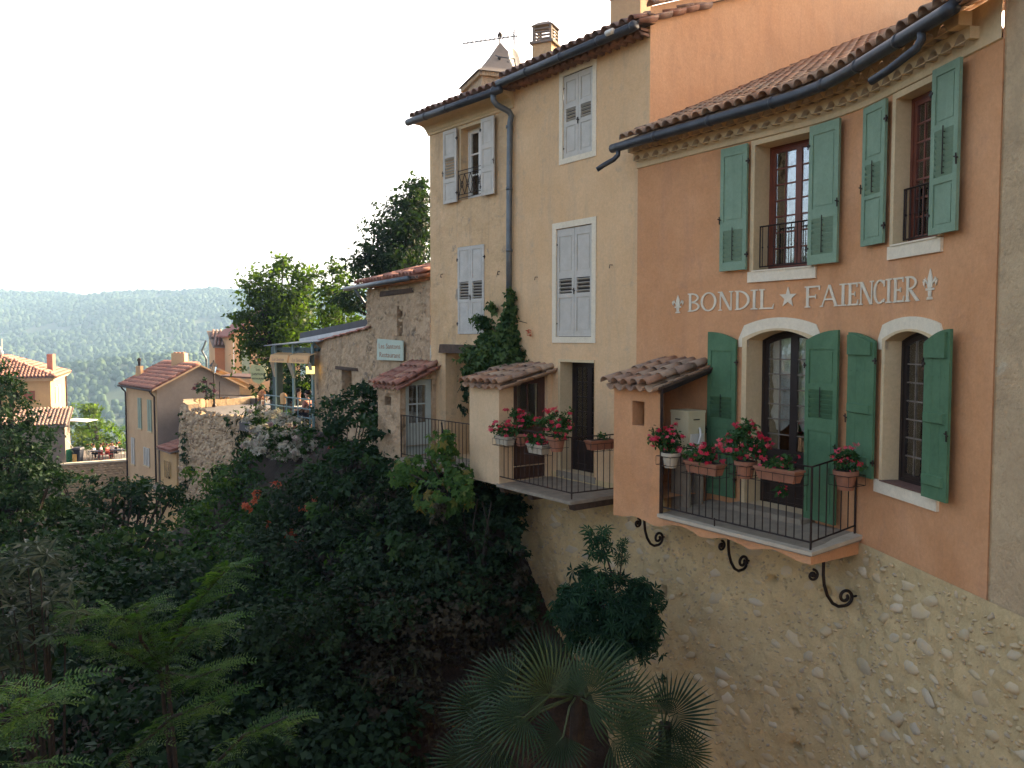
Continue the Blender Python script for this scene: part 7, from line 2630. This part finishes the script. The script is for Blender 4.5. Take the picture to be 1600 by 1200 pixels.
spray_tree('bright green feathery tree with a spray reaching up to the right in the lower left',
           [([(250, 1040, 10.5), (290, 960, 10), (330, 915, 9.8), (356, 888, 9.6)], .24), ([(250, 1040, 10.5), (230, 985, 10), (190, 965, 9.6), (105, 958, 9.4)], .24),
            ([(250, 1040, 10.5), (220, 1000, 9.8), (215, 955, 9.6), (238, 945, 9.5)], .14), ([(260, 1030, 10.4), (300, 985, 9.6), (345, 975, 9.4)], .14),
            ([(250, 1050, 10.5), (170, 1005, 9.5), (130, 1000, 9.2)], .12), ([(260, 1050, 10.5), (300, 1060, 9.6), (345, 1045, 9.3)], .12)], 10, .36, (-4.2, 10.8, -9), 400)
spray_tree('paler feathery tree cut by the left edge near the bottom',
           [([(-40, 1180, 7), (20, 1110, 6.6), (90, 1070, 6.4)], .5), ([(-40, 1180, 7), (0, 1130, 6.5), (85, 1100, 6.3)], .3), ([(-40, 1120, 7), (-10, 1075, 6.6), (32, 1066, 6.5)], .2)], 7, .36, (-4.4, 7.2, -7), 90)
spray_tree('dim feathery growth at the bottom centre of the ravine',
           [([(200, 1180, 10), (270, 1120, 9.5), (350, 1090, 9.2)], .4), ([(60, 1220, 9), (30, 1195, 8.4), (75, 1190, 8.2)], .2), ([(300, 1230, 10), (380, 1150, 9.5), (450, 1120, 9.3)], .4)], 10, .40, (-4, 10.4, -9), 110)

# long-leaved (loquat) tree
lo = thing('loquat_tree', 'tree with long drooping grey-green leaves in whorls at the lower left edge', 'tree', (-6.2, 10.6, -9))
lme = leaf_mesh('long_leaf', LONG, M['lf_loq_o'])
whorls = []
for (cx_, cy_, rx_, ry_, cnt_) in ((40, 900, 70, 50, 34), (70, 970, 60, 40, 26), (20, 1000, 50, 50, 22), (90, 920, 30, 30, 8), (55, 870, 40, 20, 10)):
    for _ in range(cnt_):
        a, r_ = rng.uniform(0, 2 * math.pi), math.sqrt(rng.random())
        whorls.append(at_y(cx_ + rx_ * r_ * math.cos(a), cy_ + ry_ * r_ * math.sin(a), rng.uniform(9.3, 11.0)))
whorls.sort(key=lambda q: q.y)
mats = []
for w_c in whorls:
    ax = Vector((rng.uniform(-.4, .6), rng.uniform(-.5, .1), 1)).normalized()
    a0 = rng.uniform(0, 6)
    x_ = ax.cross(Vector((0, 1, 0))).normalized()
    y_ = ax.cross(x_)
    for k in range(8):
        a = a0 + k * 2.4
        d = (x_ * math.cos(a) + y_ * math.sin(a)) + ax * rng.uniform(-.3, .5)
        mats.append(frond_M(w_c, d, ax, rng.uniform(.17, .27)))
for m_ in mats[:290]: inst('leaf', lme, None, lo, m_)
joined('far_leaves', LONG[0], LONG[1], [np.array(m_) for m_ in mats[290:]], rng.random(len(mats[290:])), M['lf_loquat'], lo, 'stuff')
crown('inner_leaves', px_blobs([(30, 950, 11.5, 80, 80, .8)]), LONG, .2, M['lf_loquat'], lo, cover=1.2, tint=.2)
mb = MB()
for w_c in whorls[::6]: mb.tube([(-6.2, 11.2, -8), Vector((-6.2, 11.2, -8)).lerp(w_c, .6) + Vector((0, 0, -.2)), w_c], [.05, .02, .006], 5)
mb.make('trunk', M['bark'], lo)

# fingered-leaf shrub against the retaining wall
fg = thing('fig_shrub', 'dark shrub with fingered leaves growing against the rubble wall above the palm', 'shrub', at_y(950, 1040, 12))
FB = px_blobs([(945, 945, 12.0, 66, 52, .55), (985, 975, 12.0, 44, 50, .5), (905, 955, 12.1, 42, 36, .4), (935, 905, 12.1, 38, 26, .4), (1005, 940, 11.9, 26, 30, .3), (965, 1010, 11.9, 46, 24, .4), (945, 985, 12.1, 50, 40, .5), (878, 962, 12.0, 18, 14, .25), (892, 925, 12.0, 18, 12, .25), (1018, 968, 11.9, 16, 18, .25), (1000, 915, 11.9, 16, 12, .2), (905, 1000, 12, 24, 18, .3)])
crown('inner_leaves', FB, FIG, .13, M['lf_fig'], fg, cover=2.0, inner=.4, tint=.4, clumpiness=.24)
leaf_objects(fg, FB, FIG, M['lf_fig_o'], .17, 210, 'fingered_leaf', droop=.3, up=.5)
fme = leaf_mesh('fingered_leaf', FIG, M['lf_fig_o'])
stem = [at_y(958, 905, 12), at_y(948, 870, 11.9), at_y(936, 838, 11.8)]
mb = MB()
mb.tube(stem, [.018, .014, .008], 6)
mb.tube([at_y(968, 905, 12), at_y(972, 870, 11.9), at_y(974, 848, 11.9)], [.014, .010, .006], 5)
for c, r in FB: mb.tube([at_y(955, 1040, 12), Vector(c)], [.035, .012], 6)
mb.make('stems', M['bark'], fg)
for k in range(26):
    p = at_y(936 + rng.uniform(-18, 20), 842 + rng.uniform(-18, 30), 11.75)
    inst('leaf', fme, None, fg, frond_M(p, Vector((rng.normal(), -.3, rng.normal() * .6)), Vector((0, -.7, .8)), rng.uniform(.13, .19)))
for k in range(22):
    p = at_y(972 + rng.uniform(-8, 8), 880 - k * 1.7, 11.85)
    inst('leaf', fme, None, fg, frond_M(p, Vector((rng.normal(), -.3, rng.normal() * .5)), Vector((0, -.7, .8)), .09))
wd = thing('wall_weed', 'small green weed rooted in the rubble wall above the right palm fan', 'weed', WA.p(1.5, .05, -5.2))
u, z = WA.pix(1038, 1058, .08)
q = WA.p(u, .10, z)
crown('foliage', [(np.array(q), np.array([.06, .06, .07]))], LEAF, .05, M['lf_ivy'], wd, cover=3, tint=.8)

# fan palms
def fan(nseg, R_, arc, droop, seed):
    r2 = np.random.default_rng(seed)
    V, Fs = [], []
    for i in range(nseg):
        a = (i / (nseg - 1) - .5) * arc
        L = R_ * (1 - .22 * abs(i / (nseg - 1) - .5) * 2) * r2.uniform(.93, 1.04)
        hw = arc / nseg * .40
        b = len(V)
        def pt(r, aa, z): return (r * math.sin(aa), r * math.cos(aa), z)
        fold = .015
        sag = lambda r: .10 * (r / R_) - droop * (r / R_) ** 3
        tip = r2.uniform(-.06, .02)
        V += [pt(.03, a, 0), pt(L * .5, a - hw, sag(L * .5)), pt(L * .5, a, sag(L * .5) + fold * 2), pt(L * .5, a + hw, sag(L * .5)),
              pt(L * .78, a - hw * .42, sag(L * .78)), pt(L * .78, a + hw * .42, sag(L * .78)), pt(L, a + r2.uniform(-.03, .03), sag(L) + tip)]
        Fs += [(b, b + 1, b + 2), (b, b + 2, b + 3), (b + 1, b + 4, b + 2), (b + 2, b + 4, b + 5), (b + 2, b + 5, b + 3), (b + 4, b + 6, b + 5)]
    return V, Fs
fans = []
for k in range(5):
    V, Fs = fan(30 + k, 1.0, R(205 + 12 * k), .10 + .13 * k, k)
    me = bpy.data.meshes.new('palm_fan')
    me.from_pydata(V, [], Fs)
    me.materials.append(M['lf_palm'])
    fans.append(me)
M['petiole'] = pmat('palm_petiole', (.06, .09, .03), (.045, .07, .025), 4, .5)
def palm(label, base, specs, R_, y0):
    t = thing('fan_palm', label, 'palm', base)
    mb = MB()
    mb.tube([Vector(base), Vector(base) + Vector((0, 0, .9)), Vector(base) + Vector((.02, 0, 1.6))], [.10, .09, .08], 10)
    mb.make('trunk', M['bark'], t)
    top = Vector(base) + Vector((0, 0, 1.55))
    for (px, py, Y, nx, nz, dirx, dirz, s) in specs:
        p = at_y(px, py, Y)
        d = Vector((dirx, -.15, dirz)).normalized()
        nrm = Vector((nx + rng.uniform(-.55, .55), -1, nz + rng.uniform(-.5, .5))).normalized()
        fr_ = inst('frond', fans[int(rng.integers(5))], None, t, frond_M(p, d, nrm, R_ * s))
        mb = MB()
        mid = top.lerp(p, .55) + Vector((0, 0, .12))
        mb.tube([top, mid, p, p + d * .12], [.014, .012, .009, .004], 5)
        mb.make('petiole', M['petiole'], fr_)
    return t
palm('large fan palm with stiff green fans at the bottom centre in front of the wall', at_y(900, 1290, 9.6),
     [(860, 1085, 9.3, .1, .5, -.35, 1, 1.05), (915, 1090, 9.2, -.1, .4, .5, .85, 1.1), (935, 1075, 9.7, -.2, .4, .35, 1, .95),
      (800, 1075, 9.4, .3, .6, -1, .25, .95), (820, 1120, 9.0, .2, .8, -1, .05, .95), (960, 1150, 9.0, -.3, .7, .75, .15, .9), (880, 1150, 8.9, 0, .9, -.3, -.3, .8),
      (780, 1160, 9.0, .3, .9, -1, -.2, .9), (970, 1100, 9.8, -.3, .5, 1, .3, .9), 
      (750, 1110, 9.7, .4, .5, -1, .4, .8), (850, 1040, 10.0, .1, .3, -.3, 1, .85), (735, 1190, 9.2, .3, .8, -1, .1, .8),
      (1000, 1180, 9.2, -.3, .8, .9, -.1, .8)], .66, 9.4)
palm('smaller fan palm to the right, one wide fan spread against the wall', at_y(1035, 1330, 10.0),
     [(1045, 1120, 9.9, -.1, .5, .85, .45, .95), (1030, 1115, 10.2, 0, .4, -.2, 1, .62), (1035, 1165, 9.8, -.2, .8, .8, -.4, .8), (1010, 1170, 9.7, .1, .9, -.3, -.6, .7),
      (1070, 1175, 9.9, -.3, .8, .9, -.3, .62), (1000, 1140, 9.9, .1, .6, -.8, .4, .6), (1040, 1200, 9.6, 0, 1, .4, -.7, .7)], .68, 9.8)
# globe topiary and hanging flower ball near the lamp
for lab, px, py, Y, r_, mt in (('round clipped topiary ball on a stem beside the jug-shaped sign', 400, 612, 33.5, 14, 'lf_dark'), ('purple-green flower ball hanging on the lamp post', 322, 607, 47.5, 15, 'lf_dark')):
    t = thing('topiary_ball' if px == 400 else 'flower_ball', lab, 'shrub' if px == 400 else 'flower basket', at_y(px, py + r_ * 2, Y))
    bl = px_blobs([(px, py, Y, r_, r_, r_ / F_PX * Y)])
    crown('foliage', bl, LEAF, .11, M[mt], t, cover=3.2, clumpiness=.1, tint=.6)
    if px == 322:
        M['fl_purple'] = leafmat('purple_blossoms', [(0, (.06, .015, .03)), (1, (.12, .03, .05))], .2, .7, .2, (1, 1, 1))
        crown('blossoms', bl, PET, .07, M['fl_purple'], t, cover=.3, inner=0, kind='stuff')
    mb = MB()
    mb.tube([at_y(px, py, Y), at_y(px, py + r_ * 2.2, Y)], .03, 5)
    mb.make('stem', M['bark'], t)
# planting behind the pergola posts
bp = thing('pergola_planting', 'dark potted shrubs and hedge inside the restaurant pergola', 'hedge', at_y(460, 640, 31))
crown('foliage', px_blobs([(440, 600, 32, 24, 42, .8), (470, 595, 31, 22, 44, .8), (500, 600, 31, 26, 44, .8)]), LEAF, .13, M['lf_dark'], bp, cover=4, tint=.5)
crown('bright_leaves', px_blobs([(476, 602, 29.5, 9, 6, .2)]), LEAF, .12, M['lf_bright'], bp, cover=1.6)

# ================================================================== FLOWER POTS
def pot(kind, label, P, right, plant, red=1.0, mat='terracotta', size=1.0, group='flower pots hooked on the balcony railings', name='flower_pot'):
    """P: centre of the pot rim in the world; right: unit vector along the rail; plant: list of (dx,dz,rx,rz)"""
    t = thing(name, label, 'flower pot' if kind == 'round' else 'planter', P, group)
    y = Vector((-right.y, right.x, 0))
    F = Matrix(((right.x, y.x, 0, P.x), (right.y, y.y, 0, P.y), (0, 0, 1, P.z), (0, 0, 0, 1)))
    mb = MB()
    if kind == 'round':
        r = .125 * size
        mb.lathe([(r * .66, -.21 * size), (r * .90, -.05 * size), (r * .93, -.05 * size), (r * 1.08, -.045 * size), (r * 1.10, 0), (r * .98, .0), (r * .92, -.03)], 18, (0, 0, 0), F)
        hw = r
    else:
        hw = .25 * size
        b = [(-hw * .86, -.065), (hw * .86, -.065), (hw * .86, .065), (-hw * .86, .065)]
        tp = [(-hw, -.09), (hw, -.09), (hw, .09), (-hw, .09)]
        mb.hexa([F @ Vector((x, yy, -.155)) for x, yy in b], [F @ Vector((x, yy, -.02)) for x, yy in tp])
        mb.box(-hw * 1.04, hw * 1.04, -.10, .10, -.025, .0, F)
    mb.make('pot', M[mat], t, smooth=False)
    mb = MB()
    mb.box(-hw * .8, hw * .8, -.06, .06, -.01, .006, F)
    mb.make('soil', M['soil'], t)
    wire = MB()
    a = .7 if kind == 'round' else 1
    w2, d2_ = hw * 1.12, (.145 * size if kind == 'round' else .115)
    for z in (-.05, -.17):
        wire.tube([F @ Vector(q) for q in ((-w2, .12, z), (-w2 * .98, -d2_, z), (w2 * .98, -d2_, z), (w2, .12, z))], .004, 4)
    for x in np.linspace(-w2, w2, 3 if kind == 'round' else 5):
        wire.tube([F @ Vector(q) for q in ((x, .12, .02), (x, .12, -.17), (x, -d2_, -.17), (x, -d2_, -.05))], .004, 4)
    wire.make('wire_holder', M['iron'], t)
    bl = [(np.array(F @ Vector((dx * 1.1, -.02, dz * 1.12))), np.array([rx * 1.12, rx * .85, rz * 1.15])) for dx, dz, rx, rz in plant]
    crown('foliage', bl, LEAF, .055, M['lf_pot'], t, cover=2.4, inner=.5, clumpiness=.2)
    if red:
        bl2 = [(c + np.array([0, -.02, .02]), r * 1.08) for c, r in bl]
        crown('blossoms', bl2, PET, .021, M['fl_red'], t, cover=.30 * red, inner=.0, kind='stuff', clumpiness=.075, tint=.55)
    mb = MB()
    for c, r in bl:
        for k in range(4): mb.tube([F @ Vector((rng.uniform(-hw * .5, hw * .5), 0, -.01)), Vector(c) + Vector((rng.uniform(-1, 1) * r[0] * .7, 0, rng.uniform(-.2, .8) * r[2]))], .004, 4)
    mb.make('stems', M['lf_pot'], t)
    return t
tA = (LX.p(1, 0, 0) - LX.p(0, 0, 0)).normalized()
def onrail(px, py, v=1.16):
    u, z = LX.pix(px, py, v)
    return LX.p(u, v, z)
pot('round', 'whitish round pot with red geraniums at the corner of the orange lavatory hut', onrail(1048, 707), tA, [(-.02, .16, .22, .16), (-.20, .13, .14, .10), (.02, .24, .12, .08)], mat='stonetrough')
pot('trough', 'terracotta trough of red flowers second from the hut on the orange balcony', onrail(1101, 722), tA, [(-.10, .10, .20, .12), (.12, .12, .18, .13)], size=1.15)
pot('round', 'terracotta pot with the fullest red geranium, centre of the orange balcony', onrail(1165, 720), tA, [(0, .22, .24, .18), (-.14, .16, .16, .15), (.16, .18, .16, .14), (.0, .38, .12, .08)], size=1.05)
pot('trough', 'terracotta trough with mostly green plants under the arched door', onrail(1217, 731), tA, [(-.08, .06, .18, .08), (.14, .06, .14, .08), (.05, -.24, .07, .08)], .25, size=1.2)
aR, bR = LX.p(UE - .03, BD - .03, ZF), WA.p(4.31, .02, ZW)
tR = (bR - aR).normalized()
nR = Vector((tR.y, -tR.x, 0))
c = aR.lerp(bR, .52) + nR * .15
zz = ray(1311, 735)
c.z = zz[2] / zz[1] * c.y
pot('round', 'terracotta pot with sparse red flowers on the short right end of the railing', c, tR, [(0, .13, .15, .14), (0, .05, .13, .08)], .55, size=1.1)
tC = (WM.p(5, 0, 0) - WM.p(4, 0, 0)).normalized()
def onrailC(px, py, v=1.31):
    u, z = WM.pix(px, py, v)
    return WM.p(u, v, z)
pot('trough', 'pale stone trough with red flowers hung nearest the peach lavatory hut', onrailC(789, 681), tC, [(-.10, .10, .20, .12), (.10, .08, .16, .10)], mat='stonetrough', size=.8)
pot('round', 'terracotta pot with tall red geranium second from the peach hut', onrailC(815, 677, 1.1), tC, [(0, .22, .24, .20), (.2, .2, .15, .14)], size=1.05)
pot('trough', 'pale low trough with trailing red flowers in the middle of the peach balcony', onrailC(841, 694), tC, [(-.12, .06, .16, .10), (.08, .06, .12, .08)], .7, mat='stonetrough', size=.85)
pot('round', 'large terracotta pot with a bushy red geranium at the centre of the peach balcony', onrailC(870, 682, 1.34), tC, [(0, .22, .26, .19), (-.16, .15, .16, .14), (.18, .14, .16, .16)], size=1.15)
a_, b_ = WM.p(CUE - .03, CD - .02, ZC), WM.p(CUE + .05, .02, ZC)
tE = (b_ - a_).normalized()
nE = Vector((tE.y, -tE.x, 0))
r_ = ray(938, 687)
# plane of the end rail, 12 cm outside
Pn = a_ + nE * .14
k = (Pn.x * nE.x + Pn.y * nE.y) / (r_[0] * nE.x + r_[1] * nE.y)
pot('trough', 'brown terracotta trough with a small plant on the end rail beside the orange hut', Vector(r_ * k), tE, [(.02, .05, .10, .07)], 0, size=1.0)

# ------------------------------------------------------------------ air conditioner
ac = thing('air_conditioner', 'ivory outdoor air conditioner standing inside the open orange hut', 'air conditioner', LX.p(1.35, .5, -2.4))
FA, _w = LX.chord(1.10, 1.56, .62, -1.55)
uac, zac = LX.pix(1062, 643, .6)
FA, _w = LX.chord(uac - .18, uac + .22, .60, zac - .62)
mb = MB()
mb.box(0, .36, 0, .34, 0, .62, FA)
mb.box(-.006, .366, -.008, .348, .60, .635, FA)
mb.make('casing', M['ac'], ac)
mb = MB()
mb.box(.10, .20, -.012, -.006, .50, .515, FA)
mb.box(.362, .370, .10, .22, .50, .515, FA)
mb.make('vent_slot', M['room'], ac)
mb = MB()
mb.box(.362, .376, .04, .30, .05, .30, FA)
mb.make('valve_cover', M['white'], ac)
mb = MB()
mb.tube([FA @ Vector((.37, .10, .10)), FA @ Vector((.44, .12, .16)), FA @ Vector((.45, .16, .28)), FA @ Vector((.40, .2, .36)), FA @ Vector((.36, .22, .38))], .018, 8)
mb.make('hose', M['white'], ac, smooth=True)
mb = MB()
mb.box(.0, .36, .02, .06, -.9, 0, FA)
mb.box(.0, .36, .28, .32, -.9, 0, FA)
mb.make('stand', M['slab'], ac)
mb = MB()
u, z = LX.pix(1073, 750, .03)
Fv, _w = LX.chord(u - .08, u + .08, .02, z - .09)
mb.box(0, .16, -.01, .01, 0, .18, Fv)
mb.make('wall_vent', M['room'], house)

# ================================================================== PEOPLE
def skin_mesh(name, pts, edges, radii, mat, parent, Mx, levels=1):
    me = bpy.data.meshes.new(name)
    me.from_pydata([tuple(p) for p in pts], edges, [])
    me.materials.append(mat)
    o = bpy.data.objects.new(name, me)
    link(o, parent, Mx)
    m = o.modifiers.new('skin', 'SKIN')
    for i, r in enumerate(radii):
        me.skin_vertices[0].data[i].radius = (r, r) if not isinstance(r, tuple) else r
        me.skin_vertices[0].data[i].use_root = (i == 0)
    s = o.modifiers.new('sub', 'SUBSURF')
    s.levels = s.render_levels = levels
    return o
def person(label, P, face, shirt, trousers, seated=True, hair='hair', reach=.3, group=None):
    t = thing('person', label, 'person', P, group)
    a = math.atan2(face[1], face[0]) - math.pi / 2
    Mx = Matrix.Translation(P) @ Matrix.Rotation(a, 4, 'Z')      # local +y forward
    hz = .46 if seated else .92
    H = lambda x, y, z: (x, y, z + hz)
    if seated:
        leg = lambda s: [H(.10 * s, .03, .0), H(.12 * s, .42, .04), H(.12 * s, .40, -.38), H(.12 * s, .53, -.42)]
    else:
        leg = lambda s: [H(.10 * s, 0, -.05), H(.10 * s, .02, -.45), H(.10 * s, -.02, -.84), H(.10 * s, .12, -.88)]
    pts = [H(0, 0, .02), H(0, .0, .22), H(0, .01, .40), H(0, .0, .50), H(0, .01, .57), H(0, .02, .66), H(0, .02, .76)]
    rad = [(.15, .11), (.13, .10), (.16, .11), (.07, .07), (.052, .055), (.078, .09), (.065, .075)]
    ed = [(i, i + 1) for i in range(6)]
    for s in (-1, 1):
        b = len(pts)
        pts += [H(.17 * s, 0, .44), H(.22 * s, .03, .20), H(.16 * s, .05 + reach, .16), H(.13 * s, .13 + reach, .17)]
        rad += [.052, .042, .034, .03]
        ed += [(2, b), (b, b + 1), (b + 1, b + 2), (b + 2, b + 3)]
        b = len(pts)
        pts += leg(s)
        rad += [.085, .062, .045, .04]
        ed += [(0, b), (b, b + 1), (b + 1, b + 2), (b + 2, b + 3)]
    skin_mesh('body', pts, ed, rad, M['skin'], t, Mx)
    sp = [H(0, 0, .0), H(0, 0, .22), H(0, .01, .40), H(0, 0, .50)]
    sr_ = [(.165, .125), (.148, .118), (.175, .125), (.085, .08)]
    se = [(0, 1), (1, 2), (2, 3)]
    for s in (-1, 1):
        b = len(sp)
        sp += [H(.18 * s, 0, .44), H(.222 * s, .03, .24)]
        sr_ += [.064, .056]
        se += [(2, b), (b, b + 1)]
    skin_mesh('shirt', sp, se, sr_, M[shirt], t, Mx)
    tp = [H(0, 0, .03)]
    tr_ = [(.16, .12)]
    te = []
    for s in (-1, 1):
        b = len(tp)
        tp += leg(s)[:3]
        tr_ += [.095, .074, .056]
        te += [(0, b), (b, b + 1), (b + 1, b + 2)]
    skin_mesh('trousers', tp, te, tr_, M[trousers], t, Mx)
    mb = MB()
    mb.blob((0, -.02, hz + .745), (.092, .105, .085), 12, 8, .1, 2)
    mb.make('hair', M[hair], t, Mx, smooth=True)
    mb = MB()
    mb.tube([(0, .09, hz + .70), (0, .125, hz + .675), (0, .10, hz + .665)], [.012, .016, .012], 6)
    mb.make('nose', M['skin'], t, Mx, smooth=True)
    return t
def chair_thing(label, P, face, mat, group):
    t = thing('cafe_chair', label, 'chair', P, group)
    a = math.atan2(face[1], face[0]) - math.pi / 2
    Mx = Matrix.Translation(P) @ Matrix.Rotation(a, 4, 'Z')
    mb = MB(); mb.box(-.20, .20, -.18, .20, .42, .45); mb.make('seat', M[mat], t, Mx)
    for k in range(3):
        mb = MB(); mb.box(-.19, .19, -.22, -.19, .56 + .11 * k, .62 + .11 * k); mb.make('back_slat', M[mat], t, Mx)
    for x in (-.18, .18):
        for y in (-.20, .17):
            mb = MB(); mb.tube([(x, y, 0), (x * .95, y, .44 if y > 0 else .86)], .014, 5); mb.make('leg', M[mat], t, Mx)
    return t
# couple at the terrace rail
zf_ = -2.95
d_in = (WR.p(1, -1, 0) - WR.p(1, 0, 0)).normalized()
pA, pB = at_y(467, 640, 27.9), at_y(481, 640, 27.2)
pA.z = pB.z = zf_
fA = (-.75, -.66)
chair_thing('dark café chair under the person in black', pA, (.8, -.6), 'iron', 'chairs on the restaurant terrace')
person('person in black with dark hair seated at the terrace rail', pA, (.8, -.6), 'black_cloth', 'black_cloth')
chair_thing('dark café chair under the person in salmon pink', pB, (-.9, .3), 'iron', 'chairs on the restaurant terrace')
person('person in a salmon pink top seated against the restaurant wall corner', pB, (-.9, .3), 'pink_cloth', 'black_cloth')
tt = thing('cafe_table', 'small round table between the two seated diners', 'table', at_y(474, 640, 27.4))
q = Vector((at_y(474, 640, 27.3).x, 27.3, zf_))
mb = MB(); mb.lathe([(.3, .72), (.3, .74)], 16, q); mb.make('tabletop', M['white'], tt)
mb = MB(); mb.lathe([(.15, 0), (.03, .03), (.03, .72)], 10, q); mb.make('leg', M['iron'], tt)
tb = thing('rail_lamp_cover', 'small orange hooded lamp standing on the terrace railing', 'lamp', at_z(443, 619, -1.94))
mb = MB(); q = WR.p(WR.pix(443, 620)[0], .0, zf_)
mb.lathe([(.10, .78), (.12, 1.05), (.09, 1.12), (.02, 1.15)], 8, q); mb.make('hood', M['canvas'], tb)
mb = MB(); mb.tube([q, q + Vector((0, 0, .8))], .02, 5); mb.make('stake', M['iron'], tb)
fpot = thing('lit_flower_pot', 'peach coloured flowering plant between the topiary and the terrace rail', 'plant', at_y(411, 640, 31))
M['fl_peach'] = leafmat('peach_blossoms', [(0, (.6, .25, .14)), (1, (.8, .5, .3))], .3, .6, .2, (1, 1, 1))
crown('foliage', px_blobs([(411, 615, 31, 5, 15, .15)]), PET, .06, M['fl_peach'], fpot, cover=1.6)
crown('greenery', px_blobs([(412, 638, 31, 8, 9, .2)]), LEAF, .1, M['lf_mid'], fpot, cover=2)

# café guests and clutter far away on the terrace wall
def KG(px, back): 
    r = ray(px, 716)
    A = np.array([[r[0], -dk.x], [r[1], -dk.y]])
    o_ = k0 - nk * back
    kk, w = np.linalg.solve(A, np.array([o_.x, o_.y]))
    return Vector((o_.x + dk.x * w, o_.y + dk.y * w, -9.90))
GRP = 'guests on the distant café terrace'
for px, back, lab, shirt, face in ((147, 1.6, 'seated guest in white on the far terrace, leftmost', 'white_cloth', (1, 0)), (158, 1.8, 'seated guest in pale top on the far terrace, by the first red chair', 'white_cloth', (-1, -.3)),
                                   (168, 1.5, 'seated guest in salmon between the two red chairs', 'pink_cloth', (1, -.2)), (183, 1.8, 'seated guest in dark clothes at the right end of the far terrace', 'black_cloth', (-1, 0)), (176, 2.4, 'seated guest in white behind the right red chair', 'white_cloth', (.2, -1))):
    q = KG(px, back)
    person(lab, q, face, shirt, 'black_cloth', group=GRP)
for px, back, lab, mt in ((160, 1.0, 'red metal chair on the far terrace, left one', 'red_paint'), (171, 1.0, 'red metal chair on the far terrace, right one', 'red_paint'), (141, 1.2, 'white chair on the far terrace near the bin', 'white'), (190, 1.1, 'white chair at the right end of the far terrace', 'white')):
    chair_thing(lab, KG(px, back), (.3, 1), mt, 'chairs on the distant café terrace')
for px, lab in ((150, 'dark café table near the dark bin'), (184, 'dark café table at the right end of the far terrace')):
    q = KG(px, 1.1)
    t = thing('cafe_table', lab, 'table', q, 'tables on the distant café terrace')
    mb = MB(); mb.box(-.5, .5, -.35, .35, .70, .75, Matrix.Translation(q)); mb.make('tabletop', M['blue_black'], t)
    for x in (-.42, .42):
        for y in (-.28, .28):
            mb = MB(); mb.tube([q + Vector((x, y, 0)), q + Vector((x, y, .7))], .025, 5); mb.make('leg', M['iron'], t)
q = KG(122, .8)
t = thing('wheelie_bin', 'dark blue wheeled bin on the far terrace wall', 'bin', q)
mb = MB(); mb.hexa([q + Vector(p) for p in ((-.25, -.25, 0), (.25, -.25, 0), (.25, .25, 0), (-.25, .25, 0))], [q + Vector(p) for p in ((-.33, -.33, 1.0), (.33, -.33, 1.0), (.33, .33, 1.0), (-.33, .33, 1.0))]); mb.make('body', M['blue_black'], t)
mb = MB(); mb.hexa([q + Vector(p) for p in ((-.37, -.37, 1.0), (.37, -.37, 1.0), (.37, .37, 1.0), (-.37, .37, 1.0))], [q + Vector(p) for p in ((-.33, -.3, 1.12), (.33, -.3, 1.12), (.33, .33, 1.16), (-.33, .33, 1.16))]); mb.make('lid', M['blue_black'], t)
q = KG(116.5, .5)
t = thing('ochre_box', 'small ochre panel box beside the dark bin', 'box', q)
mb = MB(); mb.box(-.14, .14, -.08, .08, 0, .60, Matrix.Translation(q)); mb.box(-.16, .16, -.10, .10, .60, .64, Matrix.Translation(q)); mb.make('casing', M['ochre'], t)
q = KG(105, 1.0)
t = thing('green_windbreak', 'bright green folded canvas windbreak beside the far terrace', 'windbreak', q)
mb = MB()
mb.hexa([q + Vector(p) for p in ((-.45, 0, -.3), (.0, -.5, -.3), (.03, -.47, -.3), (-.42, .03, -.3))], [q + Vector(p) for p in ((-.5, 0, .8), (.0, -.5, 1.0), (.03, -.47, 1.0), (-.47, .03, .8))])
mb.make('left_sheet', M['play_green'], t)
mb = MB()
mb.hexa([q + Vector(p) for p in ((.0, -.5, -.3), (.4, .2, -.3), (.37, .23, -.3), (.0, -.46, -.3))], [q + Vector(p) for p in ((.0, -.5, 1.0), (.38, .2, 1.1), (.35, .23, 1.1), (.0, -.46, 1.0))])
mb.make('right_sheet', M['play_green'], t)
mb = MB()
mb.tube([q + Vector((-.5, 0, .8)), q + Vector((0, -.5, 1.02)), q + Vector((.38, .2, 1.12)), q + Vector((-.1, .3, 1.7))], .02, 4)
mb.make('frame', M['white'], t)
t = thing('terrace_flowers', 'yellow and orange flowers lining the back of the far terrace', 'flowers', KG(150, 3))
for px, s_, mt in ((139, 4, 'fl_peach'), (146, 3, 'fl_orange'), (163, 4, 'fl_orange'), (175, 4, 'fl_orange'), (187, 4, 'fl_orange')):
    q = KG(px, 3) + Vector((0, 0, 1.0))
    crown('flower_cluster', [(np.array(q), np.array([.2, .15, .14]))], PET, .09, M[mt], t, cover=.5)
crown('foliage', [(np.array(KG(p, 3) + Vector((0, 0, .8))), np.array([.8, .3, .5])) for p in (135, 150, 165, 180, 192)], LEAF, .14, M['lf_mid'], t, cover=1.6)

# ================================================================== HAZE
mb = MB()
mb.box(-1720, 1300, -40, 2650, -90, 130)
hz = mb.make('haze', M['glass'], None)
hm, nt, out = nodes_of('haze_air')
pv = nt.nodes.new('ShaderNodeVolumePrincipled')
pv.inputs['Color'].default_value = (.42, .68, 1.0, 1)
pv.inputs['Density'].default_value = .00030
pv.inputs['Anisotropy'].default_value = 0
nt.links.new(pv.outputs[0], out.inputs['Volume'])
hz.data.materials.clear()
hz.data.materials.append(hm)
tag(hz, 'thin pale blue haze in the air over the valley', None, None, 'stuff')
